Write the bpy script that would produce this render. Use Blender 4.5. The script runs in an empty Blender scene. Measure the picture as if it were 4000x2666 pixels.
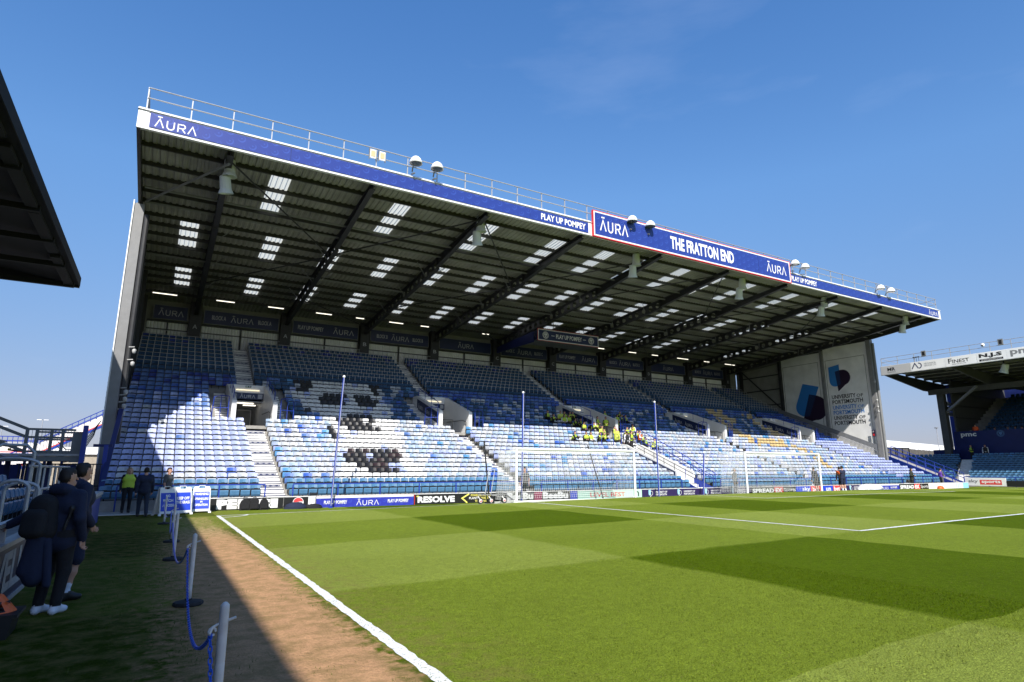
import bpy, math, random
import numpy as np
from mathutils import Vector, Matrix
random.seed(7)
rng = np.random.default_rng(11)
SC = bpy.context.scene
COL = SC.collection

# ------------------------------------------------------------------ camera
cam = bpy.data.cameras.new('camera')
cam.lens = 21.083; cam.sensor_width = 36.0; cam.sensor_fit = 'HORIZONTAL'
cam.clip_start = 0.05; cam.clip_end = 3000
camo = bpy.data.objects.new('camera', cam); COL.objects.link(camo)
YAW, PIT = 0.5265, 0.2114
camo.location = (-2.1253, -25.4657, 1.6764)
camo.rotation_euler = (math.pi / 2 + PIT, 0.0, -YAW)
SC.camera = camo

# ------------------------------------------------------------------ sky, sun, exposure
SUN = Vector((-0.32, -0.69, 0.65)).normalized()      # towards the sun
w = bpy.data.worlds.new('World'); SC.world = w; w.use_nodes = True
nt = w.node_tree; nt.nodes.clear()
sky = nt.nodes.new('ShaderNodeTexSky'); sky.sky_type = 'NISHITA'; sky.sun_disc = False
sky.sun_elevation = math.asin(SUN.z)
sky.sun_rotation = math.atan2(SUN.x, SUN.y)
sky.altitude = 0; sky.air_density = 1.0; sky.dust_density = 0.35; sky.ozone_density = 3.0
bg = nt.nodes.new('ShaderNodeBackground'); bg.inputs['Strength'].default_value = 0.215
wo = nt.nodes.new('ShaderNodeOutputWorld')
# polarised-looking deep blue: the sky's own colour a little more saturated; thin cirrus wisps low down
hs = nt.nodes.new('ShaderNodeHueSaturation'); hs.inputs['Saturation'].default_value = 1.32; hs.inputs['Hue'].default_value = 0.508
# soft shoulder on the bright horizon: c / (1 + k c)
vk = nt.nodes.new('ShaderNodeVectorMath'); vk.operation = 'MULTIPLY_ADD'; nt.links.new(sky.outputs[0], vk.inputs[0]); vk.inputs[1].default_value = (.13,) * 3; vk.inputs[2].default_value = (1, 1, 1)
vd = nt.nodes.new('ShaderNodeVectorMath'); vd.operation = 'DIVIDE'; nt.links.new(sky.outputs[0], vd.inputs[0]); nt.links.new(vk.outputs[0], vd.inputs[1])
# the hazy lowest part of a spring sky, the same all round the horizon
hz_t = nt.nodes.new('ShaderNodeTexCoord'); hz_s = nt.nodes.new('ShaderNodeSeparateXYZ'); nt.links.new(hz_t.outputs['Generated'], hz_s.inputs[0])
hz_r = nt.nodes.new('ShaderNodeMapRange'); hz_r.inputs[1].default_value = 0.0; hz_r.inputs[2].default_value = .42; hz_r.inputs[3].default_value = .45; hz_r.inputs[4].default_value = 1.0
nt.links.new(hz_s.outputs['Z'], hz_r.inputs[0])
hz_b = nt.nodes.new('ShaderNodeMapRange'); hz_b.inputs[1].default_value = 0.0; hz_b.inputs[2].default_value = .42; hz_b.inputs[3].default_value = .56; hz_b.inputs[4].default_value = 1.03
nt.links.new(hz_s.outputs['Z'], hz_b.inputs[0])
hz_c = nt.nodes.new('ShaderNodeCombineXYZ'); nt.links.new(hz_r.outputs[0], hz_c.inputs[0]); nt.links.new(hz_r.outputs[0], hz_c.inputs[1]); nt.links.new(hz_b.outputs[0], hz_c.inputs[2])
hz_m = nt.nodes.new('ShaderNodeVectorMath'); hz_m.operation = 'MULTIPLY'; nt.links.new(vd.outputs[0], hz_m.inputs[0]); nt.links.new(hz_c.outputs[0], hz_m.inputs[1])
nt.links.new(hz_m.outputs[0], hs.inputs['Color'])
wtc = nt.nodes.new('ShaderNodeTexCoord'); wmp = nt.nodes.new('ShaderNodeMapping'); wmp.inputs['Scale'].default_value = (1.6, 1.6, 6.5)
nt.links.new(wtc.outputs['Generated'], wmp.inputs[0])
wnz = nt.nodes.new('ShaderNodeTexNoise'); wnz.inputs['Scale'].default_value = 1.7; wnz.inputs['Detail'].default_value = 7; wnz.inputs['Roughness'].default_value = .55
nt.links.new(wmp.outputs[0], wnz.inputs['Vector'])
wr = nt.nodes.new('ShaderNodeMapRange'); wr.inputs[1].default_value = .60; wr.inputs[2].default_value = .85; wr.inputs[3].default_value = 0; wr.inputs[4].default_value = .05
nt.links.new(wnz.outputs['Fac'], wr.inputs[0])
wmx = nt.nodes.new('ShaderNodeMix'); wmx.data_type = 'RGBA'; nt.links.new(wr.outputs[0], wmx.inputs[0]); nt.links.new(hs.outputs[0], wmx.inputs[6]); wmx.inputs[7].default_value = (5.0, 5.2, 6.0, 1)
nt.links.new(wmx.outputs[2], bg.inputs[0]); nt.links.new(bg.outputs[0], wo.inputs[0])
sl = bpy.data.lights.new('sun', 'SUN'); sl.energy = 5.0; sl.angle = math.radians(0.53); sl.color = (1.0, 0.955, 0.88)
so = bpy.data.objects.new('sun', sl); COL.objects.link(so)
so.rotation_euler = (-SUN).to_track_quat('-Z', 'Y').to_euler(); so.location = (0, 0, 60)
SC.view_settings.view_transform = 'Standard'; SC.view_settings.look = 'None'
SC.view_settings.exposure = 0.45; SC.view_settings.gamma = 1.0
SC.view_settings.use_curve_mapping = False

# ------------------------------------------------------------------ materials
MATS = {}
def mat(name, col, rough=0.6, metal=0.0, var=0.0, scale=3.0, bump=0.0, bscale=40.0, emit=None, trans=0.0, spec=0.5, dirt=0.0):
    if name in MATS: return MATS[name]
    m = bpy.data.materials.new(name); m.use_nodes = True
    n = m.node_tree; b = n.nodes['Principled BSDF']
    b.inputs['Roughness'].default_value = rough; b.inputs['Metallic'].default_value = metal
    b.inputs['Specular IOR Level'].default_value = spec
    b.inputs['Base Color'].default_value = (*col, 1)
    if var or bump or dirt:
        tc = n.nodes.new('ShaderNodeTexCoord')
    if var or dirt:
        nz = n.nodes.new('ShaderNodeTexNoise'); nz.inputs['Scale'].default_value = scale; nz.inputs['Detail'].default_value = 6
        n.links.new(tc.outputs['Object'], nz.inputs['Vector'])
        r = n.nodes.new('ShaderNodeMapRange'); r.inputs[1].default_value = 0.3; r.inputs[2].default_value = 0.7
        r.inputs[3].default_value = 1 - max(var, dirt); r.inputs[4].default_value = 1 + var
        n.links.new(nz.outputs['Fac'], r.inputs[0])
        mx = n.nodes.new('ShaderNodeMix'); mx.data_type = 'RGBA'; mx.blend_type = 'MULTIPLY'; mx.inputs[0].default_value = 1
        mx.inputs[6].default_value = (*col, 1); n.links.new(r.outputs[0], mx.inputs[7]); n.links.new(mx.outputs[2], b.inputs['Base Color'])
    if bump:
        nb = n.nodes.new('ShaderNodeTexNoise'); nb.inputs['Scale'].default_value = bscale; nb.inputs['Detail'].default_value = 5
        n.links.new(tc.outputs['Object'], nb.inputs['Vector'])
        bp = n.nodes.new('ShaderNodeBump'); bp.inputs['Strength'].default_value = bump; bp.inputs['Distance'].default_value = 0.02
        n.links.new(nb.outputs['Fac'], bp.inputs['Height']); n.links.new(bp.outputs[0], b.inputs['Normal'])
    if emit:
        b.inputs['Emission Color'].default_value = (*emit[:3], 1); b.inputs['Emission Strength'].default_value = emit[3]
    if trans:
        tr = n.nodes.new('ShaderNodeBsdfTranslucent'); tr.inputs[0].default_value = (*col, 1)
        ms = n.nodes.new('ShaderNodeMixShader'); ms.inputs[0].default_value = trans
        out = n.nodes['Material Output']
        n.links.new(b.outputs[0], ms.inputs[1]); n.links.new(tr.outputs[0], ms.inputs[2]); n.links.new(ms.outputs[0], out.inputs[0])
    MATS[name] = m
    return m

WHITE = mat('white_paint', (0.80, 0.80, 0.80), 0.45, var=0.06, scale=1.2)
GOALW = mat('goal_white', (0.85, 0.85, 0.85), 0.35)
LETW = mat('white_print', (0.82, 0.82, 0.82), 0.5)
GALV = mat('galvanised_steel', (0.42, 0.43, 0.45), 0.45, 0.3, var=0.12, scale=6)
GREYS = mat('grey_painted_steel', (0.20, 0.205, 0.21), 0.5, var=0.1, scale=4)
DARKS = mat('dark_painted_steel', (0.030, 0.030, 0.033), 0.5, var=0.15, scale=3)
PURL = mat('dark_purlin_steel', (0.035, 0.034, 0.032), 0.6)
SHEET = mat('roof_liner_sheet', (0.27, 0.27, 0.235), 0.6, var=0.22, scale=0.7)
SKYL = mat('translucent_roof_sheet', (0.60, 0.60, 0.53), 0.5, trans=0.8, var=0.22, scale=1.3)
CONC = mat('concrete', (0.30, 0.29, 0.27), 0.85, var=0.2, scale=2.5, bump=0.2, bscale=30)
STEPW = mat('white_step_paint', (0.80, 0.79, 0.76), 0.7, var=0.12, scale=4)
BLACK = mat('black_plastic', (0.012, 0.012, 0.013), 0.5)
BLKF = mat('black_fabric', (0.012, 0.012, 0.015), 0.9, bump=0.4, bscale=25)
NAVYF = mat('navy_fabric', (0.010, 0.016, 0.045), 0.85, bump=0.4, bscale=18)
NAVYS = mat('navy_sign', (0.012, 0.022, 0.085), 0.4)
ROYALS = mat('royal_blue_paint', (0.015, 0.045, 0.33), 0.4, var=0.12, scale=4)
DBLUE = mat('deep_blue_panel', (0.008, 0.018, 0.12), 0.5, var=0.12, scale=1.5)
PURPS = mat('purple_board', (0.028, 0.016, 0.085), 0.45)
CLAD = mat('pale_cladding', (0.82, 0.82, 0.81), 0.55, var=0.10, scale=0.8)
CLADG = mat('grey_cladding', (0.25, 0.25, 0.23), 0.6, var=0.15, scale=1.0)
GREYF = mat('grey_column_face', (0.22, 0.22, 0.225), 0.5, var=0.08)
RED = mat('red_print', (0.62, 0.025, 0.03), 0.45)
PRED = mat('signal_red', (0.70, 0.06, 0.06), 0.45)
YEL = mat('yellow_print', (0.80, 0.72, 0.16), 0.5)
SKYB = mat('sky_blue_print', (0.03, 0.22, 0.62), 0.45)
PALEB = mat('pale_blue_print', (0.30, 0.62, 0.80), 0.5)
DPURP = mat('dark_plum_print', (0.020, 0.006, 0.030), 0.45)
MIDB = mat('bright_blue_print', (0.02, 0.06, 0.55), 0.45)
MINT = mat('mint_board', (0.50, 0.74, 0.62), 0.5)
BOARDB = mat('black_board', (0.014, 0.014, 0.015), 0.4)
TUBE = mat('lit_tube', (0.9, 0.9, 0.85), 0.4, emit=(1.0, 0.93, 0.78, 1.4))
TUBEW = mat('lit_tube_cover', (0.9, 0.85, 0.7), 0.4, emit=(1.0, 0.85, 0.55, 0.9))
GREENX = mat('exit_sign_green', (0.01, 0.08, 0.05), 0.4)
LAMPG = mat('lamp_glass', (0.10, 0.105, 0.11), 0.15)
RUBBER = mat('rubber', (0.02, 0.02, 0.022), 0.8, var=0.2, scale=8)
POSTW = mat('chalky_white_plastic', (0.66, 0.66, 0.66), 0.6, var=0.15, scale=9)
CHAIN = mat('blue_plastic_chain', (0.015, 0.09, 0.55), 0.35)
ORANGE = mat('orange_plastic', (0.75, 0.12, 0.02), 0.45)
SKIN = mat('skin', (0.50, 0.27, 0.19), 0.55)
HAIRD = mat('dark_hair', (0.018, 0.012, 0.009), 0.7)
HAIRL = mat('fair_hair', (0.30, 0.20, 0.10), 0.7)
HIVIS = mat('hi_vis_yellow', (0.46, 0.62, 0.05), 0.7)
HIVISY = mat('hi_vis_jacket', (0.58, 0.66, 0.10), 0.7)
HIVISO = mat('hi_vis_orange', (0.90, 0.13, 0.03), 0.7)
GREYSHIRT = mat('charcoal_shirt', (0.085, 0.085, 0.09), 0.85)
WHITEF = mat('white_fabric', (0.75, 0.75, 0.78), 0.85)
PURPF = mat('purple_bib', (0.16, 0.06, 0.42), 0.8)
OLIVE = mat('dark_olive_coat', (0.025, 0.03, 0.022), 0.9)
TAN = mat('timber_cladding', (0.10, 0.092, 0.08), 0.8, var=0.25, scale=2)
NET = mat('white_net_cord', (0.75, 0.75, 0.75), 0.7)

def seat_color_mat():
    m = bpy.data.materials.new('seat_plastic'); m.use_nodes = True
    n = m.node_tree; b = n.nodes['Principled BSDF']
    at = n.nodes.new('ShaderNodeAttribute'); at.attribute_name = 'col'
    tc = n.nodes.new('ShaderNodeTexCoord'); nz = n.nodes.new('ShaderNodeTexNoise'); nz.inputs['Scale'].default_value = 6; nz.inputs['Detail'].default_value = 4
    n.links.new(tc.outputs['Object'], nz.inputs['Vector'])
    r = n.nodes.new('ShaderNodeMapRange'); r.inputs[1].default_value = .3; r.inputs[2].default_value = .7; r.inputs[3].default_value = .78; r.inputs[4].default_value = 1.12
    n.links.new(nz.outputs['Fac'], r.inputs[0])
    mx = n.nodes.new('ShaderNodeMix'); mx.data_type = 'RGBA'; mx.blend_type = 'MULTIPLY'; mx.inputs[0].default_value = 1
    n.links.new(at.outputs['Color'], mx.inputs[6]); n.links.new(r.outputs[0], mx.inputs[7])
    n.links.new(mx.outputs[2], b.inputs['Base Color']); b.inputs['Roughness'].default_value = 0.38
    return m
SEATM = seat_color_mat()

# ------------------------------------------------------------------ mesh helpers
class MB:
    def __init__(s): s.v = []; s.f = []; s.m = []; s.slots = []
    def slot(s, m):
        if m not in s.slots: s.slots.append(m)
        return s.slots.index(m)
    def add(s, vs, fs, m):
        o = len(s.v); k = s.slot(m)
        s.v.extend([tuple(p) for p in vs]); s.f.extend([tuple(i + o for i in f) for f in fs]); s.m.extend([k] * len(fs)); return s
    def box(s, a, b, m):
        x0, y0, z0 = a; x1, y1, z1 = b
        vs = [(x0, y0, z0), (x1, y0, z0), (x1, y1, z0), (x0, y1, z0), (x0, y0, z1), (x1, y0, z1), (x1, y1, z1), (x0, y1, z1)]
        return s.add(vs, [(0, 3, 2, 1), (4, 5, 6, 7), (0, 1, 5, 4), (1, 2, 6, 5), (2, 3, 7, 6), (3, 0, 4, 7)], m)
    def bar(s, p, q, wd, ht, m, up=(0, 0, 1)):
        p = Vector(p); q = Vector(q); d = (q - p).normalized(); u = Vector(up)
        r = d.cross(u)
        if r.length < 1e-4: r = d.cross(Vector((1, 0, 0)))
        r.normalize(); u = r.cross(d).normalized(); r *= wd / 2; u *= ht / 2
        vs = [p - r - u, p + r - u, p + r + u, p - r + u, q - r - u, q + r - u, q + r + u, q - r + u]
        return s.add(vs, [(0, 1, 2, 3), (7, 6, 5, 4), (0, 4, 5, 1), (1, 5, 6, 2), (2, 6, 7, 3), (3, 7, 4, 0)], m)
    def tube(s, pts, r, m, n=6, closed=False):
        pts = [Vector(p) for p in pts]; L = len(pts); rings = []
        rr = r if isinstance(r, (list, tuple)) else [r] * L
        prev = None
        for i, p in enumerate(pts):
            d = (pts[min(i + 1, L - 1)] - pts[max(i - 1, 0)])
            if d.length < 1e-9: d = Vector((0, 0, 1))
            d.normalize()
            if prev is None:
                a = d.cross(Vector((0, 0, 1)))
                if a.length < 1e-3: a = d.cross(Vector((0, 1, 0)))
            else:
                a = prev - d * prev.dot(d)
                if a.length < 1e-4: a = d.cross(Vector((0, 1, 0)))
            a.normalize(); prev = a; b = d.cross(a)
            rings.append([p + (a * math.cos(2 * math.pi * k / n) + b * math.sin(2 * math.pi * k / n)) * rr[i] for k in range(n)])
        vs = [v for R in rings for v in R]; fs = []
        for i in range(L - 1):
            for k in range(n):
                fs.append((i * n + k, i * n + (k + 1) % n, (i + 1) * n + (k + 1) % n, (i + 1) * n + k))
        fs.append(tuple(range(n - 1, -1, -1))); fs.append(tuple((L - 1) * n + k for k in range(n)))
        return s.add(vs, fs, m)
    def lathe(s, c, prof, m, n=14, axis='z', rot=None):
        vs = []; fs = []
        for (r, h) in prof:
            for k in range(n):
                a = 2 * math.pi * k / n; p = Vector((r * math.cos(a), r * math.sin(a), h))
                if rot is not None: p = rot @ p
                vs.append(Vector(c) + p)
        for i in range(len(prof) - 1):
            for k in range(n):
                fs.append((i * n + k, i * n + (k + 1) % n, (i + 1) * n + (k + 1) % n, (i + 1) * n + k))
        fs.append(tuple(range(n - 1, -1, -1))); fs.append(tuple((len(prof) - 1) * n + k for k in range(n)))
        return s.add(vs, fs, m)
    def prism(s, poly, t, fr, m):
        """poly 2d list, fr(u,v,w)->3d, thickness t along w"""
        n = len(poly); vs = [fr(u, v, 0) for u, v in poly] + [fr(u, v, t) for u, v in poly]
        fs = [tuple(range(n - 1, -1, -1)), tuple(range(n, 2 * n))] + [(i, (i + 1) % n, n + (i + 1) % n, n + i) for i in range(n)]
        return s.add(vs, fs, m)
    def flat(s, mesh2, fr, m, w=0.0):
        vs, fs = mesh2
        return s.add([fr(u, v, w) for u, v in vs], fs, m)
    def sphere(s, c, r, m, n=10, k=6, sc=(1, 1, 1)):
        prof = [(max(1e-4, math.sin(math.pi * i / k)) * r, -math.cos(math.pi * i / k) * r) for i in range(k + 1)]
        vs = []; fs = []
        for (a, h) in prof:
            for j in range(n):
                t = 2 * math.pi * j / n; vs.append((c[0] + a * math.cos(t) * sc[0], c[1] + a * math.sin(t) * sc[1], c[2] + h * sc[2]))
        for i in range(k):
            for j in range(n): fs.append((i * n + j, i * n + (j + 1) % n, (i + 1) * n + (j + 1) % n, (i + 1) * n + j))
        return s.add(vs, fs, m)
    def mesh(s, name, off=(0, 0, 0), smooth=False):
        me = bpy.data.meshes.new(name)
        vs = np.array([tuple(p) for p in s.v], dtype=np.float64) - np.array(off)
        me.from_pydata(vs.tolist(), [], s.f)
        for m in s.slots: me.materials.append(m)
        me.polygons.foreach_set('material_index', s.m)
        if smooth: me.polygons.foreach_set('use_smooth', [True] * len(s.f))
        me.update()
        return me
    def obj(s, name, parent=None, smooth=False, loc=None):
        """world-space geometry; under a parent the vertices become local to it"""
        off = tuple(parent.location) if parent is not None else (loc or (0, 0, 0))
        if parent is not None and parent.parent is not None:
            off = tuple(Vector(off) + parent.parent.location)
        o = bpy.data.objects.new(name, s.mesh(name, off, smooth)); COL.objects.link(o)
        if parent is not None: o.parent = parent
        elif loc: o.location = loc
        return o

def tag(o, label=None, cat=None, group=None, kind=None):
    if label: o['label'] = label
    if cat: o['category'] = cat
    if group: o['group'] = group
    if kind: o['kind'] = kind
    return o
def empty(name, loc, label, cat, group=None, rz=0.0):
    o = bpy.data.objects.new(name, None); COL.objects.link(o); o.location = loc; o.rotation_euler = (0, 0, rz)
    o.empty_display_size = 0.2
    return tag(o, label, cat, group)
def part(name, mesh, parent, kind=None):
    o = bpy.data.objects.new(name, mesh); COL.objects.link(o); o.parent = parent
    if kind: o['kind'] = kind
    return o
def copy_tree(o, parent=None):
    c = o.copy(); COL.objects.link(c)
    if parent is not None: c.parent = parent
    for ch in list(o.children): copy_tree(ch, c)
    return c

# ------------------------------------------------------------------ lettering
_TX = {}
def text2(s, bold=0.0):
    key = (s, bold)
    if key not in _TX:
        cu = bpy.data.curves.new('tx', 'FONT'); cu.body = s; cu.offset = bold; cu.resolution_u = 2; cu.fill_mode = 'FRONT'
        ob = bpy.data.objects.new('tx', cu); COL.objects.link(ob)
        me = bpy.data.meshes.new_from_object(ob.evaluated_get(bpy.context.evaluated_depsgraph_get()))
        vs = np.array([tuple(v.co) for v in me.vertices])[:, :2]; fs = [tuple(p.vertices) for p in me.polygons]
        bpy.data.objects.remove(ob); bpy.data.curves.remove(cu); bpy.data.meshes.remove(me)
        lo = vs.min(0); hi = vs.max(0)
        _TX[key] = ((vs - lo) / (hi - lo), fs, (hi - lo)[0] / (hi - lo)[1])
    return _TX[key]
def text(s, x, y, wd, ht, bold=0.0, shear=0.0):
    """2d mesh of text filling the box x..x+wd, y..y+ht (wd None: natural aspect)"""
    vs, fs, asp = text2(s, bold)
    if wd is None: wd = asp * ht
    return [(x + (u + shear * v * ht / wd) * wd, y + v * ht) for u, v in vs], fs
def stroke(pts, t):
    """flat ribbon along a 2d polyline"""
    vs = []; n = len(pts); P = [np.array(p, float) for p in pts]
    for i in range(n):
        a = P[i] - P[max(i - 1, 0)]; b = P[min(i + 1, n - 1)] - P[i]
        a = a / (np.hypot(*a) + 1e-9); b = b / (np.hypot(*b) + 1e-9); d = a + b; d /= (np.hypot(*d) + 1e-9)
        nn = np.array([-d[1], d[0]]); c = max(0.5, abs(nn @ np.array([-b[1], b[0]])) if i < n - 1 else 1.0)
        vs += [tuple(P[i] + nn * t / 2 / c), tuple(P[i] - nn * t / 2 / c)]
    return vs, [(2 * i, 2 * i + 1, 2 * i + 3, 2 * i + 2) for i in range(n - 1)]
def join2(ms):
    vs = []; fs = []
    for v, f in ms:
        o = len(vs); vs += list(v); fs += [tuple(i + o for i in q) for q in f]
    return vs, fs
def arc(cx, cy, r, a0, a1, n=10, ry=None):
    ry = ry or r
    return [(cx + r * math.cos(math.radians(a0 + (a1 - a0) * i / n)), cy + ry * math.sin(math.radians(a0 + (a1 - a0) * i / n))) for i in range(n + 1)]
def aura(x, y, wd, ht):
    """the wide sans wordmark: a bar over an A without crossbar, U, R, A without crossbar"""
    H = ht * 0.80; t = ht * 0.105; L = wd * 0.20; g = (wd - 4 * L) / 3
    o = []
    def A(x0): return stroke([(x0, y), (x0 + L / 2, y + H), (x0 + L, y)], t)
    o.append(A(x)); o.append(stroke([(x + L * .22, y + ht), (x + L * .78, y + ht)], t))
    x1 = x + L + g
    o.append(stroke([(x1 + t / 2, y + H)] + [(a, b) for a, b in arc(x1 + L / 2, y + H * .36, L / 2 - t / 2, 180, 360, 10, H * .36)] + [(x1 + L - t / 2, y + H)], t))
    x2 = x1 + L + g
    o.append(stroke([(x2 + t / 2, y), (x2 + t / 2, y + H)], t))
    o.append(stroke([(x2 + t / 2, y + H - t / 2), (x2 + L * .6, y + H - t / 2)] + arc(x2 + L * .6, y + H * .72, L * .34, 80, -80, 6, H * .25) + [(x2 + t / 2, y + H * .45)], t))
    o.append(stroke([(x2 + L * .55, y + H * .45), (x2 + L, y)], t))
    o.append(A(x2 + L + g))
    return join2(o)
def disc(cx, cy, r, n=24, r2=None):
    if r2 is None:
        return [(cx + r * math.cos(2 * math.pi * i / n), cy + r * math.sin(2 * math.pi * i / n)) for i in range(n)], [tuple(range(n))]
    vs = []; 
    for i in range(n):
        a = 2 * math.pi * i / n; vs += [(cx + r * math.cos(a), cy + r * math.sin(a)), (cx + r2 * math.cos(a), cy + r2 * math.sin(a))]
    return vs, [(2 * i, 2 * ((i + 1) % n), 2 * ((i + 1) % n) + 1, 2 * i + 1) for i in range(n)]
def poly2(p): return list(p), [tuple(range(len(p)))]
def rect2(x0, y0, x1, y1): return poly2([(x0, y0), (x1, y0), (x1, y1), (x0, y1)])
def crest(cx, cy, r):
    sh = [(cx - r * .42, cy + r * .45), (cx + r * .42, cy + r * .45), (cx + r * .42, cy), (cx + r * .22, cy - r * .38), (cx, cy - r * .52), (cx - r * .22, cy - r * .38), (cx - r * .42, cy)]
    return join2([disc(cx, cy, r, 24, r * .90), disc(cx, cy, r * .80, 24, r * .66), poly2(sh)]), join2([stroke(arc(cx, cy + r * .06, r * .24, 180, 360, 8), r * .12), disc(cx, cy + r * .22, r * .1, 8)])
# frames: fr(u, v, w) with u along the face, v up, w out of the face
def face_y(x0, y, z0): return lambda u, v, w=0.0: (x0 + u, y - w, z0 + v)          # faces -y (towards the pitch)
def face_x(x, y0, z0): return lambda u, v, w=0.0: (x - w, y0 - u, z0 + v)          # faces -x, u runs towards -y
def uni_logo(x, y, s):
    """the blue U and dark p speech-bubble emblem, unit box about 1 x 1.1 scaled by s; returns (blue, plum, overlap)"""
    T = lambda L: [(x + a * s, y + b * s) for a, b in L]
    U = [(0, 1.05), (.47, 1.12), (.47, .28)] + arc(.27, .42, .20, -45, -90, 3) + arc(.24, .46, .24, 260, 180, 7)
    Pp = [(.27, .84)] + [(.5, .88)] + arc(.58, .56, .32, 95, -75, 12) + [(.34, 0)]
    ov = [(.272, .835), (.47, .874), (.47, .30), (.33, .22)]
    return poly2(T(U)), poly2(T(Pp)), poly2(T(ov))

# ------------------------------------------------------------------ stand geometry numbers
TREAD = 0.709
XL, XR = -4.35, 64.2
def gz(x, y=0.0):
    """crown of the pitch"""
    x = min(max(x, 0.0), 66.2)
    h = 0.335 * (1 - ((x - 33.1) / 33.1) ** 2)
    return h * min(1.0, max(0.0, (2.0 - y) / 3.0))
def yrow(k): return 5.16 + TREAD * (k - 1)
def zback(k): return 1.523 + (k - 3) * .262 + .00586 * (k - 3) ** 2 / 2
def ztread(k): return zback(k) - 0.80
def krow(y): return (y - 5.16) / TREAD + 1
def zroof(y): return 16.95 - .08 * (y - 3.4)
NROW = 33
AIS = [2.8, 16.5, 30.45, 44.0, 57.8]
RAF = [-0.6 + 6.93 * i for i in range(10)]

# ================================================================== GROUND, PITCH
def nodes_mat(name):
    m = bpy.data.materials.new(name); m.use_nodes = True
    return m, m.node_tree, m.node_tree.nodes['Principled BSDF']
def grass_mat():
    m, n, b = nodes_mat('mown_turf'); L = n.links.new; N = n.nodes.new
    geo = N('ShaderNodeNewGeometry'); sep = N('ShaderNodeSeparateXYZ'); L(geo.outputs['Position'], sep.inputs[0])
    # wobble of the mower's edge
    wob = N('ShaderNodeTexNoise'); wob.inputs['Scale'].default_value = 0.8; L(geo.outputs['Position'], wob.inputs['Vector'])
    def band(out, sign, off):
        a = N('ShaderNodeMath'); a.operation = 'MULTIPLY_ADD'; L(out, a.inputs[0]); a.inputs[1].default_value = sign / 11.0; a.inputs[2].default_value = off
        w2 = N('ShaderNodeMath'); w2.operation = 'MULTIPLY_ADD'; L(wob.outputs['Fac'], w2.inputs[0]); w2.inputs[1].default_value = 0.03; L(a.outputs[0], w2.inputs[2])
        fr = N('ShaderNodeMath'); fr.operation = 'FRACT'; L(w2.outputs[0], fr.inputs[0])
        d = N('ShaderNodeMath'); d.operation = 'SUBTRACT'; L(fr.outputs[0], d.inputs[0]); d.inputs[1].default_value = 0.5
        k = N('ShaderNodeMapRange'); k.inputs[1].default_value = -0.008; k.inputs[2].default_value = 0.008; L(d.outputs[0], k.inputs[0])
        return k.outputs[0]
    bx = band(sep.outputs['X'], 1, 100.0 - .015); by = band(sep.outputs['Y'], -1, 100.0 - .015)
    sm = N('ShaderNodeMath'); sm.operation = 'ADD'; L(bx, sm.inputs[0]); L(by, sm.inputs[1])
    ramp = N('ShaderNodeValToRGB'); cr = ramp.color_ramp
    cr.elements[0].position = 0; cr.elements[0].color = (0.212, 0.262, 0.044, 1)
    cr.elements[1].position = 1; cr.elements[1].color = (0.069, 0.110, 0.002, 1)
    e = cr.elements.new(.5); e.color = (0.156, 0.208, 0.021, 1)
    hf = N('ShaderNodeMath'); hf.operation = 'MULTIPLY'; L(sm.outputs[0], hf.inputs[0]); hf.inputs[1].default_value = .5
    L(hf.outputs[0], ramp.inputs[0])
    def noise(sc, det=4, vec=None):
        t = N('ShaderNodeTexNoise'); t.inputs['Scale'].default_value = sc; t.inputs['Detail'].default_value = det; t.inputs['Roughness'].default_value = .65
        L(vec or geo.outputs['Position'], t.inputs['Vector']); return t.outputs['Fac']
    def mul(col, fac, lo, hi, a=.3, c=.7):
        r = N('ShaderNodeMapRange'); r.inputs[1].default_value = a; r.inputs[2].default_value = c; r.inputs[3].default_value = lo; r.inputs[4].default_value = hi; L(fac, r.inputs[0])
        x = N('ShaderNodeMix'); x.data_type = 'RGBA'; x.blend_type = 'MULTIPLY'; x.inputs[0].default_value = 1; L(col, x.inputs[6]); L(r.outputs[0], x.inputs[7]); return x.outputs[2]
    c = mul(ramp.outputs[0], noise(0.35, 5), .93, 1.07)
    c = mul(c, noise(9, 6), .86, 1.15)
    c = mul(c, noise(70, 3), .55, 1.5)
    c = mul(c, noise(190, 2), .70, 1.32)
    mp = N('ShaderNodeMapping'); mp.inputs['Scale'].default_value = (1, 1, 1); L(geo.outputs['Position'], mp.inputs[0])
    # dry yellow flecks
    fl = N('ShaderNodeMapRange'); fl.inputs[1].default_value = .60; fl.inputs[2].default_value = .76; L(noise(26, 5), fl.inputs[0])
    ym = N('ShaderNodeMix'); ym.data_type = 'RGBA'; ym.inputs[7].default_value = (0.20, 0.17, 0.06, 1); L(fl.outputs[0], ym.inputs[0]); L(c, ym.inputs[6])
    # worn verge along the near touchline: bare reddish soil breaking up into turf, plus thin brown turf just inside the line
    r1 = N('ShaderNodeMapRange'); r1.inputs[1].default_value = -0.42; r1.inputs[2].default_value = 0.30; r1.inputs[3].default_value = 1; r1.inputs[4].default_value = 0; L(sep.outputs['X'], r1.inputs[0])
    r1b = N('ShaderNodeMapRange'); r1b.inputs[1].default_value = -2.9; r1b.inputs[2].default_value = -1.0; r1b.inputs[3].default_value = .0; r1b.inputs[4].default_value = 1.0; L(sep.outputs['X'], r1b.inputs[0])
    ry = N('ShaderNodeMapRange'); ry.inputs[1].default_value = -10; ry.inputs[2].default_value = -4; ry.inputs[3].default_value = 1; ry.inputs[4].default_value = .52; L(sep.outputs['Y'], ry.inputs[0])
    ry2 = N('ShaderNodeMapRange'); ry2.inputs[1].default_value = -.6; ry2.inputs[2].default_value = 0.6; ry2.inputs[3].default_value = 1; ry2.inputs[4].default_value = 0; L(sep.outputs['Y'], ry2.inputs[0])
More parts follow.
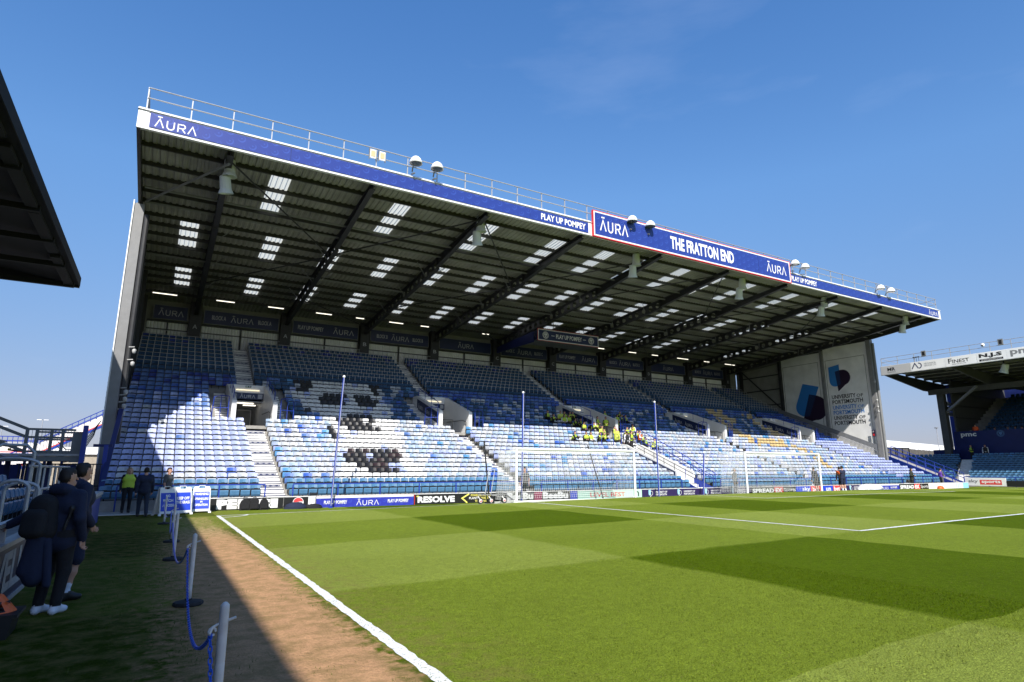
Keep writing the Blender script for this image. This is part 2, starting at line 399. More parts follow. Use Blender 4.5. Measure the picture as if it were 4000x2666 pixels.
    p1 = N('ShaderNodeMath'); p1.operation = 'MULTIPLY'; L(r1.outputs[0], p1.inputs[0]); L(r1b.outputs[0], p1.inputs[1])
    p2 = N('ShaderNodeMath'); p2.operation = 'MULTIPLY'; L(p1.outputs[0], p2.inputs[0]); L(ry.outputs[0], p2.inputs[1])
    p3 = N('ShaderNodeMath'); p3.operation = 'MULTIPLY'; L(p2.outputs[0], p3.inputs[0]); L(ry2.outputs[0], p3.inputs[1])
    nn = N('ShaderNodeMath'); nn.operation = 'SUBTRACT'; L(noise(7, 8), nn.inputs[0]); nn.inputs[1].default_value = .5
    n2 = N('ShaderNodeMath'); n2.operation = 'MULTIPLY_ADD'; L(nn.outputs[0], n2.inputs[0]); n2.inputs[1].default_value = 1.5; L(p3.outputs[0], n2.inputs[2])
    dm = N('ShaderNodeMapRange'); dm.inputs[1].default_value = .40; dm.inputs[2].default_value = .72; L(n2.outputs[0], dm.inputs[0])
    soil = N('ShaderNodeMix'); soil.data_type = 'RGBA'; soil.inputs[6].default_value = (0.56, 0.325, 0.170, 1); soil.inputs[7].default_value = (0.50, 0.365, 0.180, 1); 
    ry3 = N('ShaderNodeMapRange'); ry3.inputs[1].default_value = -9; ry3.inputs[2].default_value = -5; L(sep.outputs['Y'], ry3.inputs[0]); L(ry3.outputs[0], soil.inputs[0])
    sc = mul(soil.outputs[2], noise(30, 6), .78, 1.2)
    sc = mul(sc, noise(2.2, 4), .92, 1.08)
    fin = N('ShaderNodeMix'); fin.data_type = 'RGBA'; L(dm.outputs[0], fin.inputs[0]); L(ym.outputs[2], fin.inputs[6]); L(sc, fin.inputs[7])
    # the near stand's shade painted into the turf, darker towards the walkway
    shade_r = N('ShaderNodeMapRange'); shade_r.inputs[1].default_value = -2.3; shade_r.inputs[2].default_value = -1.2; shade_r.inputs[3].default_value = .45; shade_r.inputs[4].default_value = 1; L(sep.outputs['X'], shade_r.inputs[0])
    shade_mx = N('ShaderNodeMix'); shade_mx.data_type = 'RGBA'; shade_mx.blend_type = 'MULTIPLY'; shade_mx.inputs[0].default_value = 1; L(fin.outputs[2], shade_mx.inputs[6]); L(shade_r.outputs[0], shade_mx.inputs[7]); fin = shade_mx
    # thin turf beside the line
    th = N('ShaderNodeMapRange'); th.inputs[1].default_value = 0.1; th.inputs[2].default_value = 1.3; th.inputs[3].default_value = .55; th.inputs[4].default_value = 0; L(sep.outputs['X'], th.inputs[0])
    thn = N('ShaderNodeMath'); thn.operation = 'MULTIPLY'; L(th.outputs[0], thn.inputs[0])
    tr = N('ShaderNodeMapRange'); tr.inputs[1].default_value = .42; tr.inputs[2].default_value = .62; L(noise(4, 7), tr.inputs[0]); L(tr.outputs[0], thn.inputs[1])
    f2 = N('ShaderNodeMix'); f2.data_type = 'RGBA'; L(thn.outputs[0], f2.inputs[0]); L(fin.outputs[2], f2.inputs[6]); f2.inputs[7].default_value = (0.21, 0.16, 0.06, 1)
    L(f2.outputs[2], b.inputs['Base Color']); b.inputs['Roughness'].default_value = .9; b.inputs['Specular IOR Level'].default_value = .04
    bp = N('ShaderNodeBump'); bp.inputs['Strength'].default_value = .9; bp.inputs['Distance'].default_value = .03
    ad = N('ShaderNodeMath'); ad.operation = 'ADD'; L(noise(55, 5), ad.inputs[0]); L(noise(16, 4), ad.inputs[1])
    L(ad.outputs[0], bp.inputs['Height']); L(bp.outputs[0], b.inputs['Normal'])
    return m
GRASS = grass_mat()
def sheet(name, xs, ys, zf, m, kind='structure'):
    nx, ny = len(xs), len(ys)
    mb = MB(); mb.add([(x, y, zf(x, y)) for y in ys for x in xs], [(j * nx + i, j * nx + i + 1, (j + 1) * nx + i + 1, (j + 1) * nx + i) for j in range(ny - 1) for i in range(nx - 1)], m)
    o = mb.obj(name, smooth=True); o['kind'] = kind; return o
ASPH = mat('outer_ground', (0.11, 0.105, 0.10), 0.9, var=0.15, scale=0.5)
sheet('ground', [-600, -60, 0, 70, 140, 900], [-300, -60, 0, 60, 200, 900], lambda x, y: -0.12, ASPH)
xs = [-9, -5, -2.5, -1, 0] + [66.2 * i / 40 for i in range(1, 41)] + [68.5, 71, 75]
ys = [-100, -70, -50, -40, -32] + [-30 + i for i in range(0, 33)] + [3.6, 4.2, 4.9]
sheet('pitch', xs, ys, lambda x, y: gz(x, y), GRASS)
LINE = mat('pitch_line_paint', (0.74, 0.75, 0.74), 0.8, var=0.16, scale=14)
def line_mat():
    m, n, b = nodes_mat('worn_line_paint'); L = n.links.new; N = n.nodes.new
    geo = N('ShaderNodeNewGeometry'); t = N('ShaderNodeTexNoise'); t.inputs['Scale'].default_value = 38; t.inputs['Detail'].default_value = 6; L(geo.outputs['Position'], t.inputs['Vector'])
    r = N('ShaderNodeMapRange'); r.inputs[1].default_value = .30; r.inputs[2].default_value = .46; L(t.outputs['Fac'], r.inputs[0])
    x = N('ShaderNodeMix'); x.data_type = 'RGBA'; L(r.outputs[0], x.inputs[0]); x.inputs[6].default_value = (.30, .31, .20, 1); x.inputs[7].default_value = (.76, .77, .77, 1)
    L(x.outputs[2], b.inputs['Base Color']); b.inputs['Roughness'].default_value = .9
    bp = N('ShaderNodeBump'); bp.inputs['Strength'].default_value = .7; bp.inputs['Distance'].default_value = .02; L(t.outputs['Fac'], bp.inputs['Height']); L(bp.outputs[0], b.inputs['Normal'])
    return m
LINEW = line_mat()
def pline(name, pts, wd):
    """painted line on the crowned turf, 4 mm above it, with a slightly ragged edge"""
    mb = MB(); P = []
    for a, b in zip(pts[:-1], pts[1:]):
        n = max(2, int(math.hypot(b[0] - a[0], b[1] - a[1]) / .12)) 
        P += [(a[0] + (b[0] - a[0]) * i / n, a[1] + (b[1] - a[1]) * i / n) for i in range(n)]
    P.append(pts[-1]); vs = []
    for i, p in enumerate(P):
        q = P[min(i + 1, len(P) - 1)]; o = P[max(i - 1, 0)]; dx, dy = q[0] - o[0], q[1] - o[1]; l = math.hypot(dx, dy); nx, ny = -dy / l, dx / l
        for s in (1, -1):
            h = s * (wd / 2 + random.uniform(-.012, .012)); x, y = p[0] + nx * h, p[1] + ny * h
            vs.append((x, y, max(gz(x, y), gz(p[0], p[1])) + .006))
    mb.add(vs, [(2 * i, 2 * i + 1, 2 * i + 3, 2 * i + 2) for i in range(len(P) - 1)], LINEW)
    o = mb.obj(name); o['kind'] = 'structure'; return o
pline('touchline', [(.06, -40), (.06, .06)], .125)
pline('goal_line', [(.14, 0), (66, 0)], .12)
pline('penalty_area_line', [(12.94, -.07), (12.94, -16.5), (53.2, -16.5)], .12)
pline('goal_area_line', [(23.94, -.07), (23.94, -5.5), (42.3, -5.5), (42.3, -.07)], .12)
pline('corner_arc', [(.06 + math.cos(a) * 1, -math.sin(a) * 1) for a in np.linspace(.07, math.pi / 2 - .07, 12)], .11)
mb = MB(); mb.box((-9, 2.2, -.05), (XL + 3.4, 2.32, .02), WHITE); mb.box((-9, 2.32, -.05), (-.96, 4.7, .012), CONC); o = mb.obj('path'); o['kind'] = 'structure'

def blades(name, n, xr, yr, dens, hts, m, label, seed):
    rr = np.random.default_rng(seed); x = rr.uniform(*xr, n); y = rr.uniform(*yr, n); keep = rr.random(n) < dens(x, y); x, y = x[keep], y[keep]; k = len(x)
    a = rr.uniform(0, 6.283, k); h = rr.uniform(*hts, k); wd = rr.uniform(.002, .005, k); lx, ly = rr.normal(0, .5, k) * h, rr.normal(0, .5, k) * h
    z = np.array([gz(p, q) for p, q in zip(x, y)]) - .002; V = np.zeros((k, 3, 3))
    V[:, 0] = np.stack([x - np.cos(a) * wd, y - np.sin(a) * wd, z], 1); V[:, 1] = np.stack([x + np.cos(a) * wd, y + np.sin(a) * wd, z], 1); V[:, 2] = np.stack([x + lx, y + ly, z + h], 1)
    me = bpy.data.meshes.new(name); me.from_pydata(V.reshape(-1, 3).tolist(), [], np.arange(3 * k).reshape(-1, 3).tolist()); me.materials.append(m)
    o = bpy.data.objects.new(name, me); COL.objects.link(o); return tag(o, label, 'grass', kind='stuff')
BLADE = mat('grass_blade', (.135, .175, .032), .8, var=.35, scale=5, spec=.1); BLADED = mat('verge_grass_blade', (.085, .12, .02), .8, var=.4, scale=4, spec=.1)
wv = lambda x, y: np.sin(x * 3.1 + y * 1.7) * .25 + np.sin(x * 7.3 - y * 4.1) * .2 + np.sin(y * 9.7 + x * 2.2) * .15
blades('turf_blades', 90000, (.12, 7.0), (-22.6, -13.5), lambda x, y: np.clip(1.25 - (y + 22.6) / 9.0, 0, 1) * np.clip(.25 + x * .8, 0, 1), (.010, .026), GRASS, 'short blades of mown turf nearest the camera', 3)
blades('verge_tufts', 26000, (-2.6, .10), (-22.5, -2.0), lambda x, y: np.clip(wv(x, y) + np.where(x > -.30, .30 + x, -.22) + np.where(x < -1.5, .45, 0) + np.where(y > -8, .25, 0), 0, 1), (.012, .035), BLADED, 'ragged tufts of grass along the bare strip beside the touchline', 5)

# ================================================================== END STAND
stand = empty('grandstand', (XL, 4.8, 0), 'large covered all-seater end stand with a blue fascia along its roof edge, facing the goal', 'grandstand')
def sp(mb, name, parent=stand, kind=None, smooth=False):
    o = mb.obj(name, parent, smooth)
    if kind: o['kind'] = kind
    return o
# -- terrace steps
VW = 1.32
def in_vomit(k): return 15 <= k <= 22
for k in range(1, NROW + 1):
    yf = yrow(k) - .45; yb = yf + TREAD; z = ztread(k); rise = z - (ztread(k - 1) if k > 1 else -.15)
    cuts = [XL + .18]
    if in_vomit(k):
        for c in AIS: cuts += [c - VW, c + VW]
    cuts.append(XR - .02)
    mb = MB()
    for a, b in zip(cuts[0::2], cuts[1::2]): mb.box((a, yf, z - rise), (b, yb, z), CONC)
    sp(mb, 'terrace_step')
mb = MB(); mb.box((XL + .18, 4.5, -.12), (XR, 4.69, .42), CONC); sp(mb, 'front_wall')
# -- aisle steps (white nosings and treads), lower flights
def aisle_steps(c, k0, k1, w, m, each, name='aisle_step', dz=0.0):
    J = MB()
    for k in range(k0, k1 + 1):
        yf = yrow(k) - .45; z0 = ztread(k - 1) if k > 1 else -.1; z1 = ztread(k)
        for h in (0, 1):
            y0 = yf - TREAD / 2 * (1 - h) ; 
            if h == 0:
                a, b = (c - w, yf - TREAD * .5, z0 + .034), (c + w, yf - .003, (z0 + z1) / 2)
            else:
                a, b = (c - w, yf - .004, (z0 + z1) / 2 + .006), (c + w, yf + TREAD * .48, z1 + .03)
            mb = MB() if each else J
            mb.box(a, b, m)
            mb.box((c - w + .002, a[1] - .012, b[2] - .035), (c + w - .002, a[1] - .002, b[2] - .002), NAVYS)
            if h == 1 and k % 2 == 0 and each:
                zz = z1 - .10
                mb.box((c - w + .05, yf - .016, z1 - .125), (c + w - .05, yf - .006, z1 - .045), NAVYS)
                fr = face_y(0, yf - .018, 0)
                for q in range(4): mb.flat(aura(c - w + .12 + q * .29, z1 - .115, .17, .06), fr, LETW)
            if each: sp(mb, name)
    if not each: sp(J, 'aisle_stair', kind='stuff')
aisle_steps(AIS[0], 1, 14, .58, STEPW, True)
aisle_steps(AIS[1], 1, 14, .58, STEPW, True)
for c in AIS[3:]: aisle_steps(c, 1, 14, .58, STEPW, False)
aisle_steps(AIS[2], 11, 14, .58, STEPW, False)
for i, c in enumerate(AIS): aisle_steps(c, 23, NROW, .58, STEPW, i < 2)
for i, c in enumerate(AIS):
    for s in (-1, 1): aisle_steps(c + s * 1.72, 16, 22, .34, STEPW, False)
# -- way-in tunnels under the upper rows
ZV = ztread(15) + .05
def vomitory(c, i):
    for s in (-1, 1):
        x0 = c + s * 1.05; x1 = c + s * VW
        pr = [(14.75, 3.6), (14.75, 5.85), (15.0, 5.95), (19.3, 7.40), (20.2, 7.40), (20.2, 3.6)]
        mb = MB(); mb.prism(pr, abs(x1 - x0), lambda u, v, w: (min(x0, x1) + w, u, v), WHITE)
        o = sp(mb, 'tunnel_wall')
        if i >= 1 and s < 0:
            # navy band with the wordmark on the outer face of the wall
            b = MB(); fx = min(x0, x1) - .012
            b.prism([(15.0, 4.95), (15.0, 5.75), (19.2, 7.15), (19.2, 6.35)], .01, lambda u, v, w: (fx + w, u, v), NAVYS)
            for q in range(3):
                y0 = 18.9 - q * 1.35
                fr = lambda u, v, w=0.0: (fx - .004, y0 - u, (y0 - u - 15) * .333 + 5.12 + v)
                b.flat(aura(0, 0, .95, .34), fr, LETW)
            sp(b, 'wordmark_band', o)
        mb = MB(); y = 14.72; xx = c + s * 1.18
        h = MB()
        pts = [(c + s * 1.5, 14.62, 4.2), (c + s * 1.5, 14.62, 5.9), (c + s * 1.5, 14.66, 6.05), (c + s * 1.9, 14.9, 6.12), (c + s * 2.3, 14.95, 6.0), (c + s * 2.35, 14.95, 5.2), (c + s * 2.35, 14.95, 4.2)]
        h.tube(pts, .03, ROYALS, 6); h.tube([(c + s * 1.5, 14.62, 5.35), (c + s * 2.35, 14.95, 5.35)], .025, ROYALS, 5); h.tube([(c + s * 1.93, 14.8, 6.1), (c + s * 1.93, 14.8, 4.2)], .025, ROYALS, 5)
        sp(h, 'tunnel_handrail')
        h = MB(); h.tube([(c + s * 1.2, 15.3, 6.0), (c + s * 1.2, 15.3, 6.55), (c + s * 1.2, 19.2, 8.0), (c + s * 1.2, 19.2, 7.38)], .028, ROYALS, 5)
        for t in (.33, .66): h.tube([(c + s * 1.2, 15.3 + 3.9 * t, 6.0 + 1.42 * t), (c + s * 1.2, 15.3 + 3.9 * t, 6.55 + 1.45 * t)], .02, ROYALS, 5)
        sp(h, 'parapet_rail')
        h = MB(); h.tube([(c + s * .95, 15.0, 4.4), (c + s * .95, 15.0, 5.15), (c + s * .95, 15.6, 5.3), (c + s * .95, 18.5, 5.35)], .025, BLACK, 5); sp(h, 'tunnel_handrail')
    mb = MB(); mb.box((c - 1.048, 19.3, 6.86), (c + 1.048, 19.5, 7.40), WHITE); o = sp(mb, 'lintel')
    mb = MB(); mb.box((c - 1.045, 19.28, 6.42), (c + 1.045, 19.5, 6.852), NAVYS); fr = face_y(c, 19.27, 0)
    mb.flat(aura(-.45, 6.50, .95, .26), fr, LETW); cr, ci = crest(-.80, 6.64, .15); mb.flat(cr, fr, GALV); mb.flat(rect2(.68, 6.48, .98, 6.79), fr, GALV)
    sp(mb, 'wordmark_band', o)
    mb = MB(); mb.box((c - .16, 19.27, 7.22), (c + .20, 19.298, 7.34), GREENX); fr = face_y(c, 19.262, 0)
    mb.flat(rect2(-.12, 7.25, -.02, 7.31), fr, LETW); mb.flat(rect2(.06, 7.25, .15, 7.31), fr, LETW); sp(mb, 'exit_sign', o)
    mb = MB(); mb.tube([(c - .75, 19.24, 7.04), (c + .75, 19.24, 7.04)], .035, TUBEW, 6); sp(mb, 'lit_tube', o)
    mb = MB(); mb.box((c - VW, 14.72, ZV - .2), (c + VW, 28, ZV), CONC)
    mb.box((c - VW, 19.5, 6.27), (c + VW, 28, 6.31), WHITE)
    mb.box((c - 1.30, 20.22, ZV), (c - 1.05, 28, 6.27), CLAD); mb.box((c + 1.05, 20.22, ZV), (c + 1.3, 28, 6.27), CLAD)
    mb.box((c - 1.05, 25.5, ZV), (c + 1.05, 25.7, 6.27), CLAD)
    sp(mb, 'tunnel_passage')
    mb = MB(); mb.tube([(c - .9, 20.2, 6.22), (c + .55, 20.2, 6.22)], .04, TUBE, 6); sp(mb, 'lit_tube'); mb = MB(); mb.tube([(c + .0, 21.4, 6.2), (c + .85, 21.4, 6.2)], .04, TUBE, 6); sp(mb, 'lit_tube')
    mb = MB(); mb.tube([(c - 1.0, 14.9, ZV + .9), (c - .2, 14.9, ZV + .9)], .02, BLACK, 5); mb.tube([(c - .2, 14.9, ZV + .9), (c - .2, 14.9, ZV)], .02, BLACK, 5); sp(mb, 'tunnel_handrail')
for i, c in enumerate(AIS): vomitory(c, i)
# -- raised staircase in the middle of the stand
cs = 30.8
def wt(y): return 1.62 + (y - 6.5) * .385
for s in (-1, 1):
    x0 = cs + s * .80 - .09
    mb = MB(); mb.prism([(6.35, -.05), (6.35, wt(6.35)), (11.7, wt(11.7)), (12.3, wt(11.9)), (12.3, 1.5), (8, .2)], .18, lambda u, v, w: (x0 + w, u, v), WHITE)
    o = sp(mb, 'stair_wall')
    if s < 0:
        b = MB(); b.prism([(6.5, wt(6.5) - .42), (6.5, wt(6.5) - .07), (11.5, wt(11.5) - .17), (11.5, wt(11.5) - .52)], .01, lambda u, v, w: (x0 - .012 + w, u, v), NAVYS)
        for q in range(5):
            y0 = 11.3 - q * .98
            fr = lambda u, v, w=0.0: (x0 - .016, y0 - u, wt(y0 - u) - .37 - .02 * (y0 - u - 6.5) + v)
            b.flat(aura(0, 0, .62, .24), fr, LETW)
        sp(b, 'wordmark_band', o)
    h = MB()
    m_ = DARKS if s < 0 else ROYALS
    for dz in (.22, .48): h.tube([(x0 + .09, 4.6, wt(4.6) + dz - .10), (x0 + .09, 11.9, wt(11.9) + dz)], .022, m_, 5)
    for q in range(8):
        y = 4.6 + q * 1.02; h.tube([(x0 + .09, y, wt(y) - (.9 if q < 2 else .05)), (x0 + .09, y, wt(y) + .46)], .022, ROYALS if q < 2 else m_, 5)
    sp(h, 'stair_handrail')
    mb = MB(); mb.prism([(4.6, .0), (4.6, wt(4.6) - .42), (6.34, wt(6.34) - .42), (6.34, .0)], .04, lambda u, v, w: (x0 + .05 + w, u, v), ROYALS); sp(mb, 'stair_side_panel')
for q in range(15):
    y = 4.3 + q * .53; mb = MB(); mb.box((cs - .68, y, max(-.05, wt(y) - 1.1)), (cs + .68, y + .53, wt(y) - .72), STEPW); sp(mb, 'stair_step')
h = MB(); h.tube([(cs + .9, 12.3, 5.0), (cs + .9, 11.4, 4.6), (cs + .9, 4.5, 1.45), (cs + .9, 4.5, .1)], .028, ROYALS, 5); h.tube([(cs + .9, 11.4, 4.2), (cs + .9, 4.5, 1.0)], .022, ROYALS, 5)
for q in range(8):
    t = q / 7; h.tube([(cs + .9, 11.4 - 6.9 * t, 4.6 - 3.15 * t), (cs + .9, 11.4 - 6.9 * t, 3.7 - 3.15 * t)], .022, ROYALS, 5)
sp(h, 'stair_handrail')
h = MB()
for a, b in (((cs - .8, 12.3, 3.6), (cs - .8, 12.3, 4.7)), ((cs + .8, 12.3, 3.6), (cs + .8, 12.3, 5.0)), ((cs - .8, 12.3, 4.7), (cs + .8, 12.3, 4.7)), ((cs - .8, 12.3, 4.3), (cs + .8, 12.3, 4.3))): h.tube([a, b], .028, ROYALS, 5)
sp(h, 'landing_rail')
for dx in (1.7, 2.9):
    h = MB(); h.tube([(cs - dx, 12.2, 3.4), (cs - dx, 12.2, 4.5)], .028, ROYALS, 5); sp(h, 'rail_post')
# -- blue front rail
def front_rail(x0, x1):
    h = MB(); h.bar((x0, 4.25, 1.03), (x1, 4.25, 1.03), .05, .05, ROYALS)
    n = max(1, round((x1 - x0) / 2.0))
    for q in range(n + 1):
        x = x0 + (x1 - x0) * q / n; h.bar((x, 4.25, .02), (x, 4.25, 1.0), .055, .05, ROYALS, up=(0, 1, 0))
    sp(h, 'front_rail')
for a, b in ((-3.4, 2.25), (3.45, 15.85), (17.1, 28.2), (31.9, 43.3), (44.6, 57.1), (58.5, 63.9)): front_rail(a, b)
# -- side walls
mb = MB(); pr = [(10.62, -.1), (10.62, 15.75), (28.6, 14.5), (28.6, -.1)]
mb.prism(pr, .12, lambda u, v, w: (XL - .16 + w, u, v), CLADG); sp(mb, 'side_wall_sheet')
mb = MB(); mb.box((XL - .22, 10.2, -.1), (XL + .24, 10.62, 15.55), GREYF); sp(mb, 'front_column')
mb = MB(); mb.box((XL - .28, 10.14, -.1), (XL - .225, 10.7, 15.7), WHITE)
for q in range(60): mb.box((XL - .30, 10.3, .4 + q * .25), (XL - .281, 10.42, .46 + q * .25), GALV)
sp(mb, 'corner_flashing')
mb = MB(); mb.tube([(XL + .40, 10.32, -.1), (XL + .40, 10.32, 15.0)], .14, DARKS, 10); sp(mb, 'downpipe')
for y in (16.2, 21.8, 27.6):
    mb = MB(); mb.box((XL - .02, y, 0), (XL + .3, y + .3, 15.3), DARKS); sp(mb, 'side_column')
mb = MB(); mb.bar((XL + .45, 10.0, 4.6), (XL + .30, 4.6, .1), .20, .10, DBLUE); sp(mb, 'raking_brace')
X = XR
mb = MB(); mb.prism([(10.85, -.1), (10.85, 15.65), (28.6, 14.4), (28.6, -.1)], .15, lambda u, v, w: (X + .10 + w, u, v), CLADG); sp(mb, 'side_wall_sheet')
for (ya, yb) in ((10.92, 16.02), (16.42, 21.62)):
    mb = MB(); mb.box((X, ya, 2.0), (X + .095, yb, 15.62 - .07 * (ya - 10)), CLAD); o = sp(mb, 'wall_panel')
    mb = MB(); y0, y1 = ya + .35, yb - .15
    for a, b in (((X - .012, y0, 4), (X - .002, y0 + .05, 14.05)), ((X - .012, y1 - .05, 4), (X - .002, y1, 14.05)), ((X - .012, y0, 14.06), (X - .002, y1, 14.11))): mb.box(a, b, CLADG)
    sp(mb, 'panel_trim', o)
mb = MB(); n = 44
for q in range(n):
    y = 21.95 + q * (5.5 / n); mb.add([(X + .02, y, 5), (X + .07, y + .04, 5), (X + .07, y + .08, 5), (X + .02, y + .125, 5), (X + .02, y, 15), (X + .07, y + .04, 15), (X + .07, y + .08, 15), (X + .02, y + .125, 15)], [(0, 1, 5, 4), (1, 2, 6, 5), (2, 3, 7, 6)], CLADG)
sp(mb, 'corrugated_sheet')
mb = MB()
for z in (9.6, 11.5, 13.3): mb.box((X - .1, 21.95, z), (X + .0, 27.5, z + .12), DARKS)
mb.bar((X - .06, 22.2, 9.2), (X - .06, 27.4, 14.2), .12, .12, DARKS); sp(mb, 'wall_girt')
for y in (16.05, 21.68, 27.55):
    mb = MB(); mb.box((X - .22, y, 2), (X + .09, y + .32, 15.3), GREYF if y < 20 else DARKS); sp(mb, 'side_column')
mb = MB(); mb.box((X - .30, 10.35, -.1), (X + .22, 10.84, 15.6), GREYF); sp(mb, 'front_column')
mb = MB(); mb.tube([(X + .02, 10.22, -.1), (X + .02, 10.22, 15.2)], .13, GREYS, 10); sp(mb, 'downpipe')
# stepped barrier along the right wall
mb = MB(); ya, yb = 10.8, 24.5
def bz(y): return 4.30 + (y - 10.84) * .419
n = 100
for q in range(n):
    y = ya + (yb - ya) * q / n; zb_ = ztread(max(1, krow(y) )) - .1
    mb.box((X - .64, y, zb_), (X - .62, y + .05, bz(y) - .45), GREYS)
o_ = sp(mb, 'barrier_bars', kind='stuff')
mb = MB(); mb.prism([(ya, bz(ya) - .5), (ya, bz(ya)), (yb, bz(yb)), (yb, bz(yb) - .5)], .03, lambda u, v, w: (X - .66 + w, u, v), GREYS)
mb.bar((X - .70, ya, bz(ya) - .62), (X - .70, yb, bz(yb) - .62), .05, .05, GALV); sp(mb, 'barrier_panel')
# -- back wall
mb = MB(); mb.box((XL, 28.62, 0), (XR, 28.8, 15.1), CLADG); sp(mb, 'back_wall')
for i in range(11):
    x = -0.6 + 6.93 * i - (0 if i < 10 else 3.2)
    if i < 10:
        mb = MB(); mb.box((x - .42, 27.9, 10), (x + .42, 28.7, 15), DARKS); o = sp(mb, 'back_column')
for i in range(10):
    x0 = (XL + .4) if i == 0 else RAF[i - 1] + .5; x1 = RAF[i] - .5
    mid = (x0 + x1) / 2; sp_ = [(x0, mid - .06), (mid + .06, x1)] if i else [(x0, x1)]
    for a, b in sp_:
        mb = MB(); n = max(4, int((b - a) / .22)); 
        for q in range(n):
            xa = a + (b - a) * q / n; st = (b - a) / n
            mb.add([(xa, 28.62, 11.2), (xa + st * .3, 28.56, 11.2), (xa + st * .7, 28.56, 11.2), (xa + st, 28.62, 11.2), (xa, 28.62, 13.2), (xa + st * .3, 28.56, 13.2), (xa + st * .7, 28.56, 13.2), (xa + st, 28.62, 13.2)], [(0, 1, 5, 4), (1, 2, 6, 5), (2, 3, 7, 6)], CLAD)
        sp(mb, 'cladding_panel')
    mb = MB(); mb.box((x0, 28.3, 13.16), (x1, 28.5, 13.26), DARKS); mb.box((x0, 28.5, 12.55), (x1, 28.55, 12.62), DARKS); mb.box((mid - .05, 28.45, 11.2), (mid + .05, 28.55, 13.16), DARKS); sp(mb, 'window_rail')
# -- roof: corrugated liner sheets between purlins, purlins, rooflights
PUR = [3.62, 5.35, 7.1, 8.43, 9.93, 11.2, 12.75, 13.95, 15.38, 16.9, 18.6, 20.2, 21.5, 22.9, 24.3, 26.2, 28.7]
SKX = {}
for j in (1, 2, 3): SKX[j] = [2.0, 8.7, 14.6, 19.8, 24.0, 27.8, 31.5, 35.4, 39.1, 44.8, 50.6, 57.1]
for j in (6, 7, 8): SKX[j] = [-1.9, 2.9, 6.8, 10.7, 14.6, 18.5, 22.4, 26.2, 30.0, 33.9, 37.8, 41.7, 45.6, 50.5, 57.0]
for j in (11, 12, 13): SKX[j] = [-1.9, 2.9, 6.8, 10.7, 14.7, 18.5, 22.4, 26.2, 30.0, 33.9, 37.8, 41.7, 45.6, 50.5, 57.0]
def corr(mb, xa, xb, y0, y1, m, pitch=.32, dz=.045):
    n = max(1, int(round((xb - xa) / pitch))); st = (xb - xa) / n; vs = []; fs = []
    prof = [(0, 0), (.3, 0), (.42, -dz), (.88, -dz), (1, 0)]
    P = [(xa + (q + a) * st, h) for q in range(n) for a, h in prof[:-1]] + [(xb, 0)]
    for x, h in P: vs += [(x, y0, zroof(y0) + h), (x, y1, zroof(y1) + h)]
    fs = [(2 * i, 2 * i + 1, 2 * i + 3, 2 * i + 2) for i in range(len(P) - 1)]
    mb.add(vs, fs, m)
SW = .50
for j in range(len(PUR) - 1):
    y0, y1 = PUR[j], PUR[j + 1]; mb = MB(); xa = XL + .05
    for x in SKX.get(j, []):
        corr(mb, xa, x - SW, y0, y1, SHEET); xa = x + SW
        p = MB(); corr(p, x - SW, x + SW, y0, y1, SKYL, pitch=.25); sp(p, 'rooflight')
    corr(mb, xa, XR + .1, y0, y1, SHEET); sp(mb, 'roof_sheet')
for j, y in enumerate(PUR[:-1]):
    mb = MB(); z = zroof(y); mb.box((XL + .05, y - .03, z - .23), (XR + .1, y + .03, z - .05), PURL); mb.box((XL + .05, y - .05, z - .049), (XR + .1, y + .05, z + .06), PURL); mb.box((XL + .05, y + .031, z - .23), (XR + .1, y + .07, z - .21), PURL); sp(mb, 'purlin')
for q, y in enumerate((9.0, 10.7, 18.0)):
    mb = MB(); mb.tube([(XL + .2, y, zroof(y) - .45), (XR, y, zroof(y) - .45)], .06, GREYS, 6); sp(mb, 'roof_conduit')
# -- rafters
for i, x in enumerate(RAF):
    yk = 11.2; zt = lambda y: zroof(y) - .32
    mb = MB()
    tip, kz, bz2 = 16.35, zroof(yk) - .32 - .62, zroof(28) - .32 - .78
    mb.prism([(3.9, zt(3.9)), (yk, zt(yk)), (yk, kz), (3.9, tip)], .02, lambda u, v, w: (x - .01 + w, u, v), DARKS)
    mb.bar((x, 3.9, zt(3.9)), (x, 28, zt(28)), .30, .035, DARKS); mb.bar((x, 3.9, tip), (x, yk, kz), .30, .035, DARKS)
    mb.bar((x, yk, kz - .12), (x, 28, bz2), .30, .04, DARKS)
    mb.bar((x, yk, kz - .14), (x, yk, zt(yk)), .24, .05, DARKS, up=(0, 1, 0))
    n = 19; st = (28 - yk) / n
    for q in range(n):
        ya = yk + q * st; yb = ya + st; zb0 = (kz - .12) + (bz2 - kz + .12) * q / n; zb1 = (kz - .12) + (bz2 - kz + .12) * (q + 1) / n
        zm = ((zt(ya) + zt(yb)) / 2 + (zb0 + zb1) / 2) / 2; ym = (ya + yb) / 2; r = .245
        per = [(yb, zm), (yb, zt(yb) * .5 + zm * .5), (yb, zt(yb)), (ym + st * .25, zt(ym)), (ym, zt(ym)), (ym - st * .25, zt(ym)), (ya, zt(ya)), (ya, zt(ya) * .5 + zm * .5), (ya, zm), (ya, zb0 * .5 + zm * .5), (ya, zb0), (ym - st * .25, (zb0 + zb1) / 2), (ym, (zb0 + zb1) / 2), (ym + st * .25, (zb0 + zb1) / 2), (yb, zb1), (yb, zb1 * .5 + zm * .5)]
        cir = [(ym + r * math.cos(math.atan2(pz - zm, py - ym)), zm + r * math.sin(math.atan2(pz - zm, py - ym))) for py, pz in per]
        for sx in (-.01, .01):
            mb.add([(x + sx, a, b) for a, b in per] + [(x + sx, a, b) for a, b in cir], [(q2, (q2 + 1) % 16, 16 + (q2 + 1) % 16, 16 + q2) for q2 in range(16)], DARKS)
    sp(mb, 'rafter')
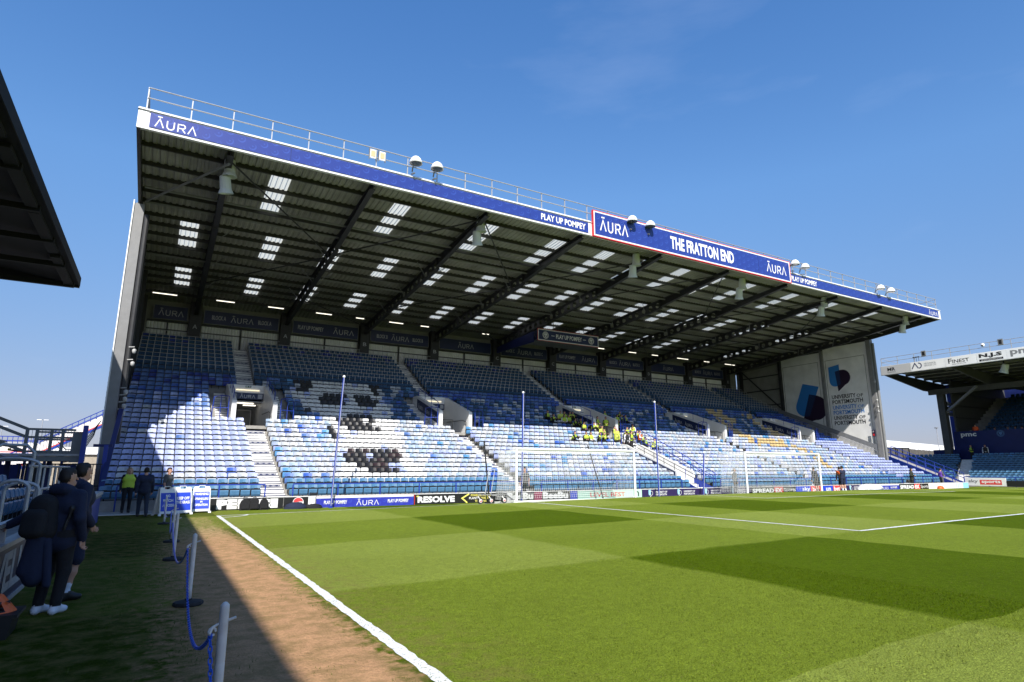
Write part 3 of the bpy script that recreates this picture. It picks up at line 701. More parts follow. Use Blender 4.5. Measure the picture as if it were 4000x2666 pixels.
# diagonal roof bracing
for i in range(9):
    a, b = RAF[i], RAF[i + 1]
    mb = MB(); z0 = zroof(4.2) - .55; 
    if i in (0, 2, 5, 7): mb.tube([(a, 4.4, z0), (b, 13.0, zroof(13) - .7)], .045, DARKS, 6); sp(mb, 'roof_brace'); mb = MB(); mb.tube([(b, 13.2, zroof(13) - .7), (a, 21.5, zroof(21.5) - .7)], .045, DARKS, 6)
    else: mb.tube([(b, 4.4, z0), (a, 13.0, zroof(13) - .7)], .045, DARKS, 6); sp(mb, 'roof_brace'); mb = MB(); mb.tube([(a, 21.5, zroof(21.5) - .8), (b, 27, zroof(27) - .8)], .04, DARKS, 6)
    sp(mb, 'roof_brace')
    for y in (13.2, 17.5, 21.8):
        mb = MB(); mb.tube([(a + .05, y, zroof(y) - 1.0), (a + 1.1, y - .9, zroof(y) - .3)], .028, GREYS, 5); sp(mb, 'knee_brace'); mb = MB(); mb.tube([(b - .05, y, zroof(y) - 1.0), (b - 1.1, y - .9, zroof(y) - .3)], .028, GREYS, 5); sp(mb, 'knee_brace')
mb = MB(); mb.tube([(XL + .3, 10.3, zroof(10) - .6), (RAF[0], 4.3, 16.1)], .06, GREYS, 6); sp(mb, 'roof_brace')
# edge beams at both ends and the fascia along the front
for x in (XL - .02, XR + .12):
    mb = MB(); mb.prism([(3.42, 16.40), (3.42, 17.40), (28.8, zroof(28.8) + .15), (28.8, zroof(28.8) - .75), (10.6, zroof(10.6) - .75)], .14, lambda u, v, w: (x - .07 + w, u, v), DARKS); sp(mb, 'verge_beam')
mb = MB(); mb.box((XL - .1, 3.36, 16.42), (XR + .2, 3.55, 17.32), WHITE); o = sp(mb, 'fascia')
mb = MB(); mb.add([(XL - .12, 3.30, 17.325), (XR + .22, 3.30, 17.325), (XR + .22, 3.75, 17.62), (XL - .12, 3.75, 17.62), (XL - .12, 3.30, 17.29), (XR + .22, 3.30, 17.29), (XR + .22, 4.3, 17.2), (XL - .12, 4.3, 17.2)], [(0, 1, 2, 3), (0, 4, 5, 1), (3, 2, 6, 7), (1, 5, 6, 2), (0, 3, 7, 4)], WHITE); sp(mb, 'cap_flashing')
mb = MB(); mb.box((XL - .1, 3.335, 16.40), (XR + .2, 3.42, 16.47), WHITE)
for q in range(170): 
    x = XL + .3 + q * .4
    if not 20.3 < x < 40.8: mb.box((x, 3.325, 17.235), (x + .05, 3.355, 17.27), GREYS)
sp(mb, 'fascia_trim')
mb = MB(); mb.box((XL, 3.8, zroof(3.8) + .06), (XR + .1, 28.7, zroof(3.8) + .10), GALV) if False else None
# -- handrail on the roof edge
n = 39; HX = [XL + .18 + (XR - XL - .2) * q / n for q in range(n + 1)]
for x in HX:
    mb = MB(); mb.bar((x, 3.55, 17.42), (x, 3.55, 18.5), .05, .06, GALV, up=(0, 1, 0)); sp(mb, 'rail_post')
for z in (18.5, 18.0):
    mb = MB(); mb.tube([(HX[0], 3.5, z), (HX[-1], 3.5, z)], .03, GALV, 6)
    mb.tube([(HX[0], 3.5, z), (HX[0], 6.0, z - .2)], .03, GALV, 6); mb.tube([(HX[-1], 3.5, z), (HX[-1], 7.0, z - .28)], .03, GALV, 6); sp(mb, 'roof_handrail')

# ---------------------------------------------------------------- seats
def seat_parts():
    """backrest, tipped-up pan and bracket (with a black shade strip) of one folding seat, facing -y, origin on the tread under the backrest"""
    B = MB(); us = [-.203, -.17, -.06, .06, .17, .203]; zs = [.625, .68, .74, .785, .80]
    def P(i, j, off):
        u = us[i]; z = zs[j]
        if i in (0, 5) and j >= 3: z = [.752, .758][j - 3]
        if i in (1, 4) and j == 4: z = .793
        y = -.045 * (u / .205) ** 2 + (z - .64) * .22 - .02 + off
        return (u, y, z)
    nu, nz = len(us), len(zs); vs = [P(i, j, 0) for j in range(nz) for i in range(nu)] + [P(i, j, .028) for j in range(nz) for i in range(nu)]
    N = nu * nz; fs = []
    for j in range(nz - 1):
        for i in range(nu - 1):
            a = j * nu + i; fs += [(a, a + 1, a + nu + 1, a + nu), (N + a, N + a + nu, N + a + nu + 1, N + a + 1)]
    rim = [i for i in range(nu)] + [j * nu + nu - 1 for j in range(1, nz)] + [(nz - 1) * nu + i for i in range(nu - 2, -1, -1)] + [j * nu for j in range(nz - 2, 0, -1)]
    for a, b in zip(rim, rim[1:] + rim[:1]): fs.append((a, N + a, N + b, b))
    B.add(vs, fs, SEATM)
    A = MB(); us = [-.195, -.17, .17, .195]; rows = [(-.06, .28), (-.115, .36), (-.135, .530), (-.125, .558), (-.095, .560), (-.07, .40)]
    vs = [(u * (1 if j not in (3,) else .97), y, z) for j, (y, z) in enumerate(rows) for u in us]
    fs = [(j * 4 + i, j * 4 + i + 1, (j + 1) * 4 + i + 1, (j + 1) * 4 + i) for j in range(5) for i in range(3)]
    fs += [(20, 21, 1, 0)[::1], (21, 22, 2, 1), (22, 23, 3, 2)]
    fs += [(0, 4, 8, 12, 16, 20), (23, 19, 15, 11, 7, 3)]
    A.add(vs, fs, SEATM)
    K = MB(); K.box((-.192, -.030, .52), (.192, -.018, .642), BLACK); K.box((-.215, -.06, .30), (-.197, .03, .58), BLACK); K.box((.197, -.06, .30), (.215, .03, .58), BLACK); K.box((-.02, -.03, .0), (.02, .03, .34), BLACK); K.box((-.197, -.035, .30), (.197, .0, .33), BLACK)  # first box: black strip put in as the shade between backrest and pan
    return B, A, K
SB, SA, SK = seat_parts()
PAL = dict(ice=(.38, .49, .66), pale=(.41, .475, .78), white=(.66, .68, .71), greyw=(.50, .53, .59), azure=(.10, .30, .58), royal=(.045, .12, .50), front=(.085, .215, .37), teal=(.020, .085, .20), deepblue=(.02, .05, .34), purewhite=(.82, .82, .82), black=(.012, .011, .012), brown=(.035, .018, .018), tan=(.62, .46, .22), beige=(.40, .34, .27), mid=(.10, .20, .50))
CNAME = dict(ice='faded ice-blue', pale='pale periwinkle', white='whitish faded', greyw='grey-white faded', azure='azure blue', royal='royal blue', front='light teal blue', teal='dark teal blue', deepblue='deep blue', purewhite='white', black='black', brown='dark brown', tan='yellow', beige='beige', mid='mid blue')
def pip(p, poly):
    x, y = p; c = False; n = len(poly)
    for i in range(n):
        (x0, y0), (x1, y1) = poly[i], poly[i - 1]
        if (y0 > y) != (y1 > y) and x < (x1 - x0) * (y - y0) / (y1 - y0) + x0: c = not c
    return c
MW = [[(6.0, 24.3), (11.8, 25.5), (12.4, 21.9), (12.1, 16.8), (11.9, 15.4), (11.6, 10.9), (10.9, 8.6), (11.0, 2.8), (6.1, 2.9), (7.0, 6.3), (7.2, 9.4), (7.4, 13.8), (7.3, 16.1), (6.2, 18.2), (5.7, 20.0)]]
MK = [[(5.9, 24.3), (7.4, 24.6), (7.0, 21.5), (6.2, 21.4)], [(11.7, 24.4), (12.8, 24.6), (12.2, 21.4), (11.7, 21.3)], [(7.3, 21.1), (9.5, 22.1), (9.3, 19.1), (7.6, 18.7)], [(9.9, 21.7), (10.8, 21.8), (11.8, 20.8), (11.6, 19.2), (10.6, 19.0), (9.9, 19.2)], [(7.8, 16.4), (8.1, 16.2), (10.0, 16.5), (9.7, 15.0), (10.8, 13.1), (8.5, 12.4), (8.1, 13.9)], [(7.2, 14.0), (7.6, 13.8), (7.4, 10.5), (7.2, 10.5)], [(6.3, 18.3), (6.8, 18.3), (6.7, 17.2), (6.2, 17.1)], [(7.2, 17.2), (7.7, 17.3), (7.6, 16.4), (7.2, 16.3)], [(10.4, 17.1), (10.8, 17.1), (10.6, 15.2), (10.1, 15.1)]]
MBR = [[(7.2, 8.4), (8.4, 8.4), (10.8, 8.4), (9.8, 5.4), (9.6, 3.6), (7.9, 3.6), (7.6, 5.5), (7.0, 6.7)]]
MY = [[(49.9, 24.4), (52.8, 24.7), (51.9, 22.3), (52.1, 21.1), (49.2, 18.4), (48.9, 15.2), (54.5, 15.1), (52.3, 12.5), (49.5, 11.5), (46.5, 12.7), (47.5, 15.6), (47.5, 17.6), (48.8, 20.7)], [(55.4, 24.3), (57.1, 24.3), (55.5, 21.0), (55.4, 18.5), (55.2, 16.1), (53.2, 15.6), (53.8, 18.3), (54.7, 22.1)], [(52.5, 13.4), (54.2, 10.6), (50.8, 5.2), (49.5, 4.6), (52.4, 9.9)]]
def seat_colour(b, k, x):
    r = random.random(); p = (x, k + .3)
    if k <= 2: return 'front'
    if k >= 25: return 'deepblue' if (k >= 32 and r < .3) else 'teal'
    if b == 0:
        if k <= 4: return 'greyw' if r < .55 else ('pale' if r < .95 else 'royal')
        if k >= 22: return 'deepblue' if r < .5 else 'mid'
        if k >= 17: return 'mid' if r < .62 else ('pale' if r < .85 else 'royal')  # deeper blues partly stand in for the roof's shade on these rows
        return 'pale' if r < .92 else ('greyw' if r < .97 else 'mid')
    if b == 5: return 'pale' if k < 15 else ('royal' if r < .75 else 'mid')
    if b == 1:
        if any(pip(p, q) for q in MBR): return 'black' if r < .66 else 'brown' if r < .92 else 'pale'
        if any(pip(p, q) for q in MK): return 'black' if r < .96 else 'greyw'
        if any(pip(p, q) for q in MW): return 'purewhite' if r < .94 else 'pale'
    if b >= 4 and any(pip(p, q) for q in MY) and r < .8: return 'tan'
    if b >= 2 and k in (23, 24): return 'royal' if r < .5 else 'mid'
    if k > 15: return 'teal' if r < .42 else 'mid' if r < .72 else 'azure' if r < .76 else 'royal' if r < .86 else 'greyw'  # darker mix puts the roof's shade into the colour of these rows
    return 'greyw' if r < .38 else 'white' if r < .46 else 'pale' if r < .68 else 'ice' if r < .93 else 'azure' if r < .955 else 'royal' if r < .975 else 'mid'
BLK = [(-4.08, 2.2), (3.42, 15.9), (17.1, 29.8), (31.1, 43.4), (44.6, 57.2), (58.4, 63.5)]
SIDEW = ['left of the first stair', 'right of the first stair', 'right of the second stair', 'right of the middle stair', 'right of the fourth stair', 'right of the last stair']
BNAME_ = ['corner block left of the first stair', 'block between the first two stairs', 'block behind the wheeled goal', 'block right of the middle staircase', 'block behind the far goal', 'block beside the printed wall']
seats = []
for b, (xa, xb) in enumerate(BLK):
    n = int(round((xb - xa) / .448)); st = (xb - xa) / n
    for k in range(1, NROW + 1):
        for q in range(n):
            x = xa + (q + .5) * st
            if in_vomit(k) and any(abs(x - c) < 2.2 for c in AIS): continue
            if k <= 10 and abs(x - cs) < 1.12: continue
            if b == 5 and k < 9 and False: continue
            z = ztread(k); y = yrow(k)
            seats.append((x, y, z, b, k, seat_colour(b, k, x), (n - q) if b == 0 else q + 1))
seats.sort(key=lambda s: (s[0] + 2.1) ** 2 + (s[1] + 25.5) ** 2 + s[2] ** 2)
near, rest = seats[:300], seats[300:]
def colmesh(mb, name, colr):
    me = mb.mesh(name); a = me.color_attributes.new('col', 'FLOAT_COLOR', 'POINT')
    a.data.foreach_set('color', list((*colr, 1)) * len(me.vertices)); return me
SMESH = {}
ORD = 'zeroth first second third fourth fifth sixth seventh eighth ninth tenth eleventh twelfth thirteenth fourteenth fifteenth sixteenth seventeenth eighteenth nineteenth twentieth twenty-first twenty-second twenty-third twenty-fourth twenty-fifth twenty-sixth twenty-seventh twenty-eighth twenty-ninth thirtieth thirty-first thirty-second thirty-third'.split()
for (x, y, z, b, k, c, pos) in near:
    if c not in SMESH: SMESH[c] = (colmesh(SB, 'backrest', PAL[c]), colmesh(SA, 'seat_pan', PAL[c]), SK.mesh('bracket'))
    o = empty('stadium_chair', (x, y, z), f"{CNAME[c]} folding seat, {ORD[k]} row up, {ORD[pos]} seat {SIDEW[b]}", 'seat', 'folding seats of the end stand')
    for nm, me in zip(('backrest', 'seat_pan', 'bracket'), SMESH[c]): part(nm, me, o)
def seat_mass(name, lst, label, rot=None):
    """many folding seats as one object with a colour per seat"""
    V = []; F = []; C = []; MI = []; o = 0
    pv = np.array([tuple(p) for p in SB.v + SA.v + SK.v]); nb, na = len(SB.v), len(SA.v)
    pf = [tuple(f) for f in SB.f] + [tuple(i + nb for i in f) for f in SA.f]; kf = [tuple(i + nb + na for i in f) for f in SK.f]
    for (x, y, z, c, rz) in lst:
        ca, sa = math.cos(rz), math.sin(rz)
        q = np.stack([pv[:, 0] * ca - pv[:, 1] * sa + x, pv[:, 0] * sa + pv[:, 1] * ca + y, pv[:, 2] + z], 1); V.append(q)
        F += [tuple(i + o for i in f) for f in pf] + [tuple(i + o for i in f) for f in kf]; MI += [0] * len(pf) + [1] * len(kf)
        cc = np.ones((len(pv), 4)); cc[:, :3] = np.array(c) * random.uniform(.88, 1.1); C.append(cc); o += len(pv)
    me = bpy.data.meshes.new(name); me.from_pydata(np.concatenate(V).tolist(), [], F); me.materials.append(SEATM); me.materials.append(BLACK)
    me.polygons.foreach_set('material_index', MI)
    a = me.color_attributes.new('col', 'FLOAT_COLOR', 'POINT'); a.data.foreach_set('color', np.concatenate(C).ravel().tolist())
    ob = bpy.data.objects.new(name, me); COL.objects.link(ob); return tag(ob, label, 'seating', kind='stuff')
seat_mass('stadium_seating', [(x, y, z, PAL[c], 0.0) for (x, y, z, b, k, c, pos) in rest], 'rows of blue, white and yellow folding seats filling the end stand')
# safe-standing rails of the upper rows
RAILM = mat('bright_rail_steel', (.46, .47, .50), .4)
for b, (xa, xb) in enumerate(BLK):
    n = int(round((xb - xa) / .448)); st = (xb - xa) / n
    for k in range(25, NROW + 1):
        z = ztread(k); y = yrow(k) - .38 + TREAD; mb = MB(); y = yrow(k) + .10
        mb.bar((xa, y, z + 1.18), (xb, y, z + 1.18), .03, .03, RAILM)
        for q in range(n + 1):
            x = xa + q * st; mb.bar((x, y, z), (x, y, z + 1.17), .032, .03, RAILM, up=(0, 1, 0))
        sp(mb, 'standing_rail')

# ================================================================== SIGNS
def swirl_sign_mat(name, col, col2, sc):
    """printed blue vinyl with a faint repeat of pale crescents"""
    m, n, b = nodes_mat(name); L = n.links.new; N = n.nodes.new
    tc = N('ShaderNodeTexCoord'); mp = N('ShaderNodeMapping'); mp.inputs['Scale'].default_value = (sc, sc, sc); L(tc.outputs['Object'], mp.inputs[0])
    sep = N('ShaderNodeSeparateXYZ'); L(mp.outputs[0], sep.inputs[0])
    def frac(o, off=None):
        a = N('ShaderNodeMath'); a.operation = 'FRACT'
        if off is not None:
            p = N('ShaderNodeMath'); p.operation = 'ADD'; L(o, p.inputs[0]); L(off, p.inputs[1]); L(p.outputs[0], a.inputs[0])
        else: L(o, a.inputs[0])
        s = N('ShaderNodeMath'); s.operation = 'SUBTRACT'; L(a.outputs[0], s.inputs[0]); s.inputs[1].default_value = .5; return s.outputs[0]
    fl = N('ShaderNodeMath'); fl.operation = 'FLOOR'; L(sep.outputs['X'], fl.inputs[0])
    h = N('ShaderNodeMath'); h.operation = 'MULTIPLY'; L(fl.outputs[0], h.inputs[0]); h.inputs[1].default_value = .5
    u = frac(sep.outputs['X']); v = frac(sep.outputs['Z'], h.outputs[0])
    def dist(du, dv):
        c = N('ShaderNodeCombineXYZ'); L(u, c.inputs[0]); L(v, c.inputs[1]); vv = N('ShaderNodeVectorMath'); vv.operation = 'DISTANCE'; L(c.outputs[0], vv.inputs[0]); vv.inputs[1].default_value = (du, dv, 0); return vv.outputs['Value']
    def less(o, k):
        a = N('ShaderNodeMath'); a.operation = 'LESS_THAN'; L(o, a.inputs[0]); a.inputs[1].default_value = k; return a.outputs[0]
    a = less(dist(0, 0), .34); c = less(dist(-.05, .07), .30); d = N('ShaderNodeMath'); d.operation = 'SUBTRACT'; d.use_clamp = True; L(a, d.inputs[0]); L(c, d.inputs[1])
    e = less(dist(0, .05), .07); s = N('ShaderNodeMath'); s.operation = 'ADD'; s.use_clamp = True; L(d.outputs[0], s.inputs[0]); L(e, s.inputs[1])
    k = N('ShaderNodeMath'); k.operation = 'MULTIPLY'; L(s.outputs[0], k.inputs[0]); k.inputs[1].default_value = .55
    x = N('ShaderNodeMix'); x.data_type = 'RGBA'; L(k.outputs[0], x.inputs[0]); x.inputs[6].default_value = (*col, 1); x.inputs[7].default_value = (*col2, 1)
    L(x.outputs[2], b.inputs['Base Color']); b.inputs['Roughness'].default_value = .35
    return m
SIGNB = swirl_sign_mat('fascia_vinyl', (0.022, 0.046, 0.26), (0.045, 0.10, 0.44), 2.0)
BRDB = swirl_sign_mat('board_vinyl', (0.032, 0.040, 0.38), (0.06, 0.11, 0.55), 3.6)

def sign_y(name, x0, x1, y, z0, z1, m, label, cat, group=None, depth=.03, marks=(), border=None):
    """upright sign facing the pitch; marks: (mesh2d, material, part name) with u from x0, v from z0"""
    r = empty(name, (x0, y, z0), label, cat, group)
    mb = MB(); mb.box((x0, y, z0), (x1, y + depth, z1), m); p = mb.obj('sign_face', r)
    if border:
        bm, t = border; b = MB()
        for a, c in (((x0 - t, z0 - t), (x1 + t, z0)), ((x0 - t, z1), (x1 + t, z1 + t)), ((x0 - t, z0), (x0, z1)), ((x1, z0), (x1 + t, z1))): b.box((a[0], y - .008, a[1]), (c[0], y + depth, c[1]), bm)
        b.obj('sign_border', r)
    fr = face_y(x0, y - .006, z0)
    for i, (me, mt, nm) in enumerate(marks):
        b = MB(); b.flat(me, fr, mt, .001 * (i % 3)); b.obj(nm, r)
    return r
W_ = lambda me: (me, LETW, 'lettering')
sign_y('fascia_sign', -3.98, 20.28, 3.325, 16.53, 17.22, SIGNB, 'long blue fascia sign along the left half of the stand roof edge', 'sign', marks=[W_(aura(.22, .08, 1.62, .50)), W_(text('PLAY UP POMPEY', 20.65, .14, 3.4, .42, .028))])
r = sign_y('fascia_sign', 20.72, 40.42, 3.20, 16.50, 18.02, SIGNB, 'tall blue THE FRATTON END sign with red and white border on the roof edge', 'sign', depth=.14, border=(WHITE, .09), marks=[W_(aura(.45, .35, 2.3, .92)), W_(text('THE FRATTON END', 6.65, .28, 6.5, .96, .035)), W_(aura(16.95, .38, 2.3, .84))])
mb = MB(); 
for a, c in (((20.57, 16.35), (40.57, 16.41)), ((20.57, 18.11), (40.57, 18.16)), ((20.57, 16.41), (20.63, 18.11)), ((40.51, 16.41), (40.57, 18.11))): mb.box((a[0], 3.185, a[1]), (c[0], 3.34, c[1]), RED)
mb.obj('red_edge', r)
sign_y('fascia_sign', 40.72, 63.95, 3.325, 16.53, 17.22, SIGNB, 'long blue fascia sign along the right end of the stand roof edge', 'sign', marks=[W_(text('PLAY UP POMPEY', .1, .14, 3.35, .42, .028)), W_(aura(21.4, .10, 1.65, .48))])
for q in range(9):
    x = 2.0 + q * 6.93
    b = MB(); z0, z1, yy = (16.5, 18.02, 3.196) if 20.7 < x < 40.4 else (16.53, 17.22, 3.321)
    b.box((x, yy, z0), (x + .018, yy + .01, z1), NAVYS); sp(b, 'panel_joint')
# back-of-stand banners in the roof shade
BLKL = {0: ('AURA',), 1: ('BLOCK A', 'AURA', 'BLOCK A'), 2: ('PLAY UP POMPEY', 'AURA'), 3: ('BLOCK B', 'AURA', 'BLOCK B'), 4: ('AURA',), 5: ('BLOCK C', 'AURA', 'BLOCK C'), 6: ('PLAY UP POMPEY', 'AURA'), 7: ('BLOCK D', 'AURA', 'BLOCK D'), 8: ('AURA',), 9: ('BLOCK E', 'AURA', 'BLOCK E')}
for i in range(10):
    x0 = (-3.55) if i == 0 else RAF[i - 1] + .62; x1 = RAF[i] - .62; wd = x1 - x0; t = BLKL[i]; mk = []
    if t == ('AURA',): mk.append((aura(wd * .5 - .85 if i else .35, .28, 1.7, .55), GALV, 'lettering'))
    elif len(t) == 3:
        mk += [(text(t[0], .55, .36, 1.05, .36, .02), GALV, 'lettering'), (aura(wd * .5 - .85, .28, 1.7, .55), GALV, 'lettering'), (text(t[2], wd - 1.6, .36, 1.05, .36, .02), GALV, 'lettering')]
    else: mk += [(text(t[0], .4, .36, 2.2, .38, .02), GALV, 'lettering'), (aura(wd - 2.2, .28, 1.8, .55), GALV, 'lettering')]
    nm = ['leftmost small', 'BLOCK A', 'first PLAY UP POMPEY', 'BLOCK B', 'wide single-word third-from-left', 'BLOCK C', 'second PLAY UP POMPEY', 'BLOCK D', 'single-word right-hand', 'BLOCK E'][i]
    sign_y('banner', x0, x1, 28.15, 13.36, 14.42, NAVYS, f'{nm} navy banner hung on the back wall under the roof', 'banner', 'navy banners along the back wall', marks=mk, border=(GREYS, .05))
for i, c in enumerate('AABBCCDDEE'):
    x = RAF[i]; b = MB(); b.flat(text(c, x - .16, 0, .32, .34, .01), face_y(0, 27.885, 12.75), GALV); o = b.obj('column_letter', stand)
# gantry box hung from the roof
g = empty('camera_gantry', (30.5, 20.0, 13.4), 'navy PLAY UP POMPEY box gantry hung under the middle of the roof', 'gantry')
mb = MB(); mb.box((27.15, 20.05, 13.42), (33.95, 22.4, 13.62), GREYS); mb.box((27.15, 20.05, 13.62), (27.25, 22.4, 14.3), NAVYS); mb.box((33.85, 20.05, 13.62), (33.95, 22.4, 14.3), NAVYS); mb.obj('platform', g)
mb = MB(); mb.box((27.12, 19.98, 13.46), (33.98, 20.045, 14.36), NAVYS); fr = face_y(27.12, 19.97, 13.46)
mb.flat(text('PLAY UP POMPEY', 1.95, .24, 3.0, .42, .02), fr, LETW); mb.flat(rect2(1.42, .43, 1.78, .48), fr, LETW); mb.flat(rect2(5.08, .43, 5.44, .48), fr, LETW)
for cx in (.78, 6.08):
    a, b_ = crest(cx, .45, .34); mb.flat(a, fr, LETW); mb.flat(b_, fr, NAVYS, .003)
mb.obj('front_panel', g)
mb = MB()
for a, c in (((27.04, 13.38), (34.06, 13.45)), ((27.04, 14.37), (34.06, 14.43)), ((27.04, 13.45), (27.11, 14.37)), ((33.99, 13.45), (34.06, 14.37))): mb.box((a[0], 19.93, a[1]), (c[0], 20.0, c[1]), LETW)
mb.box((27.0, 19.92, 14.44), (34.1, 20.0, 14.47), RED); mb.box((27.0, 19.92, 13.34), (34.1, 20.0, 13.37), RED); mb.box((27.0, 19.92, 13.37), (27.03, 20.0, 14.44), RED); mb.obj('panel_border', g)
mb = MB(); mb.box((27.08, 20.1, 13.5), (27.14, 22.3, 14.3), NAVYS); mb.flat(aura(.35, .2, 1.5, .42), face_x(27.07, 22.3, 13.5), GALV); mb.obj('end_panel', g)
mb = MB(); mb.prism([(20.5, 13.3), (20.5, 14.3), (27.5, 14.0), (27.5, 13.4)], .08, lambda u, v, w: (26.86 + w, u, v - .05), DBLUE); mb.obj('side_screen', g)
for x in (27.6, 29.0, 30.5, 32.0, 33.5):
    mb = MB(); mb.tube([(x, 20.3, 14.3), (x, 20.3, zroof(20.3) - .3)], .03, DARKS, 5); mb.obj('hanger', g)
for q in range(4):
    mb = MB(); mb.bar((27.3 + q * 1.7, 20.1, 13.36), (28.6 + q * 1.7, 22.2, 13.30), .06, .06, GREYS); mb.obj('under_brace', g)
# fluorescent tubes under the back of the roof
for i, (x0, x1) in enumerate([(-3.7, -2.1), (.6, 1.9), (4.4, 5.6), (8.2, 9.5), (11.6, 12.3), (14.6, 15.9), (17.6, 18.4), (24.0, 24.7), (35.2, 35.9), (38.2, 39.0), (42.0, 43.6), (46.0, 46.9), (50.0, 51.8), (54.5, 55.4), (58.2, 60.0), (62.6, 63.2)]):
    r = empty('strip_light', ((x0 + x1) / 2, 25.2, 14.62), f'lit strip light under the back of the roof, {ORD[i + 1]} from the left', 'strip light', 'lit strip lights under the roof')
    mb = MB(); mb.tube([(x0, 25.2, 14.62), (x1, 25.2, 14.62)], .034, TUBE, 6); mb.obj('tube', r)
    mb = MB(); mb.box((x0 - .05, 25.15, 14.67), (x1 + .05, 25.25, 14.74), GREYS); mb.obj('housing', r)

# floodlights, LED boxes on the roof rail, horn loudspeakers below it
def floodlight(x, z, turn, label, group):
    r = empty('floodlight', (x, 3.0, z), label, 'floodlight', group, 0)
    R = Matrix.Rotation(math.radians(turn), 3, 'Z') @ Matrix.Rotation(math.radians(92), 3, 'X')
    prof = [(.03, -.30), (.16, -.27), (.27, -.16), (.345, .02), (.365, .12)]
    RR = R @ Matrix.Rotation(math.radians(90), 3, 'X')
    mb = MB(); mb.lathe((x, 2.95, z), prof, WHITE, 14, rot=RR); mb.obj('reflector_bowl', r, smooth=True)
    mb = MB(); mb.lathe((x, 2.95, z), [(.34, .121), (.30, .135), (.02, .15)], LAMPG, 14, rot=RR); mb.obj('glass', r)
    mb = MB(); mb.bar((x, 3.5, z - .35), (x, 3.2, z + .32), .06, .06, GREYS); mb.bar((x, 3.2, z + .32), (x, 3.02, z + .22), .12, .10, GREYS); mb.bar((x - .02, 3.05, z - .62), (x - .02, 3.5, z - .5), .1, .05, GREYS); mb.obj('bracket', r)
FL = [('left-hand of the pair above the plain blue fascia', 8.35, 18.05, -12), ('right-hand of the pair above the plain blue fascia', 9.6, 18.05, 18), ('left-hand of the pair on the tall sign', 23.7, 18.02, -8), ('right-hand of the pair on the tall sign', 25.3, 18.0, 22), ('left-hand of the pair at the right end of the tall sign', 40.9, 18.02, -5), ('right-hand of the pair at the right end of the tall sign', 42.2, 17.95, 25), ('left-hand of the pair near the far roof corner', 53.2, 17.85, -5), ('right-hand of the pair near the far roof corner', 54.9, 17.85, 25)]
for d, x, z, t in FL: floodlight(x, z, t, 'white dish floodlight, ' + d, 'dish floodlights on the roof rail')
for d, x in (('left', 6.12), ('right', 6.62)):
    r = empty('led_floodlight', (x, 3.42, 18.1), f'small square floodlight clamped to the roof rail, {d} one of two', 'floodlight', 'square floodlights on the roof rail')
    mb = MB(); mb.box((x - .16, 3.40, 17.88), (x + .16, 3.48, 18.36), WHITE); mb.box((x - .12, 3.385, 17.95), (x + .12, 3.399, 18.28), mat('lamp_yellow', (.62, .50, .28), .3)); mb.obj('lamp_body', r)
    mb = MB(); mb.box((x - .20, 3.42, 17.82), (x - .17, 3.55, 18.44), GREYS); mb.box((x + .17, 3.42, 17.82), (x + .20, 3.55, 18.44), GREYS); mb.obj('side_bracket', r)
for i, (x, d) in enumerate([(-.55, 'nearest the left roof corner'), (13.45, 'at the second sunlit rafter from the left'), (25.9, 'under the left part of the tall sign'), (37.1, 'under the right part of the tall sign'), (47.9, 'left of the far roof corner'), (61.3, 'at the far roof corner')]):
    for s, (dx, z, tl) in enumerate([(.04, 16.2, 6), (-.06, 15.42, 16)]):
        r = empty('horn_loudspeaker', (x + dx, 5.2, z), f"{'upper' if s == 0 else 'lower'} white horn loudspeaker under the roof, {d}", 'loudspeaker', 'horn loudspeakers under the roof edge')
        R = Matrix.Rotation(math.radians(tl), 3, 'X') @ Matrix.Rotation(math.radians(-tl * .6), 3, 'Y')
        mb = MB(); prof = [(.20, .46), (.25, .40), (.26, .1), (.27, -.2), (.36, -.42), (.34, -.43), (.2, -.2)]
        mb.lathe((x + dx, 5.2 + .3 * s, z + .1), prof, mat('horn_white', (.62, .66, .66), .45), 12, rot=R); mb.obj('horn', r, smooth=False)
        mb = MB(); mb.bar((x + dx, 5.2 + .3 * s, z + .5), (x, 5.0, 16.6), .1, .08, DARKS); mb.obj('bracket', r)

# prints on the far side wall
Fx = face_x(XR - .02, 15.50, 10.38)
def wall_print(name, y0, z0, items, label, cat='wall print', ang=0.0):
    r = empty(name, (XR, y0, z0), label, cat)
    ca, sa = math.cos(ang), math.sin(ang)
    for i, (me, m, nm) in enumerate(items):
        vs = [(u * ca - v * sa, u * sa + v * ca) for u, v in me[0]]
        b = MB(); b.flat((vs, me[1]), face_x(XR - .016, y0, z0), m, .003 * i); b.obj(nm, r)
    return r
U, Pb, ov = uni_logo(0, 0, 2.75)
wall_print('emblem', 15.55, 10.38, [(U, SKYB, 'blue_shape'), (Pb, DPURP, 'plum_shape'), (ov, mat('navy_overlap', (.012, .03, .10), .45), 'overlap')], 'upright blue and plum emblem on the right white wall panel', 'emblem')
U, Pb, ov = uni_logo(0, 0, 4.4)
wall_print('emblem', 20.85, 7.55, [(U, SKYB, 'blue_shape'), (Pb, DPURP, 'plum_shape'), (ov, MATS['navy_overlap'], 'overlap')], 'large tilted blue and plum emblem on the left white wall panel', 'emblem', -.42)
for z, m, d in ((8.98, BLACK, 'upper black'), (7.78, SKYB, 'blue'), (6.60, BLACK, 'lower black')):
    wall_print('wall_lettering', 15.48, z, [(join2([text('UNIVERSITY', 0, .58, 2.75, .46, .022), text('OF', 2.85, .58, .72, .34, .01)]), m, 'lettering'), (text('PORTSMOUTH', 0, 0, 3.5, .46, .022), m, 'lettering')], f'{d} UNIVERSITY OF PORTSMOUTH lettering on the white wall', 'lettering')
b = MB(); b.box((XR - .33, 10.95, 5.15), (XR - .30, 11.25, 5.85), DPURP); 
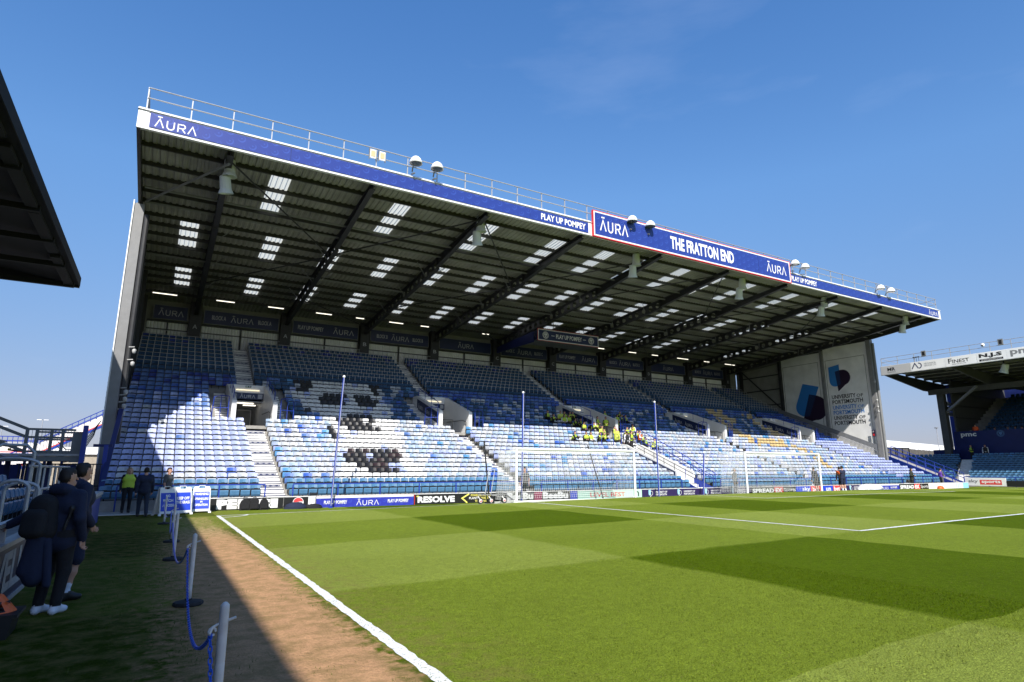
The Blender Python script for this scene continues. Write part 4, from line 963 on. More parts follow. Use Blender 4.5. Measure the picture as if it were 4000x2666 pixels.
r = empty('notice', (XR - .3, 11.1, 5.2), 'small purple notice on the front column of the printed wall', 'notice'); b.obj('notice_plate', r)
b = MB(); b.flat(text('P', .08, .42, .14, .18), face_x(XR - .335, 11.25, 5.15), LETW); b.flat(rect2(.05, .08, .25, .28), face_x(XR - .335, 11.25, 5.15), RED); b.obj('lettering', r)
# cameras on the end columns
CAMG = mat('camera_housing_grey', (.42, .42, .42), .5)
def cctv(x, y, z, label, s=1, n=2):
    r = empty('security_camera', (x, y, z), label, 'security camera', 'security cameras on the stand columns')
    mb = MB(); mb.bar((x, y, z + .12), (x + s * .25, y - .05, z + .14), .05, .04, CAMG); mb.obj('arm', r)
    mb = MB(); mb.lathe((x + s * .25, y - .05, z - .12), [(.02, -.09), (.07, -.06), (.09, .0), (.10, .11), (.04, .16)], CAMG, 10); mb.obj('dome', r, smooth=True)
    mb = MB(); mb.sphere((x + s * .25, y - .05, z - .14), .06, BLACK, 8, 5); mb.obj('lens', r)
for i, z in enumerate((7.65, 7.0)): cctv(XL + .40, 10.1, z, f"{['upper', 'lower'][i]} of the large white dome cameras on the left end column")
for i, z in enumerate((5.55, 5.2, 4.85, 4.5)): cctv(XL + .28, 10.1, z, f"small white camera on the left end column, {['first', 'second', 'third', 'fourth'][i]} from the top")
for i, z in enumerate((11.0, 9.0, 8.3, 7.8)): cctv(XR - .35, 10.2, z, f"white camera on the far end column, {['first', 'second', 'third', 'lowest'][i]} from the top", -1)

# ================================================================== PERIMETER BOARDS
BY = 3.2
def adboard(x0, x1, m, label, marks=(), z1=.52, cap=WHITE, extra=None):
    r = empty('advertising_board', (x0, BY, 0), label, 'advertising board', 'boards along the foot of the end stand')
    mb = MB(); mb.box((x0 + .01, BY, .0), (x1 - .01, BY + .05, z1 - .03), m); mb.obj('board_face', r)
    mb = MB(); mb.box((x0 + .01, BY - .012, z1 - .03), (x1 - .01, BY + .07, z1), cap); mb.obj('top_edge', r)
    for q in range(max(2, int((x1 - x0) / 2.2))):
        x = x0 + .4 + q * 2.0; 
        if x > x1 - .1: break
        mb = MB(); mb.bar((x, BY + .05, .42), (x, BY + .5, 0.0), .04, .04, GREYS); mb.obj('back_stay', r)
    fr = face_y(x0, BY - .004, 0)
    for i, (me, mt, nm) in enumerate(marks):
        b = MB(); b.flat(me, fr, mt, .0015 * i); b.obj(nm, r)
    return r
def roundel(cx, cy, R):
    top = arc(cx, cy, R * .90, 170, 12, 12); mid1 = [(cx + R * .88, cy + R * .19), (cx + .45 * R, cy + R * .22), (cx - .1 * R, cy + R * .14), (cx - .5 * R, cy + .10 * R), (cx - R * .88, cy + R * .15)]
    bot = arc(cx, cy, R * .90, 192, 348, 12) + [(cx + .45 * R, cy - .24 * R), (cx - .1 * R, cy - .32 * R), (cx - .5 * R, cy - .34 * R)]
    return [(disc(cx, cy, R, 28), LETW, 'roundel'), (poly2(top + mid1), PRED, 'roundel_red'), (poly2(bot), MIDB, 'roundel_blue'), (text('PEPSI', cx - R * .72, cy - R * .22, R * 1.44, R * .34, .03), BLACK, 'lettering')]
adboard(-.95, 2.9, BOARDB, 'black board with huge white PEPSI letters behind the warning sign', [(disc(.55, .25, .27, 28), LETW, 'roundel'), (poly2(arc(.55, .25, .24, 170, 12, 12) + [(.77, .3), (.55, .29), (.33, .29)]), PRED, 'roundel_red'), (text('P', .36, .18, .12, .12, .03), BLACK, 'lettering'), (text('PEP', 1.18, .05, 1.25, .40, .075), LETW, 'lettering'), (text('SI', 2.66, .05, .95, .40, .075), LETW, 'lettering')])
adboard(2.9, 4.30, BOARDB, 'black board with a round red, white and blue cola roundel', roundel(.62, .245, .235) + [(rect2(1.05, .02, 1.36, .48), LETW, 'white_end')])
SM = lambda s, x, y, wd, ht, b=.03, m=LETW: (text(s, x, y, wd, ht, b), m, 'lettering')
adboard(4.3, 8.97, BRDB, 'blue board with PLAY UP POMPEY twice and a red top edge', [(rect2(.0, .40, 4.65, .485), LETW, 'white_band'), (rect2(0, .475, 4.65, .49), RED, 'red_band'), SM('PLAY UP POMPEY', .35, .14, 1.05, .16), (aura(1.85, .06, 1.05, .27), LETW, 'lettering'), SM('PLAY UP POMPEY', 3.35, .14, 1.05, .16)])
adboard(8.97, 11.36, BOARDB, 'black board reading RESOLVE in white', [SM('RESOLVE', .2, .08, 2.0, .31, .05), (rect2(.02, .0, .05, .48), RED, 'red_end'), (rect2(.14, .36, .26, .42), YEL, 'yellow_mark')])
adboard(11.36, 13.75, BOARDB, 'black board listing POWERED ACCESS in yellow with a yellow chevron', [(stroke([(.62, .46), (.22, .25), (.52, .02)], .07), YEL, 'chevron'), SM('POWERED ACCESS', .72, .33, 1.15, .11, .02, YEL), SM('HIVAC', 1.95, .33, .32, .10, .02), SM('PLANT', .62, .19, .5, .11, .02), SM('WASTE', 1.3, .19, .45, .11, .02, YEL), SM('TRAINING', .95, .04, .7, .11, .02, YEL)])
adboard(13.75, 18.88, BOARDB, 'black and white board reading BeeBu twice, behind the wheeled goal', [(rect2(0, .0, 5.1, .06), LETW, 'white_band'), SM('BeeBu', .5, .09, 1.62, .38, .06), (rect2(2.2, .06, 2.7, .48), mat('magenta_print', (.32, .02, .10), .5), 'magenta_patch'), SM('BeeBu', 2.75, .09, 1.7, .38, .06), (rect2(4.6, .06, 5.1, .48), MIDB, 'blue_patch'), (rect2(1.75, .40, 2.2, .48), DPURP, 'purple_patch')])
adboard(18.88, 23.72, MINT, 'pale mint green board with red lettering behind the wheeled goal', [SM('LEVEL BEST', .9, .12, 2.6, .26, .02, RED), SM('n', 4.3, .1, .3, .3, .01, BLACK)])
def uniboard(x0, x1, n, label):
    mk = []
    for q in range(n):
        u = (x1 - x0) * (q + .22) / n; s = .38; U, Pb, ov = uni_logo(u, .05, s)
        mk += [(U, PALEB, 'emblem_blue'), (stroke([(u + .10, .36)] + [(a, b) for a, b in arc(u + .22, .26, .12, 95, -75, 8)] + [(u + .13, .05), (u + .10, .36)], .022), LETW, 'emblem_outline'), SM('UNIVERSITY OF', u + .55, .27, 1.0, .11, .02), SM('PORTSMOUTH', u + .55, .11, .95, .12, .02)]
    return adboard(x0, x1, PURPS, label, mk)
uniboard(23.72, 28.6, 2, 'purple board with two white University of Portsmouth prints right of the wheeled goal')
uniboard(28.6, 31.17, 1, 'purple University of Portsmouth board at the foot of the middle staircase')
uniboard(31.17, 33.71, 1, 'purple University of Portsmouth board behind the side of the far goal net')
def spread(x0, x1, label):
    wd = x1 - x0
    return adboard(x0, x1, BOARDB, label, [(rect2(wd * .50, .0, wd * .70, .48), PRED, 'red_box'), SM('SPREAD', .12, .08, wd * .47, .31, .05), SM('EX', wd * .525, .08, wd * .15, .31, .05), SM('Sports', wd * .72, .06, wd * .26, .32, .0)])
spread(33.71, 38.63, 'black SPREADEX Sports board with a red box inside the far goal')
adboard(38.63, 43.15, MIDB, 'blue sky bet board behind the right post of the far goal', [SM('sky', .75, .08, .9, .34, .02), (rect2(1.72, .0, 2.95, .48), PRED, 'red_box'), SM('bet', 1.95, .1, .8, .32, .02), SM('un', 3.6, .08, .6, .26, .02)])
adboard(43.15, 44.6, MIDB, 'small blue bet board just right of the far goal', [(rect2(.0, .0, .95, .48), PRED, 'red_box'), SM('bet', .1, .1, .75, .32, .02)])
uniboard(44.6, 47.8, 1, 'purple University of Portsmouth board behind the heap of white sheeting')
adboard(47.8, 52.46, BRDB, 'blue board with white frame near the far corner', [(rect2(0, .40, 4.64, .49), LETW, 'white_band'), (rect2(0, 0, .18, .4), LETW, 'white_end'), SM('PLAY UP POMPEY', .55, .15, 1.1, .15), (aura(1.95, .07, 1.05, .27), LETW, 'lettering'), SM('PLAY UP POMPEY', 3.3, .15, 1.0, .15)])
spread(52.46, 57.18, 'black SPREADEX Sports board with a red box in front of the photographers')
adboard(57.18, 63.36, WHITE, 'long blank white board at the far corner', [(rect2(4.9, .05, 5.0, .45), PALEB, 'stripe'), (rect2(5.2, .05, 5.3, .45), PALEB, 'stripe'), (rect2(5.5, .05, 5.6, .45), PALEB, 'stripe')])
adboard(63.36, 64.4, PALEB, 'short pale blue end board at the far corner')

# ================================================================== GOALS
def goal(cx, z0, wheels, label):
    r = empty('goal', (cx, 0, z0), label, 'goal', None)
    w2 = 3.66 + .06; H = 2.44 + .06; R = .062
    for s in (-1, 1):
        mb = MB(); mb.tube([(cx + s * w2, 0, z0 - .02), (cx + s * w2, 0, z0 + H + .05)], R, GOALW, 12); mb.obj('post', r, smooth=False)
    mb = MB(); mb.tube([(cx - w2 - .06, 0, z0 + H), (cx + w2 + .06, 0, z0 + H)], R, GOALW, 12); mb.obj('crossbar', r)
    D = 2.1; 
    mb = MB()
    if wheels:
        zf = lambda x: gz(x, D) + .05
        mb.bar((cx - w2, .1, z0 + .05), (cx - w2, D, zf(cx - w2)), .12, .10, GOALW); mb.bar((cx + w2, .1, z0 + .05), (cx + w2, D, zf(cx + w2)), .12, .10, GOALW); mb.bar((cx - w2, D, zf(cx - w2)), (cx + w2, D, zf(cx + w2)), .12, .10, GOALW); mb.obj('ground_frame', r)
    else:
        mb.tube([(cx - w2, 0.06, z0 + .03), (cx - w2, D, z0 - .10), (cx + w2, D, z0 - .10), (cx + w2, .06, z0 + .03)], .03, GOALW, 6); mb.obj('ground_frame', r)
    # net: cords as thin strips, hung with a little sag
    N = MB(); pit = .125
    def cord(pts, t=.009):
        for a, b in zip(pts[:-1], pts[1:]): N.bar(a, b, t, t, NET)
    nx = int(2 * w2 / pit); nzv = int(H / pit)
    def back(u, v): # u across, v 0 ground..1 top
        y = D - .12 * math.sin(v * math.pi) - (.0 if not wheels else .25 * v)
        return (cx - w2 + 2 * w2 * u, y, z0 + .05 + (H - .10) * v - .12 * v * math.sin(u * math.pi))
    for i in range(nx + 1): cord([back(i / nx, v / 4) for v in range(5)])
    for j in range(nzv + 1): cord([back(u / 10, j / nzv) for u in range(11)])
    for s in (0, 1):
        def side(a, v): 
            p = back(s, v); return (p[0], p[1] * a, z0 + .05 + (H - .05) * v - .10 * v * math.sin(a * math.pi))
        for i in range(1, 17): cord([side(i / 16, v / 4) for v in range(5)])
        for j in range(nzv + 1): cord([side(a / 5, j / nzv) for a in range(6)])
    def top(u, a):
        p = back(u, 1); return (p[0], p[1] * a, z0 + H - .12 * math.sin(u * math.pi) * a - .06 * math.sin(a * math.pi))
    for i in range(nx + 1): cord([top(i / nx, a / 3) for a in range(4)])
    for j in range(1, 17): cord([top(u / 10, j / 16) for u in range(11)])
    o = N.obj('net', r); o['kind'] = 'stuff'
    if wheels:
        for (x, y, d) in ((11.5, 1.0, 'l'), (12.05, .95, 'm'), (12.75, .9, 'r')):
            zz = gz(x, y); wl = MB(); RR = Matrix.Rotation(math.radians(90), 3, 'Y')
            wl.lathe((x, y, zz + .15), [(.09, -.05), (.145, -.045), (.155, 0), (.145, .045), (.09, .05)], RUBBER, 16, rot=Matrix.Rotation(math.radians(90), 3, 'X')); wo = wl.obj('wheel', r)
            wl = MB(); wl.lathe((x, y, zz + .15), [(.03, -.056), (.085, -.054), (.085, .054), (.03, .056)], WHITE, 12, rot=Matrix.Rotation(math.radians(90), 3, 'X')); wl.lathe((x, y - .057, zz + .15), [(.055, 0), (.055, .006), (.02, .007)], PRED, 10, rot=Matrix.Rotation(math.radians(90), 3, 'X')); wl.obj('rim', wo)
            wl = MB(); wl.bar((x - .12, y, zz + .36), (x, y - .07, zz + .15), .03, .04, WHITE); wl.obj('fork', r)
        wl = MB(); wl.bar((11.4, 1.05, gz(12) + .36), (12.95, 1.0, gz(12) + .36), .05, .05, GREYS); wl.bar((12.9, 1.0, gz(12) + .36), (12.9, .2, gz(12) + .1), .05, .05, GREYS); wl.obj('wheel_carrier', r)
        for dx in (0, .32):
            wl = MB(); wl.tube([(11.75 + dx, 1.0, gz(12) + .38), (12.15 + dx, 1.35, gz(12) + 1.55)], .02, GALV, 6); wl.obj('tow_handle', r)
        wl = MB(); wl.tube([(12.15, 1.35, gz(12) + 1.55), (12.47, 1.35, gz(12) + 1.55)], .02, GALV, 6); wl.obj('tow_handle', r)
    return r
goal(12.94 + 3.66 + .05, gz(16.6), True, 'nearer white wheeled training goal with a white net on the goal line')
goal(33.1, gz(33.1), False, 'farther white goal standing in front of the middle of the end stand')
# net supports behind: two black stanchions, four blue ball-net poles
for (x, y, h, lean, d) in ((12.6, 2.35, 3.0, -.12, 'left of the wheeled goal'), (19.9, 2.3, 2.9, -.75, 'leaning inside the wheeled goal near its right post')):
    r = empty('net_stanchion', (x, y, 0), f'thin black net stanchion {d}', 'stanchion', 'black net stanchions')
    mb = MB(); mb.tube([(x + .12, y, .0), (x + lean, y + .2, h + .15)], .04, BLACK, 8); mb.obj('pole', r)
    mb = MB(); mb.box((x - .05, y - .2, .0), (x + .3, y + .2, .06), BLACK); mb.obj('foot_plate', r)
for (x, y, z1, lean, d) in ((4.85, 2.75, 5.95, .26, 'leftmost, in front of the PLAY UP POMPEY board'), (14.75, 2.55, 5.80, .12, 'standing behind the left part of the wheeled goal'), (24.55, 2.6, 5.82, 0, 'in front of the first purple board'), (28.35, 2.6, 2.75, .3, 'shorter one near the middle staircase')):
    r = empty('ball_net_pole', (x, y, 0), f'slim blue ball-net pole, {d}', 'pole', 'blue ball-net poles')
    mb = MB(); mb.tube([(x, y, -.02), (x + lean * .5, y, z1 * .5), (x + lean, y, z1)], .045, ROYALS, 8); mb.obj('shaft', r)
    mb = MB(); mb.sphere((x + lean, y, z1 + .02), .07, WHITE, 8, 5); mb.obj('pulley', r)
    mb = MB(); mb.box((x - .09, y - .09, 0), (x + .09, y + .09, .03), ROYALS); mb.tube([(x, y - .06, .1), (x + lean * .5, y - .06, z1 * .5), (x + lean, y - .06, z1)], .008, WHITE, 4); mb.obj('halyard', r)

# ================================================================== THINGS ON THE VERGE
def a_sign(x, y, rz, lines, label, wd=.62, ht=1.02, wide=False):
    r = empty('folding_sign', (x, y, 0), label, 'warning sign', 'white folding signs by the corner', rz)
    def P(name, mb, par=r): return part(name, mb.mesh(name), par)
    t = .26
    for s, nm in ((-1, 'front_leaf'), (1, 'rear_leaf')):
        mb = MB(); fr = lambda u, v, w=0.0: (u, s * (.02 + .24 * (1 - v / ht)) + (-w if s < 0 else w), v)
        w2 = wd / 2
        mb.prism([(-w2, .07), (w2, .07), (w2 * .93, ht - .07), (-w2 * .93, ht - .07)], .035, fr, WHITE)
        for a in (-1, 1): mb.prism([(a * w2 * .98 - .05, 0), (a * w2 * .98 + .05, 0), (a * w2 * .98 + .05, .07), (a * w2 * .98 - .05, .07)], .035, fr, WHITE)
        for a in (-1, 1): mb.prism([(a * .20 - .09, ht - .07), (a * .20 + .09, ht - .07), (a * .20 + .07, ht), (a * .20 - .07, ht)], .035, fr, WHITE)
        lf = P(nm, mb)
        if s < 0:
            b = MB(); b.prism([(-w2 * .88, .16), (w2 * .88, .16), (w2 * .83, ht - .20), (-w2 * .83, ht - .20)], .006, lambda u, v, w=0.0: fr(u, v, w + .036), MIDB); P('blue_panel', b, lf)
            b = MB(); n = len(lines)
            for i, (tx, ww, yy, hh) in enumerate(lines): b.flat(text(tx, -ww / 2, yy, ww, hh, .035), lambda u, v, w=0.0: fr(u, v, w + .045), LETW)
            P('lettering', b, lf)
    mb = MB(); mb.tube([(-.12, -.02, ht - .03), (-.1, 0, ht + .03), (.1, 0, ht + .03), (.12, -.02, ht - .03)], .015, WHITE, 6); P('handle', mb)
    return r
a_sign(-1.66, 1.35, .42, [('NO', .16, .66, .10), ('PITCH', .36, .49, .10), ('ACCESS', .42, .32, .10)], 'white A-frame sign reading NO PITCH ACCESS at the shade edge')
a_sign(-1.12, 1.72, .24, [('KEEP OFF', .44, .55, .11), ('THE GRASS', .47, .40, .11)], 'white A-frame sign reading KEEP OFF THE GRASS in the middle of three')
a_sign(-.42, 2.3, .03, [('WARNING', .48, .68, .10), ('SPRINKLERS', .50, .50, .09), ('IN', .08, .40, .07), ('OPERATION', .46, .27, .09)], 'white sign reading WARNING SPRINKLERS IN OPERATION before the PEPSI board', .66)
# rope barrier posts
PT = [(-1.74, -2.9, 1.06, 'farthest, beside the NO PITCH ACCESS sign'), (-1.62, -8.4, 1.04, 'second from the far end'), (-1.66, -11.8, 1.06, 'third from the far end'), (-1.59, -16.35, 1.06, 'second nearest, with the large base in view'), (-1.50, -19.95, 1.06, 'nearest, at the bottom of the picture')]
PT = [(-1.72, -3.0, .85, 'farthest, beside the NO PITCH ACCESS sign'), (-1.62, -8.57, .85, 'second from the far end'), (-1.66, -11.87, .85, 'middle one of the row'), (-1.59, -16.37, .85, 'second nearest, its whole base in view'), (-1.66, -21.1, .85, 'nearest, cut by the bottom edge')]
tops = []
for (x, y, h, d) in PT:
    r = empty('barrier_post', (x, y, 0), f'white chain barrier post, {d}', 'barrier post', 'chain barrier posts along the verge')
    mb = MB(); pr = [(.030, .05)]
    for q in range(5): zz = .08 + (h - .1) * (q + 1) / 5; pr += [(.030 - .0006 * q, zz - .012), (.0275, zz - .006), (.030 - .0006 * q, zz)]
    pr += [(.0265, h), (.013, h + .016), (.002, h + .02)]
    mb.lathe((x, y, 0), pr, POSTW, 14); mb.obj('shaft', r, smooth=True)
    mb = MB(); mb.lathe((x, y, 0), [(.17, .0), (.18, .015), (.17, .045), (.12, .055), (.045, .062), (.04, .08)], RUBBER, 10); mb.obj('rubber_base', r)
    mb = MB(); mb.tube([(x - .075, y - .02, h - .155), (x - .06, y - .01, h - .12), (x - .035, y, h - .11), (x + .07, y - .01, h - .075)], .008, POSTW, 6)
    mb.tube([(x - .06 + .02 * math.cos(a), y - .01, h - .145 + .022 * math.sin(a)) for a in np.linspace(0, 5.5, 10)], .007, POSTW, 5)
    mb.obj('chain_hook', r); tops.append((x - .07, y - .02, h - .17))
tops.append((-1.74, -24.3, .66))
def link_mesh():
    mb = MB(); pts = [(math.cos(a) * .011, math.sin(a) * .019 + (.008 if math.sin(a) > 0 else -.008), 0) for a in np.linspace(0, 2 * math.pi, 11)]
    mb.tube(pts, .0042, CHAIN, 5); return mb.mesh('chain_link')
LM = link_mesh(); nl = 0
cats = [(.25, 'between the two farthest posts'), (.32, 'between the second and middle posts'), (.40, 'sagging between the middle and second nearest posts'), (.45, 'sagging between the two nearest posts'), (.55, 'hanging from the nearest post out of the frame')]
for i in range(5):
    a, b = Vector(tops[i]), Vector(tops[i + 1]); sag = cats[i][0]
    def P(t): p = a.lerp(b, t); p.z -= 4 * sag * t * (1 - t); return p
    n = 400; S = [P(q / n) for q in range(n + 1)]; acc = [0]
    for q in range(n): acc.append(acc[-1] + (S[q + 1] - S[q]).length)
    if i >= 3:
        r = empty('barrier_chain', a, f'blue plastic chain {cats[i][1]}', 'chain', 'blue chains of the verge barrier')
        step = .044; m = int(acc[-1] / step); J = MB()
        for q in range(m + 1):
            d = q * step; k = min(n - 1, int(np.searchsorted(acc, d))); p = S[k]; t = (S[min(k + 1, n)] - S[max(k - 1, 0)]).normalized()
            rot = t.to_track_quat('Y', 'Z').to_matrix() @ Matrix.Rotation(math.pi / 2 * (q % 2) + .5, 3, 'Y')
            if i == 4 or q < 150:
                o = part('chain_link', LM, r); o.matrix_local = Matrix.Translation(p - a) @ rot.to_4x4(); nl += 1
    else:
        mb = MB(); mb.tube([S[q] for q in range(0, n + 1, 16)], .014, CHAIN, 6); o = mb.obj('barrier_chain', loc=tuple(a)); tag(o, f'blue plastic chain {cats[i][1]}', 'chain', 'blue chains of the verge barrier')
# bags by the boards
def lump(name, c, sx, sy, sz, m, label, cat, seed, group=None, n=14, k=9):
    rs = random.Random(seed); mb = MB(); vs = []; fs = []
    for i in range(k + 1):
        ph = math.pi / 2 * i / k
        for j in range(n):
            a = 2 * math.pi * j / n; r = 1 + rs.uniform(-.13, .13); e = math.cos(ph) ** .7
            vs.append((c[0] + sx * e * math.cos(a) * r, c[1] + sy * e * math.sin(a) * r, c[2] + sz * math.sin(ph) * (1 + rs.uniform(-.12, .1))))
    for i in range(k):
        for j in range(n): fs.append((i * n + j, i * n + (j + 1) % n, (i + 1) * n + (j + 1) % n, (i + 1) * n + j))
    fs.append(tuple(k * n + j for j in range(n))); mb.add(vs, fs, m); o = mb.obj(name, smooth=True, loc=(c[0], c[1], c[2])); return tag(o, label, cat, group)
def suitcase(x, y, wd, ht, label, backpack=False):
    r = empty('suitcase' if not backpack else 'rucksack', (x, y, 0), label, 'luggage', 'dark bags against the PEPSI board')
    mb = MB(); P = [(-wd / 2, .05), (wd / 2, .05), (wd / 2, ht - .06), (wd / 2 - .05, ht), (-wd / 2 + .05, ht), (-wd / 2, ht - .06)]
    if backpack: P = [(-wd / 2, .0), (wd / 2, .0), (wd * .52, ht * .5), (wd * .36, ht * .85), (wd * .15, ht), (-wd * .15, ht), (-wd * .36, ht * .85), (-wd * .52, ht * .5)]
    mb.prism(P, .22, lambda u, v, w: (x + u, y - w, v), BLKF); mb.obj('body', r)
    mb = MB(); mb.prism([(-wd * .38, ht * .15), (wd * .38, ht * .15), (wd * .38, ht * .6), (-wd * .38, ht * .6)], .04, lambda u, v, w: (x + u, y - .22 - w, v), BLKF); mb.obj('pocket', r)
    mb = MB(); mb.tube([(x - wd * .2, y - .1, ht), (x - wd * .2, y - .1, ht + .06), (x + wd * .2, y - .1, ht + .06), (x + wd * .2, y - .1, ht)], .012, BLACK, 5); mb.obj('handle', r)
    if not backpack:
        for s in (-1, 1):
            mb = MB(); mb.tube([(x + s * wd * .4 - .02, y - .12, .03), (x + s * wd * .4 + .02, y - .12, .03)], .03, BLACK, 8); mb.obj('wheel', r)
suitcase(1.30, 3.0, .40, .46, 'black holdall with a white tag, leftmost against the board', True)
suitcase(1.66, 2.95, .34, .46, 'upright black suitcase standing between two black rucksacks')
suitcase(2.05, 2.95, .34, .47, 'black rucksack leaning right of the upright suitcase', True)
lump('coat_heap', (3.35, 2.85, 0), .48, .25, .27, NAVYF, 'navy coats heaped under the round cola logo', 'clothes', 3, None)
lump('holdall', (4.12, 2.85, 0), .40, .2, .19, BLKF, 'flat black holdall between the coat heap and the blue board', 'bag', 5)
r = empty('plastic_chair', (4.3, 3.6, 0), 'black chair back poking up behind the blue board', 'chair'); mb = MB(); mb.tube([(4.1, 3.5, 0), (4.1, 3.6, .66), (4.4, 3.6, .66), (4.4, 3.5, 0)], .02, BLACK, 6); mb.box((4.12, 3.58, .5), (4.38, 3.61, .64), BLACK); mb.obj('chair_frame', r); mb = MB(); mb.box((4.1, 3.3, .3), (4.4, 3.58, .33), BLACK); mb.obj('seat', r)
lump('white_sheeting', (45.6, 1.8, .2), 1.55, .5, .38, WHITEF, 'heap of white sheeting on the grass right of the far goal', 'sheeting', 9, None, 18, 9)
lump('cone_bag', (58.1, 2.7, 0), .35, .25, .28, ORANGE, 'small orange heap before the long white board', 'bag', 12)
# orange marker dome on a black tub at the near left
r = empty('equipment_tub', (-3.12, -16.75, 0), 'black plastic tub on the grass at the bottom left corner', 'tub'); mb = MB(); mb.prism([(-.36, 0), (.36, 0), (.40, .20), (.44, .20), (.44, .23), (-.44, .23), (-.44, .20), (-.40, .20)], .62, lambda u, v, w: (-3.56 + u * .85, -17.25 + w * .8, v), BLACK); mb.obj('tub_body', r)
r = empty('marker_dome', (-3.53, -17.0, .23), 'orange slotted marker dome lying on the black tub', 'marker cone'); 
mb = MB(); n = 28; vs = []; fs = []
prof = [(.30, .0), (.29, .01), (.17, .14), (.14, .15)]
for rr, h in prof:
    for j in range(n): a = 2 * math.pi * j / n; vs.append((-3.53 + rr * math.cos(a), -17.0 + rr * .78 * math.sin(a), .235 + h * 1.15))
for i in range(3):
    for j in range(n):
        if i == 1 and j % 7 == 3: continue
        fs.append((i * n + j, i * n + (j + 1) % n, (i + 1) * n + (j + 1) % n, (i + 1) * n + j))
mb.add(vs, fs, ORANGE); mb.obj('shell', r)
for j in range(6):
    a = math.radians(200 + j * 28); mb = MB(); mb.prism([(-.03, 0), (.03, 0), (0, -.03)], .004, lambda u, v, w: (-3.53 + (.232 + w - v * .9) * math.cos(a) - u * math.sin(a), -17.0 + ((.232 + w - v * .9) * math.sin(a)) * .78 + u * math.cos(a), .345 + v * .9), BLACK); mb.obj('slot', r)

# ================================================================== NORTH STAND (far right)
ns = empty('grandstand', (70.5, 5.0, 0), 'dark two-tier side stand at the far right with a white sponsor fascia', 'grandstand')
def np_(mb, name, kind=None):
    o = mb.obj(name, ns)
    if kind: o['kind'] = kind
    return o
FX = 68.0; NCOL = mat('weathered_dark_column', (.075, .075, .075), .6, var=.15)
mb = MB(); mb.box((FX, -60, 12.10), (FX + .12, 11.75, 13.12), WHITE); np_(mb, 'fascia')
def ns_roof(x): return 12.9 - .05 * (x - 68)
mb = MB(); n = 9
for q in range(n):
    xa = FX + .12 + q * 2.6; xb = xa + 2.6
    mb.add([(xa, -60, ns_roof(xa)), (xb, -60, ns_roof(xb)), (xb, 11.7, ns_roof(xb)), (xa, 11.7, ns_roof(xa)), (xa, -60, ns_roof(xa) - .02), (xb, -60, ns_roof(xb) - .02), (xb, 11.7, ns_roof(xb) - .02), (xa, 11.7, ns_roof(xa) - .02)], [(0, 1, 2, 3), (7, 6, 5, 4)], SHEET)
np_(mb, 'roof_sheet')
for q in range(11):
    x = FX + 1.0 + q * 2.0; mb = MB(); mb.box((x, -60, ns_roof(x) - .28), (x + .09, 11.65, ns_roof(x) - .03), PURL); np_(mb, 'purlin')
for y in (11.55, 5.0, -2.0, -9.0, -16.0):
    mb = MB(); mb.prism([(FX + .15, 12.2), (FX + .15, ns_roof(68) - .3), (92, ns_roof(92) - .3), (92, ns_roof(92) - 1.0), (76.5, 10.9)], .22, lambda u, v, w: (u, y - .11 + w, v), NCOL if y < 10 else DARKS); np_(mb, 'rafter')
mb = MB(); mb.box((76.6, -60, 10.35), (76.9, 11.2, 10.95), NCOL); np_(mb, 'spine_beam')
mb = MB(); mb.box((71.5, -6.5, 12.42), (72.6, 4.6, 12.44), SKYL); np_(mb, 'rooflight')
mb = MB(); mb.box((71.6, 5.6, 12.42), (72.3, 7.0, 12.44), SKYL); np_(mb, 'rooflight')
mb = MB(); mb.box((77.0, 9.85, -.1), (77.75, 10.55, 10.6), NCOL); np_(mb, 'column')
mb = MB(); mb.box((80.2, 9.7, -.1), (80.4, 10.9, 11.8), ROYALS); np_(mb, 'column')
mb = MB(); mb.bar((77.4, 10.0, 8.2), (75.2, 5.6, 10.7), .22, .22, GREYS); np_(mb, 'brace')
for z in (9.5, 8.9, 8.3): 
    mb = MB(); mb.bar((77.2, 10.3, z), (80.2, 10.4, z - .2), .10, .45, WHITE); np_(mb, 'tie_plate')
# white sponsor boards on its fascia: u runs towards -y
def nfas(y0, y1, m, label, items):
    r = empty('sponsor_sign', (FX - .02, y0, 12.15), label, 'sign', 'sponsor signs on the side-stand fascia')
    mb = MB(); mb.box((FX - .03, y1, 12.14), (FX - .004, y0, 13.10), m); mb.obj('sign_face', r)
    for i, (me, mt) in enumerate(items):
        b = MB(); b.flat(me, face_x(FX - .035, y0, 12.14), mt, .002 * i); b.obj('lettering', r)
nfas(11.7, 8.55, mat('grey_sign', (.48, .48, .48), .5), 'grey MR sign at the left end of the far fascia', [(text('MR', .72, .36, .85, .38, .03), BLACK), (text('ROOFING', .72, .16, .85, .10), BLACK)])
nfas(8.5, 5.2, WHITE, 'white AD mechanical services sign on the far fascia', [(join2([stroke([(.1, .25), (.42, .82), (.74, .25)], .1), stroke(arc(.78, .53, .28, 90, -90, 8), .1)]), NAVYS), (join2([text('MECHANICAL', 1.35, .58, 1.15, .16), text('SERVICES LTD', 1.35, .36, 1.15, .16)]), GREYS)])
nfas(5.15, 2.35, WHITE, 'white FINEST sign in the middle of the far fascia', [(join2([text('F', .3, .3, .34, .5, .01), text('INEST', .68, .3, 1.5, .36, .01)]), BLACK), (text('WINDOWS & DOORS', .6, .14, 1.3, .09), BLACK)])
nfas(2.3, -.15, WHITE, 'white N.J.S scaffolding sign with heavy black letters', [(join2([text('N.J.S', .2, .36, 1.95, .48, .05)]), BLACK), (rect2(.2, .1, 2.2, .3), BLACK), (text('SCAFFOLDING LTD', .35, .14, 1.7, .11), LETW)])
nfas(-.2, -6.0, WHITE, 'white pmc sign cut by the right edge of the picture', [(text('pmc', .3, .18, 2.2, .62, .03), GREYS)])
